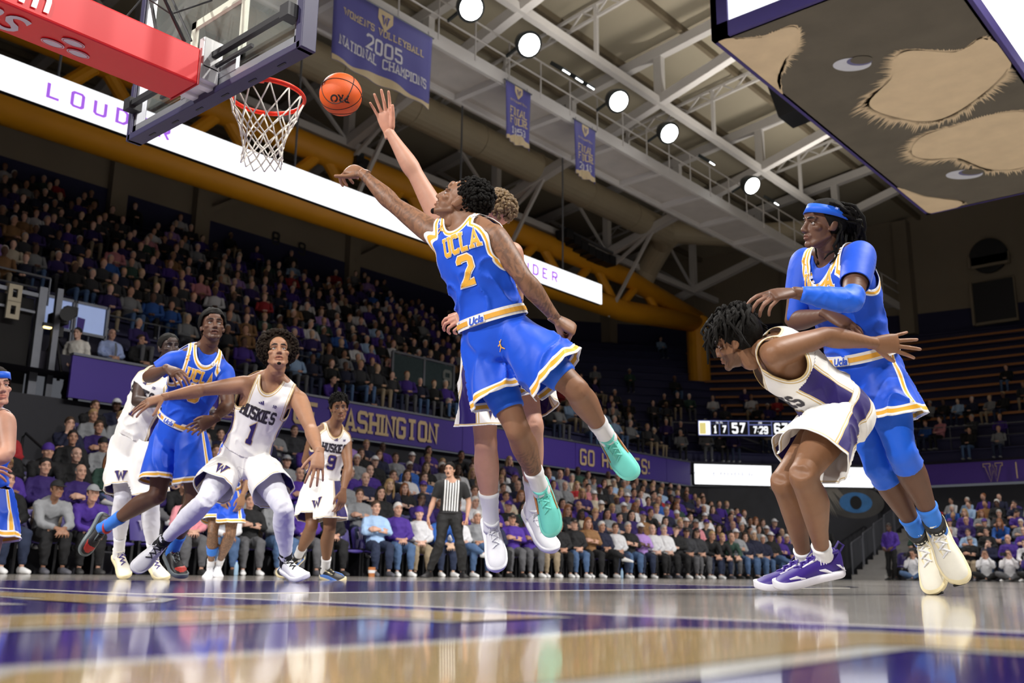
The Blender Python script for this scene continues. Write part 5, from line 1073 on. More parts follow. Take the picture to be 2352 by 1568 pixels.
for q in 'LR': put_shoe(pA, P, q, S_mint, S_mints, S_mint, extra=mint_x, hi=.105)
curls(pA, P, M_hair, (0, -.045, .062), (.090, .100, .098), 800, .0105, 2, .045, -.045)

goatee(pA, P, 1., 1.25)
# ---- white number behind him, one arm straight up
P = J(pelvis=(1142, 795, 5.28), neck=(1108, 545, 5.26), hipL=(1178, 800, 5.40), hipR=(1106, 805, 5.16), shL=(1176, 580, 5.2), shR=(1022, 525, 5.28), elL=(1184, 690, 5.3), wrL=(1090, 732, 5.2), elR=(955, 402, 5.32), wrR=(893, 302, 5.36),
      knL=(1222, 975, 5.12), anL=(1226, 1170, 5.4), toeL=(1282, 1262, 5.2), knR=(1115, 1010, 5.12), anR=(1128, 1200, 5.28), toeR=(1152, 1300, 5.12), head=(1128, 492, 5.25))
P['face'] = cv(-.8, .35, .3); P['hup'] = cv(.3, .9, 0)
pB = person('player in white with curly fair hair stretching one bare arm up behind the leaping player', P); s = 1.02
make_person(pB, P, PALE, s, dict(brow=(.12, .07, .03)), {'R': dict(dir=cv(-.25, .97, 0), back=cv(.1, 0, 1), curl=(8, 6, 8, 14), spread=1.5, thumb=(22, 8, 5)), 'L': dict(dir=at(1038, 735, 5.15)-P['wrL'], back=cv(-.2, .5, -.8), curl=(35, 40, 45, 50))}, matname='skin_pale')
jo, ji = jersey(pB, P, M_hj, s, hem=.15, seed=5); so, si = shorts(pB, P, M_hs, s, hemt=(.80, .84), seed=6, flare=.04); wlogo(so, si, P, 'R', k=.085, t=.66, a=.035, fr=cv(.1, 0, -1)); band(pB, P, .15, .04, .026, s, [(M_wband, -.5, .5, 0)])
for q in 'LR': sock(pB, P, q, M_wsock, s, .62); put_shoe(pB, P, q, S_white, S_whites, S_white, L=.325)
curls(pB, P, M_hairl, (0, -.02, .055), (.092, .104, .085), 600, .012, 3, .06, -.03)

# ---- blue with headband, on the right
P = J(pelvis=(1990, 852, 4.76), neck=(1912, 590, 4.74), hipL=(2022, 856, 4.68), hipR=(1956, 852, 4.86), shL=(1975, 584, 4.58), shR=(1850, 598, 4.90), elL=(1957, 693, 4.36), wrL=(1822, 672, 4.36), elR=(1823, 738, 4.82), wrR=(1902, 722, 4.60),
      knL=(2070, 1035, 4.56), anL=(2148, 1206, 4.72), toeL=(2198, 1332, 4.56), knR=(2017, 1070, 4.72), anR=(2112, 1228, 4.86), toeR=(2136, 1345, 4.72), head=(1893, 517, 4.68))
P['face'] = cv(-.96, .06, -.22); P['hup'] = cv(.05, 1, 0)
pC = person('tall player in blue with blue headband and long dreadlocks, arms crossed low', P); s = 1.04
make_person(pC, P, DARK, s, dict(jaw=.98), {'L': dict(dir=at(1752, 680, 4.33)-P['wrL'], back=cv(-.1, .85, -.5), curl=((18, 20, 15), (28, 30, 20), (35, 35, 20), (40, 35, 20)), thumb=(25, 35, 15)), 'R': dict(dir=at(1985, 766, 4.52)-P['wrR'], back=cv(.15, .7, -.7), curl=(22, 20, 20, 22), spread=1.2)}, matname='skin_deep')
uo, ui = jersey(pC, P, M_ut, s, grow=.008, hem=.2, seed=8, sleeves={'L': .62, 'R': .62}, neckd=.06, neckw=.07, name='undershirt', wr=.004, loose=.004)
jo, ji = jersey(pC, P, M_uj, s, grow=.019, hem=.15, seed=7, wr=.014); ucla_front(jo, ji, '', k=1.02, du=.10)
so, si = shorts(pC, P, M_us, s, hemt=(.62, .60), seed=9, flare=.04, waist=.16); ucla_band(pC, P, s, .16); script(pC, P, s, .16, .02)
for q in 'LR': tights(pC, P, q, M_bt, s, (.45, 1.03), (-.06, .24)); sock(pC, P, q, M_bsock, s, .74)
limb_m = MB(); limb(limb_m, P['elL'], P['wrL'], FARM, s=s, n=20, grow=.006, t1=.95); limb(limb_m, P['shL'], P['elL'], UARM, s=s, n=20, grow=.006, t0=.75); limb_m.ell(P['elL'], (.047, .047, .047)); V, T = remesh(limb_m, .008, 3, .5); obj('arm_sleeve', tmesh('arm_sleeve', V+normals(V, T)*wrinkle(V, .003, 18, 4)[:, None], T), M_bt, pC)
def cream_x(sh, f, side, w, top, xo):
    obj('collar', MB().loft([f(0, .07, .09), f(0, .066, .115), f(0, .060, .135)], [f(.044, 0, 0)-f(0, 0, 0), f(.046, 0, 0)-f(0, 0, 0), f(.044, 0, 0)-f(0, 0, 0)], [f(0, .058, .0)-f(0, 0, 0)]*3, 16), M_kb, sh); obj('toe_mark', MB().cap(f(-.02, .314, .018), f(.02, .314, .018), .007), M_kb, sh)
for q in 'LR': put_shoe(pC, P, q, S_cream, S_creams, S_white, L=.36, extra=cream_x, hi=.10)
hb = MB(); n = 40; V = []
for z, g in ((.040, 0), (.040, .004), (.085, .004), (.085, 0)):
    for j in range(n): a = 2*math.pi*j/n; k_ = math.sqrt(max(.05, 1-((z-.032)/.092)**2)); V.append((math.cos(a)*(.084*k_+g+.005), -.012+math.sin(a)*(.108*k_+g+.005), z+.018*math.sin(a)-.006))
obj('headband', MB().add(place(P, V), [(i*n+j, i*n+(j+1) % n, (i+1)*n+(j+1) % n, (i+1)*n+j) for i in range(3) for j in range(n)]), M_bt, pC, smooth=True)
rr = random.Random(5); st = []
for i in range(75):   # locks pulled back into a tail, loose ends behind the shoulders
    a = rr.uniform(-1.9, 1.9); z0 = rr.uniform(.02, .115); y0 = rr.uniform(-.09, .03) if z0 > .08 else rr.uniform(-.1, -.02); x0 = .085*math.sin(a); st.append([(x0*.9, y0, z0), (x0*1.1, y0-.05, z0-.01), (x0*.7+rr.gauss(0, .02), -.14, -.0+rr.gauss(0, .02)), (x0*.6+rr.gauss(0, .03), -.17+rr.gauss(0, .02), -.08), (x0*.5+rr.gauss(0, .04), -.19+rr.gauss(0, .035), -.12-rr.uniform(.02, .12))])
for i in range(14): x0 = rr.choice((-1, 1))*rr.uniform(.06, .085); st.append([(x0, -.03, .03), (x0*1.1, -.05, -.03), (x0*1.0, -.04+rr.gauss(0, .02), -.10), (x0*.9, -.02+rr.gauss(0, .03), -.15-rr.uniform(0, .04))])
locs(pC, P, M_hair, st, .0068); skull_cap(pC, P, M_hair, .009, .075, -.07)

# ---- white, crouching with one arm swept back
P = J(pelvis=(1928, 948, 4.44), mid=(1838, 856, 4.38), neck=(1756, 800, 4.34), hipL=(1922, 960, 4.32), hipR=(1932, 942, 4.56), shL=(1778, 812, 4.16), shR=(1768, 802, 4.56), elL=(1893, 772, 4.30), wrL=(2010, 788, 4.46), elR=(1850, 880, 4.74), wrR=(1930, 862, 4.86),
      knL=(1845, 1090, 4.08), anL=(1892, 1276, 4.40), toeL=(1770, 1302, 4.36), knR=(1800, 1105, 4.36), anR=(1850, 1286, 4.60), toeR=(1740, 1306, 4.56), head=(1694, 782, 4.36))
P['face'] = cv(-.80, -.30, .45); P['hup'] = cv(-.30, .95, .1)
pD = person('crouching player in white with short dreadlocks and purple shoes, arm swept back', P); s = .98
make_person(pD, P, MED, s, dict(moust=.8, beard=.5), {'L': dict(dir=cv(.99, -.02, .1), back=cv(0, .1, -1), curl=(10, 5, 6, 12), spread=1.7, thumb=(38, 20, 10)), 'R': dict(dir=cv(1, 0, 0), back=cv(0, 1, 0))}, matname='skin_medium')
jo, ji = jersey(pD, P, M_hj, s, hem=.16, seed=11, wr=.009, grow=.02); f2 = unit(ji['fr']*.75+ji['sl']*.65)
wrap(jo, ji, text_quads('HUSKIES', .088, True, 1.05, 3.3, wx=.62, grow=.2), 0, -.20, M_let_k, .004)
for g, m_, o_ in ((.45, M_let_hg, .0035), (0, M_let_n, .006)): wrap(jo, ji, text_quads('10', .15, True, 1.35, 3.4, wx=.9, grow=g), 0, -.35, m_, o_, 'number')
so, si = shorts(pD, P, M_hs, s, hemt=(.70, .70), seed=12, flare=.055, waist=.16, wr=.02, grow=.022); band(pD, P, .16, .045, .026, s, [(M_wband, -.5, .5, 0), (M_let_hg, -.1, .25, .002)])
def pur_x(sh, f, side, w, top, xo):
    mb = MB()
    for sx in (-1, 1):
        for y0, y1, z0, z1 in ((.19, .26, .035, .045), (.06, .12, .030, .052), (.005, .04, .03, .06)): mb.loft([f(sx*(.036 if y < .15 else .045), y, z) for y, z in ((y0, z0), ((y0+y1)/2, (z0+z1)/2+.004), (y1, z1))], [f(.006, 0, 0)-f(0, 0, 0)]*3, [f(0, .002, r)-f(0, 0, 0) for r in (.003, .009, .003)], 8)
    obj('midsole_cutout', mb, S_purs, sh)
    mb = MB()
    for sx in (-1, 1):
        for i in range(3): mb.cap(f(sx*.037, .085+.012*i, .074), f(sx*.034, .080+.014*i, .082+.006*i), .0022)
    obj('stripe_mark', mb, S_purs, sh); obj('pull_tab', MB().tube([f(0, .002, .1), f(0, -.02, .125), f(0, .0, .145), f(0, .02, .12)], .006, 6), S_pur, sh)
for q in 'LR': sock(pD, P, q, M_wsock, s, .86); put_shoe(pD, P, q, S_pur, S_purs, S_pur, L=.335, extra=pur_x, up=cv(.12, 1, 0), hi=.115)
rr = random.Random(9); st = []
for i in range(85):
    x0 = rr.uniform(-.085, .085); y0 = rr.uniform(-.09, .085); z0 = .032+.094*math.sqrt(max(0.02, 1-(x0/.086)**2*.9-((y0+.012)/.108)**2*.8)); o_ = unit([x0, y0*.7, .06]); L = rr.uniform(.07, .13); e = np.array([x0, y0, z0])+o_*.035; sg = 1 if x0 > 0 else -1; st.append([(x0*.9, y0*.9, z0-.015), e, e+[sg*.03, rr.uniform(-.02, .035), -.03], e+[sg*.04+rr.gauss(0, .012), rr.uniform(-.02, .05), -L]])
for i in range(16): a = rr.uniform(0, 6.28); st.append([(0, -.01, .12), (.02*math.cos(a), -.01+.02*math.sin(a), .15), (.04*math.cos(a), -.01+.045*math.sin(a), .165), (.06*math.cos(a), -.01+.06*math.sin(a), .15)])
locs(pD, P, M_hair, st, .0075); skull_cap(pD, P, M_hair, .012, .062, -.06)

# ---- white number 1, arms wide, white tights
P = J(pelvis=(560, 1052, 6.86), neck=(629, 862, 6.75), hipL=(594, 1066, 6.80), hipR=(528, 1064, 6.88), shL=(686, 916, 6.74), shR=(566, 882, 6.70), elR=(468, 895, 6.72), wrR=(374, 912, 6.58), elL=(714, 985, 6.48), wrL=(733, 1040, 6.24),
      knR=(470, 1152, 6.58), anR=(372, 1246, 6.84), toeR=(308, 1318, 6.66), knL=(652, 1168, 6.50), anL=(657, 1286, 6.72), toeL=(702, 1308, 6.46), head=(638, 812, 6.66))
P['face'] = cv(.30, .42, -.85); P['hup'] = cv(-.1, .9, .42)
pE = person('player in white number 1 jersey and white tights with big dark afro, arms wide', P); s = 1.0
make_person(pE, P, (.36, .185, .105), s, dict(beard=.0, moust=.35, mouth=.006), {'R': dict(dir=at(302, 938, 6.5)-P['wrR'], back=cv(-.1, .75, -.6), curl=(12, 10, 12, 18), spread=1.4, thumb=(45, 25, 10)), 'L': dict(dir=cv(-.05, -.8, -.45), back=cv(.25, .4, -.85), curl=(14, 12, 14, 18), spread=1.5, thumb=(45, 15, 10))}, matname='skin_light_brown', hs=1.06)
jo, ji = jersey(pE, P, M_hj, s, hem=.10, seed=21, wr=.009); husk_front(jo, ji, '1', 1.04, du=-.045)
so, si = shorts(pE, P, M_hs, s, hemt=(.62, .66), seed=22, flare=.05, waist=.14, wr=.02); wlogo(so, si, P, 'R', k=.085, t=.46, a=.02, fr=cv(0, .2, -1))
for q in 'LR': tights(pE, P, q, M_wt, s, (.2, 1.03), (-.06, 1.0)); sock(pE, P, q, M_kb, s, .84); put_shoe(pE, P, q, S_white, S_whites, M_kb, L=.325, mt=M_kb, hi=.12)
curls(pE, P, M_hairb, (0, -.03, .055), (.135, .135, .125), 1500, .012, 8, .055, -.085); goatee(pE, P, 1.06, .8)

# ---- blue, left, under-shirt, boxed out
P = J(pelvis=(410, 988, 7.22), neck=(476, 797, 7.12), hipL=(442, 1000, 7.14), hipR=(384, 996, 7.28), shL=(514, 852, 7.18), shR=(404, 826, 7.04), elR=(340, 866, 7.0), wrR=(386, 846, 6.82), elL=(524, 930, 6.96), wrL=(492, 962, 6.86),
      knR=(362, 1138, 7.10), anR=(243, 1208, 7.24), toeR=(196, 1302, 7.16), knL=(446, 1150, 7.05), anL=(398, 1262, 7.28), toeL=(430, 1316, 7.04), head=(488, 750, 7.08))
P['face'] = cv(.42, .30, -.80); P['hup'] = cv(-.08, .95, .3)
pF = person('player in blue jersey over blue undershirt with black shoes, looking up behind number 1', P); s = 1.03
make_person(pF, P, DARK, s, dict(beard=.3, moust=.6, mouth=.008, haircap=((.012, .008, .006), .9)), {'R': dict(dir=at(428, 872, 6.70)-P['wrR'], back=cv(.3, .6, -.7), curl=(28, 28, 30, 34)), 'L': dict(dir=cv(-.6, -.3, -.3), back=cv(.3, .3, -.8))}, matname='skin_deep', hs=1.05)
uo, ui = jersey(pF, P, M_ut, s, grow=.008, hem=.2, seed=28, sleeves={'L': .55, 'R': .60}, neckd=.06, neckw=.07, name='undershirt', wr=.004, loose=.004, voxel=.011)
jo, ji = jersey(pF, P, M_uj, s, grow=.019, hem=.12, seed=27, voxel=.0095); ucla_front(jo, ji, '5', k=1.0)
so, si = shorts(pF, P, M_us, s, hemt=(.74, .78), seed=29, flare=.04, waist=.13, wr=.018); ucla_band(pF, P, s, .13); script(pF, P, s, .13, .03)
def blk_x(sh, f, side, w, top, xo):
    obj('sole_plate', MB().loft([f(xo(y), y, -.003) for y in (.05, .1, .16, .22, .27)], [f(r, 0, 0)-f(0, 0, 0) for r in (.01, .02, .018, .028, .012)], [f(0, 0, .004)-f(0, 0, 0)]*5, 12), S_pink, sh); obj('toe_trim', MB().loft([f(xo(.28), .2, .045), f(xo(.28), .25, .05), f(xo(.28), .29, .036)], [f(.04, 0, 0)-f(0, 0, 0), f(.044, 0, 0)-f(0, 0, 0), f(.03, 0, 0)-f(0, 0, 0)], [f(0, 0, .012)-f(0, 0, 0)]*3, 12), S_red, sh)
for q in 'LR': sock(pF, P, q, M_bsock, s, .70); put_shoe(pF, P, q, S_blk, S_blks, S_blk, L=.33, extra=blk_x, mt=S_red)
skull_cap(pF, P, M_hair, .016, .066, -.05, noise_=.01, hs=1.05, side=.0)

# ---- white, behind the blue one, far arm bent
P = J(pelvis=(306, 1008, 7.92), neck=(374, 850, 7.84), hipL=(334, 1022, 7.86), hipR=(282, 1018, 7.98), shL=(416, 884, 7.78), shR=(328, 868, 7.92), elR=(314, 922, 7.62), wrR=(372, 928, 7.5), elL=(440, 960, 7.62), wrL=(500, 945, 7.44),
      knR=(282, 1142, 7.78), anR=(273, 1268, 8.0), toeR=(296, 1312, 7.80), knL=(346, 1152, 7.80), anL=(352, 1280, 7.98), toeL=(380, 1318, 7.76), head=(388, 800, 7.80))
P['face'] = cv(.6, .2, -.7); P['hup'] = cv(0, 1, .1)
pG = person('player in white with white leg tights half hidden behind the blue undershirt player', P); s = 1.0
make_person(pG, P, (.045, .024, .018), s, dict(beard=.4), {'R': dict(dir=cv(1, -.1, -.2), back=cv(0, .7, -.6)), 'L': dict(dir=cv(.8, .2, -.2), back=cv(0, .7, -.6))}, matname='skin_deepest', voxel=.011)
jo, ji = jersey(pG, P, M_hj, s, hem=.08, seed=31, voxel=.011); husk_front(jo, ji, '7'); so, si = shorts(pG, P, M_hs, s, hemt=(.86, .86), seed=32, flare=.045, waist=.12, voxel=.011); wlogo(so, si, P, 'R', k=.085, t=.72, a=.035, fr=cv(.1, 0, -1))
for q in 'LR': tights(pG, P, q, M_wt, s, (.4, 1.03), (-.06, .72)); sock(pG, P, q, M_wsock, s, .72); put_shoe(pG, P, q, S_cream, S_dpur if q == 'X' else S_creams, S_pur, L=.325)
skull_cap(pG, P, M_hair, .006, .06, -.04)

# ---- white number 9
P = J(pelvis=(740, 1104, 9.2), neck=(767, 974, 9.14), hipL=(760, 1114, 9.10), hipR=(722, 1112, 9.26), shL=(792, 1002, 9.22), shR=(725, 994, 9.10), elR=(702, 1058, 9.34), wrR=(730, 1104, 9.12), elL=(800, 1074, 8.98), wrL=(788, 1128, 8.86),
      knR=(716, 1208, 9.06), anR=(684, 1278, 9.36), toeR=(652, 1306, 9.26), knL=(757, 1214, 8.98), anL=(747, 1306, 9.2), toeL=(790, 1318, 9.02), head=(779, 936, 9.08))
P['face'] = cv(.30, .02, -.95); P['hup'] = cv(-.05, 1, .0)
pH = person('player in white number 9 jersey with short twists standing near the referee', P); s = .96
make_person(pH, P, MED, s, dict(moust=.4), {'R': dict(dir=cv(.2, -.9, -.2), back=cv(-.6, 0, -.7)), 'L': dict(dir=cv(-.1, -1, -.2), back=cv(.6, 0, -.7))}, matname='skin_medium', voxel=.011)
jo, ji = jersey(pH, P, M_hj, s, hem=.10, seed=41, voxel=.011); husk_front(jo, ji, '9', .95, dx=.01); so, si = shorts(pH, P, M_hs, s, hemt=(.80, .80), seed=42, flare=.05, waist=.13, voxel=.011); wlogo(so, si, P, 'R', k=.085, t=.62, a=.03, fr=cv(.2, 0, -1))
def sky_x(sh, f, side, w, top, xo): obj('side_panel', MB().loft([f(side*w(y)*.98, y, .034) for y in (.03, .08, .16, .24, .28)], [f(.006, 0, 0)-f(0, 0, 0)]*5, [f(0, 0, r)-f(0, 0, 0) for r in (.012, .03, .034, .024, .01)], 10), S_sky, sh); obj('side_panel', MB().loft([f(-side*w(y)*.98, y, .034) for y in (.03, .08, .16, .24, .28)], [f(.006, 0, 0)-f(0, 0, 0)]*5, [f(0, 0, r)-f(0, 0, 0) for r in (.012, .03, .034, .024, .01)], 10), S_sky, sh)
for q in 'LR': sock(pH, P, q, M_wsock, s, .72); put_shoe(pH, P, q, S_blk, S_creams, S_blk, L=.32, extra=sky_x)
rr = random.Random(19); st = []
for i in range(60): a = rr.uniform(0, 6.28); b = rr.uniform(.1, 1.25); o_ = np.array([math.sin(b)*math.cos(a), math.sin(b)*math.sin(a), math.cos(b)]); p_ = np.array([0, -.012, .035])+o_*[.082, .104, .094]; st.append([p_*.95, p_+o_*.02, p_+o_*.028+[0, 0, -.02], p_+o_*.03+[0, 0, -.05]])
locs(pH, P, M_hair, st, .007); skull_cap(pH, P, M_hair, .012, .06, -.05)

# ---- blue pair of shorts far back between them
P = J(pelvis=(514, 1128, 11.2), neck=(548, 1006, 11.1), hipL=(534, 1136, 11.1), hipR=(498, 1136, 11.28), shL=(582, 1030, 11.0), shR=(520, 1020, 11.2), elR=(500, 1080, 11.2), wrR=(512, 1140, 10.95), elL=(578, 1090, 11.0), wrL=(556, 1140, 10.9),
      knR=(489, 1222, 11.05), anR=(484, 1300, 11.3), toeR=(476, 1316, 11.0), knL=(530, 1226, 11.0), anL=(502, 1296, 11.35), toeL=(506, 1314, 11.05), head=(556, 968, 11.0))
P['face'] = cv(.2, 0, -1); P['hup'] = cv(0, 1, 0)
pI = person('player in blue shorts with inked legs and white shoes seen behind number 1', P); s = 1.0
make_person(pI, P, LIGHT, s, dict(), {'R': dict(dir=cv(.1, -1, 0), back=cv(-.5, 0, -.8)), 'L': dict(dir=cv(-.2, -1, 0), back=cv(.5, 0, -.8))}, matname='skin_inked', voxel=.013, tat=lambda V: np.clip((1.1-V[:, 2])*3, 0, .8)*(V[:, 2] < .75))
jo, ji = jersey(pI, P, M_uj, s, seed=51, voxel=.013, hem=.12); ucla_front(jo, ji, '3'); shorts(pI, P, M_us, s, hemt=(.72, .72), seed=52, flare=.05, voxel=.012); ucla_band(pI, P, s)
for q in 'LR': sock(pI, P, q, M_wsock, s, .80); put_shoe(pI, P, q, S_white, S_whites, S_white)
sleeve(pI, P, P['knR'], P['anR'], CALF, .42, .62, M_bsock, s, .008, 'calf_band'); skull_cap(pI, P, M_hairb, .01)

# ---- blue with headband, cut by the picture edge
P = J(pelvis=(-40, 1130, 6.2), neck=(-28, 938, 6.1), hipL=(-8, 1135, 6.1), hipR=(-70, 1135, 6.25), shL=(12, 965, 5.95), shR=(-80, 960, 6.2), elR=(-110, 1050, 6.2), wrR=(-60, 1080, 5.9), elL=(18, 1042, 5.80), wrL=(-50, 1075, 5.72),
      knR=(-70, 1250, 6.1), anR=(-90, 1345, 6.3), toeR=(-60, 1350, 6.0), knL=(-20, 1250, 6.0), anL=(-40, 1345, 6.2), toeL=(-5, 1350, 5.9), head=(-12, 890, 6.0))
P['face'] = cv(.75, .2, -.6); P['hup'] = cv(-.1, 1, .1)
pJ = person('fair player in blue with blue headband, only shoulder and arm in view', P); s = 1.0
make_person(pJ, P, PALE, s, dict(brow=(.1, .06, .03)), {'R': dict(dir=cv(1, 0, 0), back=cv(0, .7, -.6)), 'L': dict(dir=cv(-1, 0, 0), back=cv(0, .5, -.8))}, matname='skin_pale', voxel=.011, hs=1.05)
jo, ji = jersey(pJ, P, M_uj, s, seed=61, voxel=.011); shorts(pJ, P, M_us, s, seed=62, voxel=.012)
for q in 'LR': sock(pJ, P, q, M_wsock, s, .75); put_shoe(pJ, P, q, S_white, S_whites, S_white)
skull_cap(pJ, P, M_hairb, .012, hs=1.05); V = [place(P, [(math.cos(a)*(.082+g), -.012+math.sin(a)*(.105+g), z)], 1.05)[0] for z, g in ((.04, .004), (.04, .008), (.08, .006), (.08, .002)) for a in np.linspace(0, 2*math.pi, 40, False)]
obj('headband', MB().add(V, [(i*40+j, i*40+(j+1) % 40, (i+1)*40+(j+1) % 40, (i+1)*40+j) for i in range(3) for j in range(40)]), M_bt, pJ, smooth=True)
# ================================================================ crowd
M_sk = mat('crowd_skin', vcol=True, rough=.5, var=.06); 
_nt = M_sk.node_tree; _mx = [n for n in _nt.nodes if n.type == 'MIX'][0]; _oi = nd(_nt, 'ShaderNodeObjectInfo'); _m2 = nd(_nt, 'ShaderNodeMix', data_type='RGBA', blend_type='MULTIPLY'); _m2.inputs[0].default_value = 1
_nt.links.new(_mx.outputs[2], _m2.inputs[6]); _nt.links.new(_oi.outputs['Color'], _m2.inputs[7]); _nt.links.new(_m2.outputs[2], _nt.nodes['Principled BSDF'].inputs['Base Color'])
M_sh = mat('crowd_cloth', objcol=True, rough=.8, var=.12, scale=10, bump=.4, bscale=14); M_tr = mat('crowd_trousers', objcol=True, rough=.85, var=.15, scale=14, bump=.4, bscale=14); M_ch = mat('crowd_hair', objcol=True, rough=.6, var=.35, scale=50, bump=.4); M_cs = mat('crowd_shoe', objcol=True, rough=.6, var=.08); M_cc = mat('crowd_cap', objcol=True, rough=.75, var=.06)
V3 = lambda *a: np.array(a, float)
def base_pose(kind):
    P = dict(pelvis=V3(0, 0, .54), neck=V3(0, -.10, 1.05), hipL=V3(-.09, 0, .53), hipR=V3(.09, 0, .53), shL=V3(-.185, -.08, .98), shR=V3(.185, -.08, .98), knL=V3(-.13, .42, .52), knR=V3(.13, .42, .52), anL=V3(-.13, .40, .10), anR=V3(.13, .42, .10), head=V3(0, -.06, 1.22), face=V3(0, 1, .0), hup=V3(0, 0, 1))
    if kind == 'lap': P.update(elL=V3(-.25, .02, .74), elR=V3(.25, .02, .74), wrL=V3(-.07, .24, .66), wrR=V3(.07, .24, .66)); h = {'L': (V3(.6, .6, -.1), V3(-.2, .3, 1)), 'R': (V3(-.6, .6, -.1), V3(.2, .3, 1))}
    elif kind == 'crossed': P.update(elL=V3(-.25, .06, .76), elR=V3(.25, .06, .76), wrL=V3(.02, .20, .82), wrR=V3(-.02, .18, .79)); h = {'L': (V3(1, .05, .0), V3(0, 1, .3)), 'R': (V3(-1, .05, 0), V3(0, 1, .3))}
    elif kind == 'chin': P.update(elL=V3(-.24, .06, .76), elR=V3(.18, .16, .80), wrL=V3(.05, .20, .74), wrR=V3(.06, .12, 1.05), neck=V3(0, -.06, 1.04), head=V3(0, .0, 1.20)); h = {'L': (V3(1, .05, .0), V3(0, 1, .3)), 'R': (V3(-.2, 0, 1), V3(.6, .7, 0))}
    elif kind == 'lean': P.update(neck=V3(0, .16, .98), shL=V3(-.185, .16, .92), shR=V3(.185, .16, .92), mid=V3(0, .02, .78), head=V3(0, .25, 1.13), elL=V3(-.2, .34, .66), elR=V3(.2, .34, .66), wrL=V3(-.05, .52, .60), wrR=V3(.05, .52, .60), face=V3(0, 1, .08)); h = {'L': (V3(.5, .7, -.3), V3(-.4, .3, .8)), 'R': (V3(-.5, .7, -.3), V3(.4, .3, .8))}
    elif kind == 'legx': P.update(elL=V3(-.25, .02, .74), elR=V3(.25, .02, .74), wrL=V3(-.04, .26, .70), wrR=V3(.06, .28, .70), knR=V3(-.02, .40, .62), anR=V3(-.26, .62, .46), knL=V3(-.15, .42, .52)); h = {'L': (V3(.6, .6, -.1), V3(-.2, .3, 1)), 'R': (V3(-.6, .6, -.1), V3(.2, .3, 1))}
    elif kind == 'floor': 
        P = {k: v-V3(0, 0, .42) for k, v in P.items() if k not in ('face', 'hup')}; P.update(face=V3(0, 1, 0), hup=V3(0, 0, 1), knL=V3(-.36, .30, .24), knR=V3(.36, .30, .24), anL=V3(.02, .42, .08), anR=V3(-.05, .34, .08), elL=V3(-.22, .14, .42), elR=V3(.22, .14, .42), wrL=V3(-.07, .18, .74), wrR=V3(.07, .18, .74)); h = {'L': (V3(.3, .1, 1), V3(-.7, -.3, 0)), 'R': (V3(-.3, .1, 1), V3(.7, -.3, 0))}
    elif kind == 'stand': P.update(pelvis=V3(0, 0, .96), neck=V3(0, -.02, 1.50), hipL=V3(-.09, 0, .95), hipR=V3(.09, 0, .95), shL=V3(-.19, -.02, 1.43), shR=V3(.19, -.02, 1.43), knL=V3(-.11, .02, .52), knR=V3(.11, .02, .52), anL=V3(-.12, 0, .10), anR=V3(.12, 0, .10), head=V3(0, .02, 1.67), elL=V3(-.27, -.02, 1.16), elR=V3(.27, -.02, 1.16), wrL=V3(-.16, .18, 1.02), wrR=V3(.16, .18, 1.02)); h = {'L': (V3(.5, .5, -.4), V3(-.5, .3, .6)), 'R': (V3(-.5, .5, -.4), V3(.5, .3, .6))}
    for q in 'LR': P['toe'+q] = P['an'+q]+V3(.02*(1 if q == 'R' else -1), .2, -.02)
    if kind == 'legx': P['toeR'] = P['anR']+V3(-.12, .14, -.02)
    if kind == 'floor': P['toeL'] = P['anL']+V3(.15, .1, -.02); P['toeR'] = P['anR']+V3(-.15, .1, -.02)
    return P, h
def skin_shell(mb, v, it=3): V, T = remesh(mb, v, it, .5); return V, T
TPL = {}
HEADV = head_mesh((1, 1, 1), lip=(.85, .55, .5), brow=(.25, .18, .14), voxel=.009, mouth=0.)
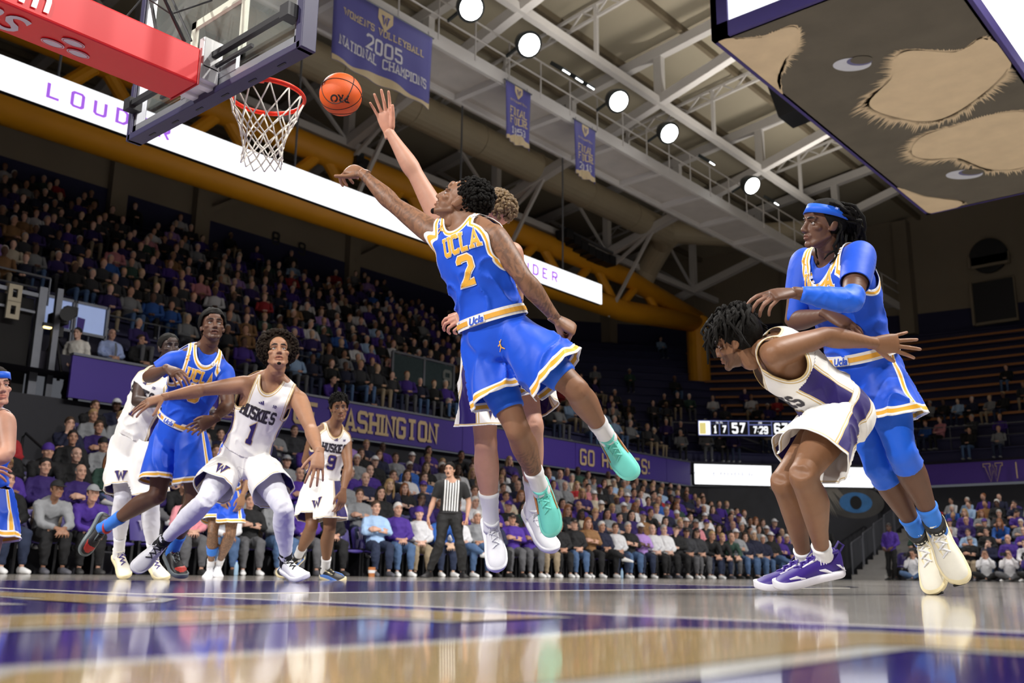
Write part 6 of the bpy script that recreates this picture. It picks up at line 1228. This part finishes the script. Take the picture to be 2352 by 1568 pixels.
for kind in ('lap', 'crossed', 'chin', 'lean', 'legx', 'floor', 'stand'):
    P, h = base_pose(kind); s_ = .96; mb = MB()
    for q in 'LR': limb(mb, P['sh'+q], P['el'+q], UARM, s=s_*.9, n=8); limb(mb, P['el'+q], P['wr'+q], FARM, s=s_, n=8); limb(mb, P['hip'+q], P['kn'+q], THIGH, s=s_*.85, n=8); limb(mb, P['kn'+q], P['an'+q], CALF, s=s_*.9, n=8); mb.cap(spine(P, .84), P['sh'+q], .06, .05, 8)
    mb.cap(P['neck']-V3(0, 0, .05), P['head']-V3(0, .03, .06), .058, .056, 10); mb.loft(*torso_rings(P, -.012, s_, lo=-.1), 12)
    V, T = remesh(mb, .02, 1, .4); parts = [(V, T, np.ones((len(V), 3)))]; parts.append((HEADV[0]*1.03@frame(P['face'], P['hup']).T+P['head'], HEADV[1], HEADV[2]))
    for q in 'LR':
        hv, ht, hc = hand_mesh((1, 1, 1), curl=(30, 32, 34, 36), voxel=.008)
        if q == 'R': hv = hv*[-1, 1, 1]; ht = ht[:, ::-1]
        parts.append((hv@frame(*h[q]).T+P['wr'+q], ht, np.ones((len(hv), 3))))
    body = tmesh('body', *join(parts)[:2], {'Col': join(parts)[2]}); body.materials.append(M_sk)
    mb = MB(); mb.loft(*torso_rings(P, .022, s_, lo=-.1, gd=.02), 14); up = V3(0, 0, 1)
    for q in 'LR': sh = P['sh'+q]; ch = spine(P, .84); mb.cap(ch+(sh-ch)*.3, sh, .085, .072, 8); mb.cap(P['neck'], sh, .058, .05, 8); limb(mb, sh, P['el'+q], UARM, s=s_, n=8, grow=.016); limb(mb, P['el'+q], P['wr'+q], FARM, s=s_, n=8, grow=.013, t1=.93)
    V, T = remesh(mb, .021, 2, .5); N = normals(V, T); V = V+N*wrinkle(V, .016, 9, 3)[:, None]; shirt = tmesh('shirt', V, T); shirt.materials.append(M_sh)
    mb = MB(); mb.loft(*torso_rings(P, .016, s_, lo=-.2, hi=.16), 14)
    for q in 'LR': limb(mb, P['hip'+q], P['kn'+q], THIGH, s=s_, n=10, grow=.012); limb(mb, P['kn'+q], P['an'+q], CALF, s=s_, n=10, grow=.02, t1=.99)
    V, T = remesh(mb, .022, 2, .5); N = normals(V, T); V = V+N*wrinkle(V, .012, 10, 5)[:, None]; tro = tmesh('trousers', V, T); tro.materials.append(M_tr)
    sho = []
    for q in 'LR':
        an = P['an'+q]; fw = unit((P['toe'+q]-an)*[1, 1, .0 if kind != 'legx' or q == 'L' else 1]); o_ = an-V3(0, 0, .10 if kind not in ('legx',) or q == 'L' else .08)-fw*.07; sd = np.cross(fw, V3(0, 0, 1)); C, A, B = [], [], []
        for y, w_, z_ in ((.0, .03, .05), (.05, .038, .055), (.12, .04, .045), (.2, .046, .035), (.26, .04, .028), (.285, .02, .02)): C.append(o_+fw*y+V3(0, 0, z_)); A.append(sd*w_); B.append(V3(0, 0, z_))
        me = MB().loft(C, A, B, 10).mesh('shoe', True); me.materials.append(M_cs); sho.append(me)
    TPL[kind] = dict(body=body, shirt=shirt, trousers=tro, shoes=sho, head=P['head'])
def hmesh(kind):
    mb = MB(); e = MB().ell((0, -.012, .034), (.083, .106, .100), 20, 14); V, Fc = e.arrays(); T = np.array([t for f in Fc for t in ([f] if len(f) == 3 else [(f[0], f[1], f[2]), (f[0], f[2], f[3])])]); 
    lim = np.interp(V[:, 1], (-.1, -.02, .03, .06, .1), (-.05, -.03, .0, .055, .062)); V2, T2, _ = clip(V, T, V[:, 2]-lim)
    for i in range(len(V2)): V2[i] *= 1+.03*mnoise.noise(Vector(V2[i])*50)
    if kind == 'short': return tmesh('hair', V2*1.03, T2)
    if kind == 'long':
        m2 = MB(); 
        for s in (-1, 1): m2.loft([V3(s*.06, -.02, .06), V3(s*.085, -.03, -.02), V3(s*.092, -.02, -.12), V3(s*.085, .0, -.22), V3(s*.08, .01, -.28)], [V3(.022, 0, 0)]*4+[V3(.008, 0, 0)], [V3(0, .05, 0), V3(0, .06, 0), V3(0, .055, 0), V3(0, .04, 0), V3(0, .01, 0)], 10)
        m2.loft([V3(0, -.06, .06), V3(0, -.10, -.03), V3(0, -.105, -.14), V3(0, -.10, -.26)], [V3(.07, 0, 0), V3(.09, 0, 0), V3(.095, 0, 0), V3(.06, 0, 0)], [V3(0, .045, 0)]*3+[V3(0, .02, 0)], 12); m2.add(V2*1.05, T2.tolist()); return m2.mesh('hair', True)
    if kind == 'fringe': # bald top with side hair
        V3_, T3, _ = clip(V, T, np.minimum(V[:, 2]+.045-.4*np.maximum(0, V[:, 1]+.02), np.minimum(.055-V[:, 2], .03-V[:, 1]))); return tmesh('hair', V3_*1.02, T3)
    if kind == 'cap':
        V3_, T3, _ = clip(V, T, V[:, 2]-.045); m2 = MB().add(V3_*1.06, T3.tolist()); m2.loft([V3(0, .08, .05), V3(0, .13, .048), V3(0, .175, .038), V3(0, .185, .034)], [V3(.075, 0, 0), V3(.078, 0, 0), V3(.055, 0, 0), V3(.02, 0, 0)], [V3(0, .006, .007)]*4, 12); return m2.mesh('cap', True)
    if kind == 'beanie': V3_, T3, _ = clip(V, T, V[:, 2]-.02); return tmesh('beanie', V3_*1.1, T3)
HM = {k: hmesh(k) for k in ('short', 'long', 'fringe', 'cap', 'beanie')}
for k, m in HM.items(): m.materials.clear(); m.materials.append(M_ch if k in ('short', 'long', 'fringe') else M_cc)
SKINS = [(.62, .36, .26), (.55, .31, .22), (.68, .42, .32), (.5, .27, .18), (.30, .15, .09), (.12, .06, .04), (.58, .38, .26)]
HAIRS = {'dark': (.012, .009, .008), 'brown': (.06, .032, .016), 'fair': (.42, .27, .12), 'grey': (.38, .37, .36), 'white': (.62, .6, .58), 'red': (.25, .09, .03)}
CL = {'purple': (srgb(70, 40, 140), 'top'), 'deep purple': (srgb(46, 26, 96), 'jacket'), 'black': (srgb(20, 20, 23), 'jacket'), 'charcoal': (srgb(52, 53, 58), 'sweater'), 'grey': (srgb(140, 142, 146), 'hoodie'), 'white': (srgb(220, 220, 224), 'shirt'), 'navy': (srgb(26, 30, 58), 'jacket'), 'pale blue': (srgb(160, 190, 226), 'shirt'), 'tan': (srgb(150, 110, 70), 'jacket'), 'green': (srgb(44, 74, 64), 'sweater'), 'lilac': (srgb(178, 142, 214), 'shirt'), 'red': (srgb(170, 36, 44), 'top'), 'cream': (srgb(212, 200, 178), 'sweater'), 'pink': (srgb(214, 140, 150), 'top'), 'blue': (srgb(40, 90, 170), 'jacket'), 'orange': (srgb(220, 80, 30), 'jacket')}
TRO = {'jeans': srgb(72, 98, 136), 'dark jeans': srgb(34, 44, 70), 'black trousers': srgb(22, 22, 25), 'grey trousers': srgb(88, 88, 92), 'khakis': srgb(150, 134, 110)}
def c4(c): return (*c, 1)
def spectator(kind, loc, rz, shirt, tro, skin, hair, hstyle, cap, shoe, label, sc=1., grp='spectators in the lower stands'):
    t = TPL[kind]; r = thing('person', label, 'person', loc, rz, grp); r.scale = (sc,)*3
    def part(nm, me, col):
        o = bpy.data.objects.new(nm, me); COL.objects.link(o); o.parent = r; o.color = c4(col); return o
    part('body', t['body'], skin); part('shirt', t['shirt'], shirt); part('trousers', t['trousers'], tro)
    for m in t['shoes']: part('shoe', m, shoe)
    if hstyle: o = part('hair', HM[hstyle], hair); o.location = t['head']
    if cap: o = part(cap[0], HM[cap[0]], cap[1]); o.location = t['head']
    return r
# ---- seats
M_seat = mat('purple_seat_plastic', srgb(62, 48, 128), .45, var=.06); M_sf = mat('seat_frame_black', srgb(24, 24, 28), .5)
def seat_tpl():
    back = MB(); n = 9; V = []
    for j in range(6):
        for i in range(n): x = -.22+.44*i/(n-1); z = .50+.40*j/5; y = -.20-.10*j/5-.03*(1-(x/.22)**2); hh = z-(.05*(x/.22)**4 if j == 5 else 0); V.append((x*(1-.1*(j == 5)), y, hh))
    back.add(V, [(j*n+i, j*n+i+1, (j+1)*n+i+1, (j+1)*n+i) for j in range(5) for i in range(n-1)]); b = back.mesh('seat_back', True)
    pan = MB().loft([V3(0, -.18, .44), V3(0, -.1, .44), V3(0, .1, .45), V3(0, .2, .445), V3(0, .22, .43)], [V3(.2, 0, 0), V3(.22, 0, 0), V3(.22, 0, 0), V3(.2, 0, 0), V3(.17, 0, 0)], [V3(0, 0, .025)]*5, 12).mesh('seat_pan', True)
    leg = MB().bx(-.24, -.2, -.2, .1, 0, .5).mesh('seat_leg'); logo = flat_text(MB(), text_quads('W', .16, True, 1.4), (0, -.262, .74), (-1, 0, 0), (0, -.24, .97), .012).mesh('logo')
    for m, q in ((b, M_seat), (pan, M_seat), (leg, M_sf), (logo, mat('silver_print', srgb(150, 144, 170), .5))): m.materials.append(q)
    return b, pan, leg, logo
ST = seat_tpl()
def seat(loc, rz, label, grp):
    r = thing('folding_seat', label, 'seat', loc, rz, grp)
    for nm, me in zip(('seat_back', 'seat_pan', 'seat_leg', 'logo'), ST): o = bpy.data.objects.new(nm, me); COL.objects.link(o); o.parent = r
    o = bpy.data.objects.new('seat_leg', ST[2]); COL.objects.link(o); o.parent = r; o.location = (.44, 0, 0)
def projx(p): d = np.array(p)-CAMP; z = d@CF; return 1176+FPX*(d@CR)/z, 784-FPX*(d@CU)/z, z
rc = random.Random(11)
ROWN = ['front', 'second', 'third', 'fourth', 'fifth', 'sixth', 'back']
FRONTROW = [(25, 'black', 'dark jeans', None, 'lap'), (88, 'grey', 'black trousers', ('cap', 'black'), 'lean'), (175, 'purple', 'black trousers', ('cap', 'grey'), 'lean'), (232, None,)*1 if False else (232, None, None, None, None), (300, None, None, None, None), (352, None, None, None, None), (575, 'black', 'grey trousers', None, 'crossed'), (640, 'grey', 'jeans', None, 'lap'), (760, 'black', 'black trousers', None, 'lap'), (800, None, None, None, None), (862, 'pale blue', 'dark jeans', None, 'crossed'), (910, 'purple', 'jeans', None, 'lap'), (960, 'white', 'khakis', ('beanie', 'purple'), 'lap'), (1000, 'blue', 'dark jeans', None, 'lean'), (1085, 'grey', 'jeans', None, 'legx'), (1130, 'navy', 'black trousers', None, 'lap'), (1190, 'purple', 'grey trousers', ('cap', 'black'), 'crossed'), (1230, 'deep purple', 'khakis', None, 'lap'), (1310, 'black', 'jeans', ('cap', 'black'), 'lap'), (1342, 'tan', 'black trousers', None, 'crossed'), (1372, 'navy', 'black trousers', None, 'legx'), (1405, 'white', 'dark jeans', None, 'lap'), (1435, 'black', 'jeans', None, 'crossed'), (1465, 'lilac', 'dark jeans', ('cap', 'white'), 'crossed'), (1500, 'white', 'black trousers', None, 'lap'), (1540, 'black', 'black trousers', ('cap', 'black'), 'chin'), (1580, 'charcoal', 'grey trousers', ('cap', 'black'), 'lap'), (1640, 'black', 'dark jeans', None, 'lean'), (1665, 'green', 'grey trousers', None, 'lean'), (1690, 'grey', 'jeans', ('cap', 'white'), 'crossed'), (1720, 'navy', 'jeans', None, 'lap')]
cand = []
for r in range(7):
    y = 2.3+(.27 if r % 2 else 0)
    while y < 30.2:
        if not (r >= 5 and y < 6.8) and not any(abs(y-ay) < .34 and r in (ar, ar+1) for ay, ar in ((5.4, 3), (19.5, 2), (19.5, 5), (26.5, 2), (12.4, 4))): cand.append(('side', r, np.array([RX(r)-.42, y, RZ(r)]), 0))
        y += .555
for r in range(6):
    x = -6.9+(.27 if r % 2 else 0)
    while x < -1.2: cand.append(('end', r, np.array([x, EY(r)+.45, RZ(r)]), 0)); x += .555
picks, empties = [], []
for st, r, p, _ in cand:
    px, py, dp = projx(p+[0, 0, 1.0]); spec = None
    if not (-60 < px < 2400): continue
    if st == 'side' and r == 0:
        q = min(FRONTROW, key=lambda f: abs(f[0]-px)); spec = q if abs(q[0]-px) < 30 else None
        if spec and spec[1] is None: empties.append((st, r, p, dp)); continue
    if spec is None and rc.random() < (.08 if st == 'side' else .2): empties.append((st, r, p, dp)); continue
    picks.append((dp, st, r, p, spec))
picks.sort(key=lambda a: a[0]); rest = []
SHW = ['purple']*6+['deep purple']*4+['black']*6+['charcoal']*3+['grey']*4+['white']*3+['navy']*3+['tan', 'green', 'cream', 'pale blue', 'pink', 'red', 'blue', 'lilac']
for i, (dp, st, r, p, spec) in enumerate(picks):
    sh = rc.choice(SHW); tr = rc.choice(list(TRO)); kind = rc.choice(['lap', 'lap', 'crossed', 'crossed', 'chin', 'lean', 'legx']); sk = rc.choice(SKINS[:4]*3+SKINS); u = rc.random()
    hs, hc = ('short', rc.choice(['dark', 'brown', 'brown', 'grey', 'white', 'fair'])) if u < .6 else (('long', rc.choice(['dark', 'brown', 'fair', 'red'])) if u < .85 else ('fringe', rc.choice(['grey', 'white', 'brown']))); cp = None
    if u < .6 and rc.random() < .3: cp = (rc.choice(['cap', 'cap', 'cap', 'beanie']), rc.choice(['purple', 'black', 'white', 'grey']))
    if spec: sh, tr, cp, kind = spec[1:5]
    if i >= 290: rest.append((p, st, sh, tr, sk, HAIRS[hc])); continue
    tgt = np.array([1.0, 2.0]); dv = tgt-p[:2]; base = -math.pi/2 if st == 'side' else math.pi; want = math.atan2(-dv[0], dv[1]); dlt = (want-base+math.pi) % (2*math.pi)-math.pi; rz = base+max(-.75, min(.75, dlt*.6))+rc.uniform(-.15, .15)
    pose = {'lap': 'hands in lap', 'crossed': 'arms folded', 'chin': 'hand at chin', 'lean': 'leaning forward', 'legx': 'legs crossed'}[kind]
    col, gar = CL[sh]; jit = rc.uniform(.85, 1.15); lab = '%s spectator in %s %s%s, %s, %s row, %s stand' % ({'short': '%s-haired' % hc, 'long': 'long %s-haired' % hc, 'fringe': 'balding'}[hs], sh, gar, ' and %s %s' % (cp[1], cp[0]) if cp else '', pose, ROWN[r], st)
    capc = (cp[0], CL[cp[1]][0]) if cp else None; off = np.array([.12, 0, 0]) if st == 'side' else np.array([0, -.12, 0])
    spectator(kind, tuple(p+off), rz, tuple(np.array(col)*jit), TRO[tr], sk, HAIRS[hc], None if (cp and cp[0] == 'beanie') else hs, capc, rc.choice([(.75, .75, .75), (.03, .03, .03), (.8, .8, .8), (.1, .1, .12)]), lab, rc.uniform(.95, 1.06))
# seats: every empty place, and those of the first two rows
for st, r, p, dp in empties:
    rz = -math.pi/2 if st == 'side' else math.pi; seat(tuple(p), rz, 'empty purple folding seat with W logo in the %s row of the %s stand' % (ROWN[r], st), 'purple folding seats')
for dp, st, r, p, spec in picks[:150]:
    rz = -math.pi/2 if st == 'side' else math.pi; seat(tuple(p-np.array([.06, 0, 0]) if st == 'side' else p+np.array([0, .06, 0])), rz, 'purple folding seat taken by a spectator in the %s row of the %s stand' % (ROWN[r], st), 'purple folding seats')
# ---- the dark upper deck and farthest seats: one mass nobody could count
fv, ff = [], []
def lowpoly():
    mb = MB(); tag_ = []
    def a(f, c): n0 = mb.n; f(); tag_.extend([c]*(mb.n-n0))
    a(lambda: mb.loft([V3(0, 0, .45), V3(0, -.02, .6), V3(0, -.06, .85), V3(0, -.08, 1.0), V3(0, -.09, 1.06)], [V3(w, 0, 0) for w in (.17, .18, .2, .2, .07)], [V3(0, w, 0) for w in (.13, .14, .13, .1, .06)], 8), 0)
    for s in (-1, 1):
        a(lambda: mb.cap((s*.2, -.07, .97), (s*.25, .04, .74), .06, .05, 6), 0); a(lambda: mb.cap((s*.25, .04, .74), (s*.06, .24, .68), .045, .038, 6), 0); a(lambda: mb.cap((s*.09, .02, .52), (s*.12, .42, .52), .085, .065, 6), 1); a(lambda: mb.cap((s*.12, .42, .5), (s*.12, .40, .1), .058, .045, 6), 1); a(lambda: mb.ell((s*.03, .27, .68), (.05, .05, .035), 6, 4), 2); a(lambda: mb.cap((s*.12, .36, .04), (s*.12, .54, .04), .04, .035, 6), 4)
    a(lambda: mb.ell((0, -.05, 1.2), (.076, .09, .115), 10, 8), 2); a(lambda: mb.cap((0, -.08, 1.02), (0, -.07, 1.12), .055, .05, 6), 2); a(lambda: mb.ell((0, -.075, 1.245), (.083, .092, .092), 10, 6), 3); a(lambda: mb.cap((0, .035, 1.19), (0, .042, 1.17), .012, .014, 5), 2)
    V, Fc = mb.arrays(); return V, Fc, np.array(tag_)
LV, LF, LT = lowpoly(); allV, allF, allC, nn = [], [], [], 0
def mass(p, rz, sh, tr, sk, hc):
    global nn
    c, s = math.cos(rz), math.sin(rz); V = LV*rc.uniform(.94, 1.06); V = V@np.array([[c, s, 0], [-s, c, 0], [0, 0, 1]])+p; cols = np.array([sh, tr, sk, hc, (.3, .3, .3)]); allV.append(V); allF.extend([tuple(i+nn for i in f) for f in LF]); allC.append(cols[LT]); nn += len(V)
for p, st, sh, tr, sk, hc in rest: mass(p+[.12, 0, 0], (-math.pi/2-.5 if st == 'side' else math.pi-.3)+rc.uniform(-.3, .3), CL[sh][0], TRO[tr], sk, hc)
for k in range(1, ND):
    p0 = dpath((k+.5)/ND)
    for i in range(len(p0)-1):
        a, b = p0[i], p0[i+1]; L = np.linalg.norm(b-a); d = (b-a)/L
        for j in range(int(L/.56)):
            q = a+d*(j*.56+rc.uniform(-.06, .06)); y = q[1]
            if i == 0 and (y < 8.8 and k < 4): continue
            occ = .80 if (i == 0 and y < 20) else (.66 if (i == 0 and y < 27) else (.42 if i == 0 else .38)); 
            if i > 0 and k > 5: occ = .10 if k < 9 else .015
            if i == 0 and y > 28 and k > 6: occ = .1
            if i == 0 and k > 11 and y > 13: occ *= .35
            if rc.random() > occ: continue
            px, py, dp = projx((*q, dz(k)+1.))
            if not (-40 < px < 2400): continue
            sh = tuple(np.array(CL[rc.choice(SHW+['black', 'navy', 'charcoal', 'deep purple']*5)][0])*.7); mass(np.array([*q, dz(k)]), math.atan2(d[1], d[0])+math.pi+rc.uniform(-.5, .1) if i > 0 else -math.pi/2-rc.uniform(-.1, .5), sh, TRO[rc.choice(list(TRO))], rc.choice(SKINS), rc.choice(list(HAIRS.values())))  # clothes darkened, shade of the upper deck put into their colour
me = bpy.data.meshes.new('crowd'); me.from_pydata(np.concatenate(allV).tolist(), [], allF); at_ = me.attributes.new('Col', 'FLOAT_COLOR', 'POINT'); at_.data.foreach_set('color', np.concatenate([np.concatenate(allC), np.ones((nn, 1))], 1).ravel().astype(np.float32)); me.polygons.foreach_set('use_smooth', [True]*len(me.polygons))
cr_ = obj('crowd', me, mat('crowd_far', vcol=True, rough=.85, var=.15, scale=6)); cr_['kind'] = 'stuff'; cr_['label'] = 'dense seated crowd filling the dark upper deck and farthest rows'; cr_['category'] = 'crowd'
# ---- staff: named people
def staff(kind, loc, rz, label, shirt, tro, skin, hair, hs='short', cap=None, shoe=(.03, .03, .03), sc=1.): return spectator(kind, loc, rz, shirt, tro, skin, hair, hs, cap, shoe, label, sc, 'people working round the court')
BLK = srgb(18, 18, 20)
staff('stand', (-8.9, 30.4, 0), math.pi-.1, 'security guard standing in black beside the aisle stair', BLK, BLK, (.12, .06, .04), HAIRS['dark'])
u = staff('stand', (-6.8, 30.5, 0), math.pi-.2, 'usher standing in purple vest at the foot of the end stand', srgb(74, 44, 150), BLK, (.10, .05, .035), HAIRS['dark'])
for i, x in enumerate((-6.1, -3.95, -3.3, -2.7)):
    f = staff('floor', (x, 30.4, 0), math.pi+.25, 'photographer sitting on the floor in %s' % ('white bib and jeans by the usher', 'white sweatshirt with purple letter', 'white bib with grey trousers', 'purple top and white cap')[i], (srgb(226, 226, 230), srgb(222, 222, 226), srgb(224, 222, 226), srgb(58, 38, 120))[i], (TRO['jeans'], BLK, TRO['grey trousers'], BLK)[i], SKINS[i % 3], HAIRS['brown'], cap=('cap', srgb(225, 225, 225)) if i == 3 else None)
    if i != 1:
        pc = thing('camera', 'black camera with long lens held by photographer in %s' % ('white bib and jeans', '', 'white bib with grey trousers', 'purple top')[i], 'camera', (x-.05, 30.15, .72)); obj('camera_body', MB().box((x-.06, 30.16, .79), (.15, .09, .11)), M_black, pc); obj('lens', MB().tube([(x-.06, 30.12, .79), (x-.06, 29.92, .78)], [.045, .055], 14), M_black, pc)
staff('lap', (-15.6, 8.4, 3.95), -math.pi/2-.1, 'man in pale blue shirt and grey tie behind the purple fascia', srgb(160, 176, 220), TRO['grey trousers'], SKINS[1], HAIRS['grey'], 'fringe')
obj('necktie', MB().loft([V3(-15.39, 8.38, 4.93), V3(-15.34, 8.38, 4.8), V3(-15.35, 8.38, 4.55)], [V3(0, .02, 0), V3(0, .03, 0), V3(0, .035, 0)], [V3(.01, 0, 0)]*3, 8), mat('grey_tie', srgb(96, 100, 112), .6), bpy.context.scene.objects[[o.name for o in SC.objects if o.get('label', '').startswith('man in pale blue')][0]])
staff('lap', (-15.6, 9.1, 3.95), -math.pi/2, 'man in black suit with headset behind the purple fascia', BLK, BLK, SKINS[3], HAIRS['brown'])
staff('stand', (-15.55, 7.6, 3.35), -math.pi/2-.9, 'camera operator in white polo shirt bending to a camera behind the fascia', srgb(222, 218, 210), BLK, SKINS[2], HAIRS['dark'])
for i, y in enumerate((14.6, 15.9, 19.0, 20.1, 21.6)): staff('lean', (-15.75, y, 3.95), -math.pi/2-.2, ('reporter in purple at the press desk with papers', 'reporter in navy with headset at the press desk', 'reporter in dark jacket near the glass landing', 'reporter in black sweater at the far press desk', 'reporter in grey coat at the end of the press desk')[i], CL[('purple', 'navy', 'black', 'charcoal', 'grey')[i]][0], BLK, SKINS[i % 4], HAIRS[('dark', 'dark', 'grey', 'brown', 'white')[i]])
# television camera on a tripod by the tunnel
tv = thing('television_camera', 'black broadcast camera on tripod beside the tunnel screens', 'camera', (-15.0, 6.75, 3.4)); c = V3(-15.45, 7.1, 5.22)
obj('camera_body', MB().box(c, (.5, .24, .26)), M_black, tv); obj('lens', MB().tube([c+[.3, 0, 0], c+[.6, -.1, -.03], c+[.75, -.15, -.04]], [.1, .12, .15], 14), M_black, tv); obj('viewfinder', MB().box(c+[-.1, .28, .24], (.2, .24, .2)), M_black, tv); obj('pan_head', MB().box(c+[0, 0, -.28], (.2, .2, .22)), M_black, tv); obj('pan_bar', MB().tube([c+[-.1, 0, -.3], c+[-.5, .45, -.55]], .02, 6), M_black, tv)
for a in (0.2, 2.3, 4.4): obj('tripod_leg', MB().tube([c+[0, 0, -.38], c+[.34*math.cos(a), .34*math.sin(a), -1.26]], .035, 8), M_black, tv)
# bottles and cups on the floor in front of the seats
for i, (y, col) in enumerate(((7.2, 'clear water bottle standing by the empty front seats'), (17.6, 'small water bottle by the lilac shirt'), (9.95, 'paper cup on the floor by the referee'))):
    t = thing('water_bottle' if i < 2 else 'paper_cup', col, 'bottle' if i < 2 else 'cup', (-8.35, y, 0)); q = V3(-8.35, y, 0)
    if i < 2: obj('bottle_body', MB().tube([q, q+[0, 0, .02], q+[0, 0, .15], q+[0, 0, .19], q+[0, 0, .21]], [.028, .033, .033, .016, .014], 14), mat('bottle_plastic', srgb(150, 180, 205), .15), t, smooth=True); obj('bottle_cap', MB().tube([q+[0, 0, .21], q+[0, 0, .228]], .015, 12), mat('blue_cap', srgb(50, 90, 190), .4), t)
    else: obj('cup_body', MB().tube([q, q+[0, 0, .16]], [.05, .065], 16), mat('paper_cup_red', srgb(190, 120, 70), .6), t); obj('cup_band', MB().tube([q+[0, 0, .06], q+[0, 0, .11]], [.0585, .0645], 16), M_white, t)
# aisle handrail loops in the lower stand
for (y, r) in ((5.4, 3), (19.5, 2), (19.5, 5), (26.5, 2), (12.4, 4)):
    t = thing('aisle_rail', 'black hoop handrail in the aisle, %s row at the %s aisle' % (ROWN[r], {5.4: 'tunnel', 19.5: 'middle', 26.5: 'far', 12.4: 'press box'}[y]), 'handrail', (RX(r), y, RZ(r))); x0, z0 = RX(r)-.1, RZ(r); obj('hoop', MB().tube([(x0, y, z0), (x0, y, z0+.85), (x0-.08, y, z0+.95), (x0-.9, y, z0+1.3), (x0-1.0, y, z0+1.25), (x0-1.0, y, z0+.36)], .024, 8), M_sf, t); obj('cross_bar', MB().tube([(x0, y, z0+.45), (x0-1., y, z0+.82)], .016, 6), M_sf, t)
# ---- referee
R0 = np.array([-6.03, 9.5, 0]); tow = unit(CAMP-R0); tow[2] = 0; rt_ = np.array([-tow[1], tow[0], 0])   # rt_ = his left
def rf(l, u, f): return R0+rt_*l+np.array([0, 0, u])+tow*f
P = dict(pelvis=rf(0, .98, 0), neck=rf(.02, 1.50, -.02), hipL=rf(.09, .97, 0), hipR=rf(-.09, .97, 0), shL=rf(.19, 1.44, -.02), shR=rf(-.17, 1.45, 0), elL=rf(.30, 1.18, -.05), elR=rf(-.27, 1.17, 0), wrL=rf(.27, .93, .08), wrR=rf(-.34, .92, .06), knL=rf(.16, .53, .06), anL=rf(.22, .10, -.02), knR=rf(-.14, .53, .06), anR=rf(-.30, .10, -.04), head=rf(-.02, 1.68, .01))
for q, s in (('L', .06), ('R', -.10)): P['toe'+q] = P['an'+q]+tow*.2+rt_*s-np.array([0, 0, .02])
P['face'] = unit(tow*1.0-rt_*.25); P['hup'] = V3(0, 0, 1)
ref = thing('person', 'referee in black and white striped shirt with whistle walking on the court', 'person', tuple(R0)); make_person(ref, P, (.5, .28, .19), .95, dict(brow=(.02, .014, .01)), {'L': dict(dir=V3(0, 0, -1), back=rt_, curl=fist()), 'R': dict(dir=V3(0, 0, -1), back=-rt_)}, matname='skin_pale', voxel=.014)
M_ref = cloth_mat('referee_stripes', srgb(16, 16, 18), rough=.7); nt = M_ref.node_tree; b = nt.nodes['Principled BSDF']; at_ = nd(nt, 'ShaderNodeAttribute', attribute_name='lat'); m1 = nd(nt, 'ShaderNodeMath', operation='PINGPONG'); m1.inputs[1].default_value = .021; m2 = nd(nt, 'ShaderNodeMath', operation='GREATER_THAN'); m2.inputs[1].default_value = .0105; ab = nd(nt, 'ShaderNodeMath', operation='ABSOLUTE'); m3 = nd(nt, 'ShaderNodeMath', operation='LESS_THAN'); m3.inputs[1].default_value = .135; m4 = nd(nt, 'ShaderNodeMath', operation='MULTIPLY'); mx = nd(nt, 'ShaderNodeMix', data_type='RGBA'); L_ = nt.links.new
L_(at_.outputs['Fac'], ab.inputs[0]); L_(ab.outputs[0], m1.inputs[0]); L_(m1.outputs[0], m2.inputs[0]); L_(ab.outputs[0], m3.inputs[0]); L_(m2.outputs[0], m4.inputs[0]); L_(m3.outputs[0], m4.inputs[1]); L_(m4.outputs[0], mx.inputs[0]); mx.inputs[6].default_value = (.008, .008, .009, 1); mx.inputs[7].default_value = (.78, .78, .78, 1); L_(mx.outputs[2], b.inputs['Base Color'])
jersey(ref, P, M_ref, .97, grow=.014, hem=.08, seed=71, voxel=.012, sleeves={'L': .75, 'R': .75}, neckd=.07, neckw=.07, name='shirt', wr=.006)
mb = MB(); mb.loft(*torso_rings(P, .014, .95, lo=-.2, hi=.16), 14)
for q in 'LR': limb(mb, P['hip'+q], P['kn'+q], THIGH, s=.95, n=12, grow=.012); limb(mb, P['kn'+q], P['an'+q], CALF, s=.95, n=12, grow=.024, t1=1.0)
V, T = remesh(mb, .014, 3, .5); obj('trousers', tmesh('trousers', V+normals(V, T)*wrinkle(V, .01, 10, 5)[:, None], T), M_kb, ref)
for q in 'LR': put_shoe(ref, P, q, S_blk, S_blk, S_blk, L=.30, up=V3(0, 0, 1))
skull_cap(ref, P, M_hair, .010, .058, -.045); obj('whistle', MB().box(P['head']+P['face']*.105+V3(0, 0, -.066), (.02, .02, .02)), M_black, ref)
pt = P['shL']+rt_*.07+tow*.02-V3(0, 0, .12); obj('flag_patch', MB().box(pt, (.03, .03, .05)), S_red, ref); obj('belt', MB().tube([spine(P, .04)+rt_*.168*math.cos(a)+tow*.13*math.sin(a) for a in np.linspace(0, 6.2832, 24, False)], .018, 6, True), M_black, ref)
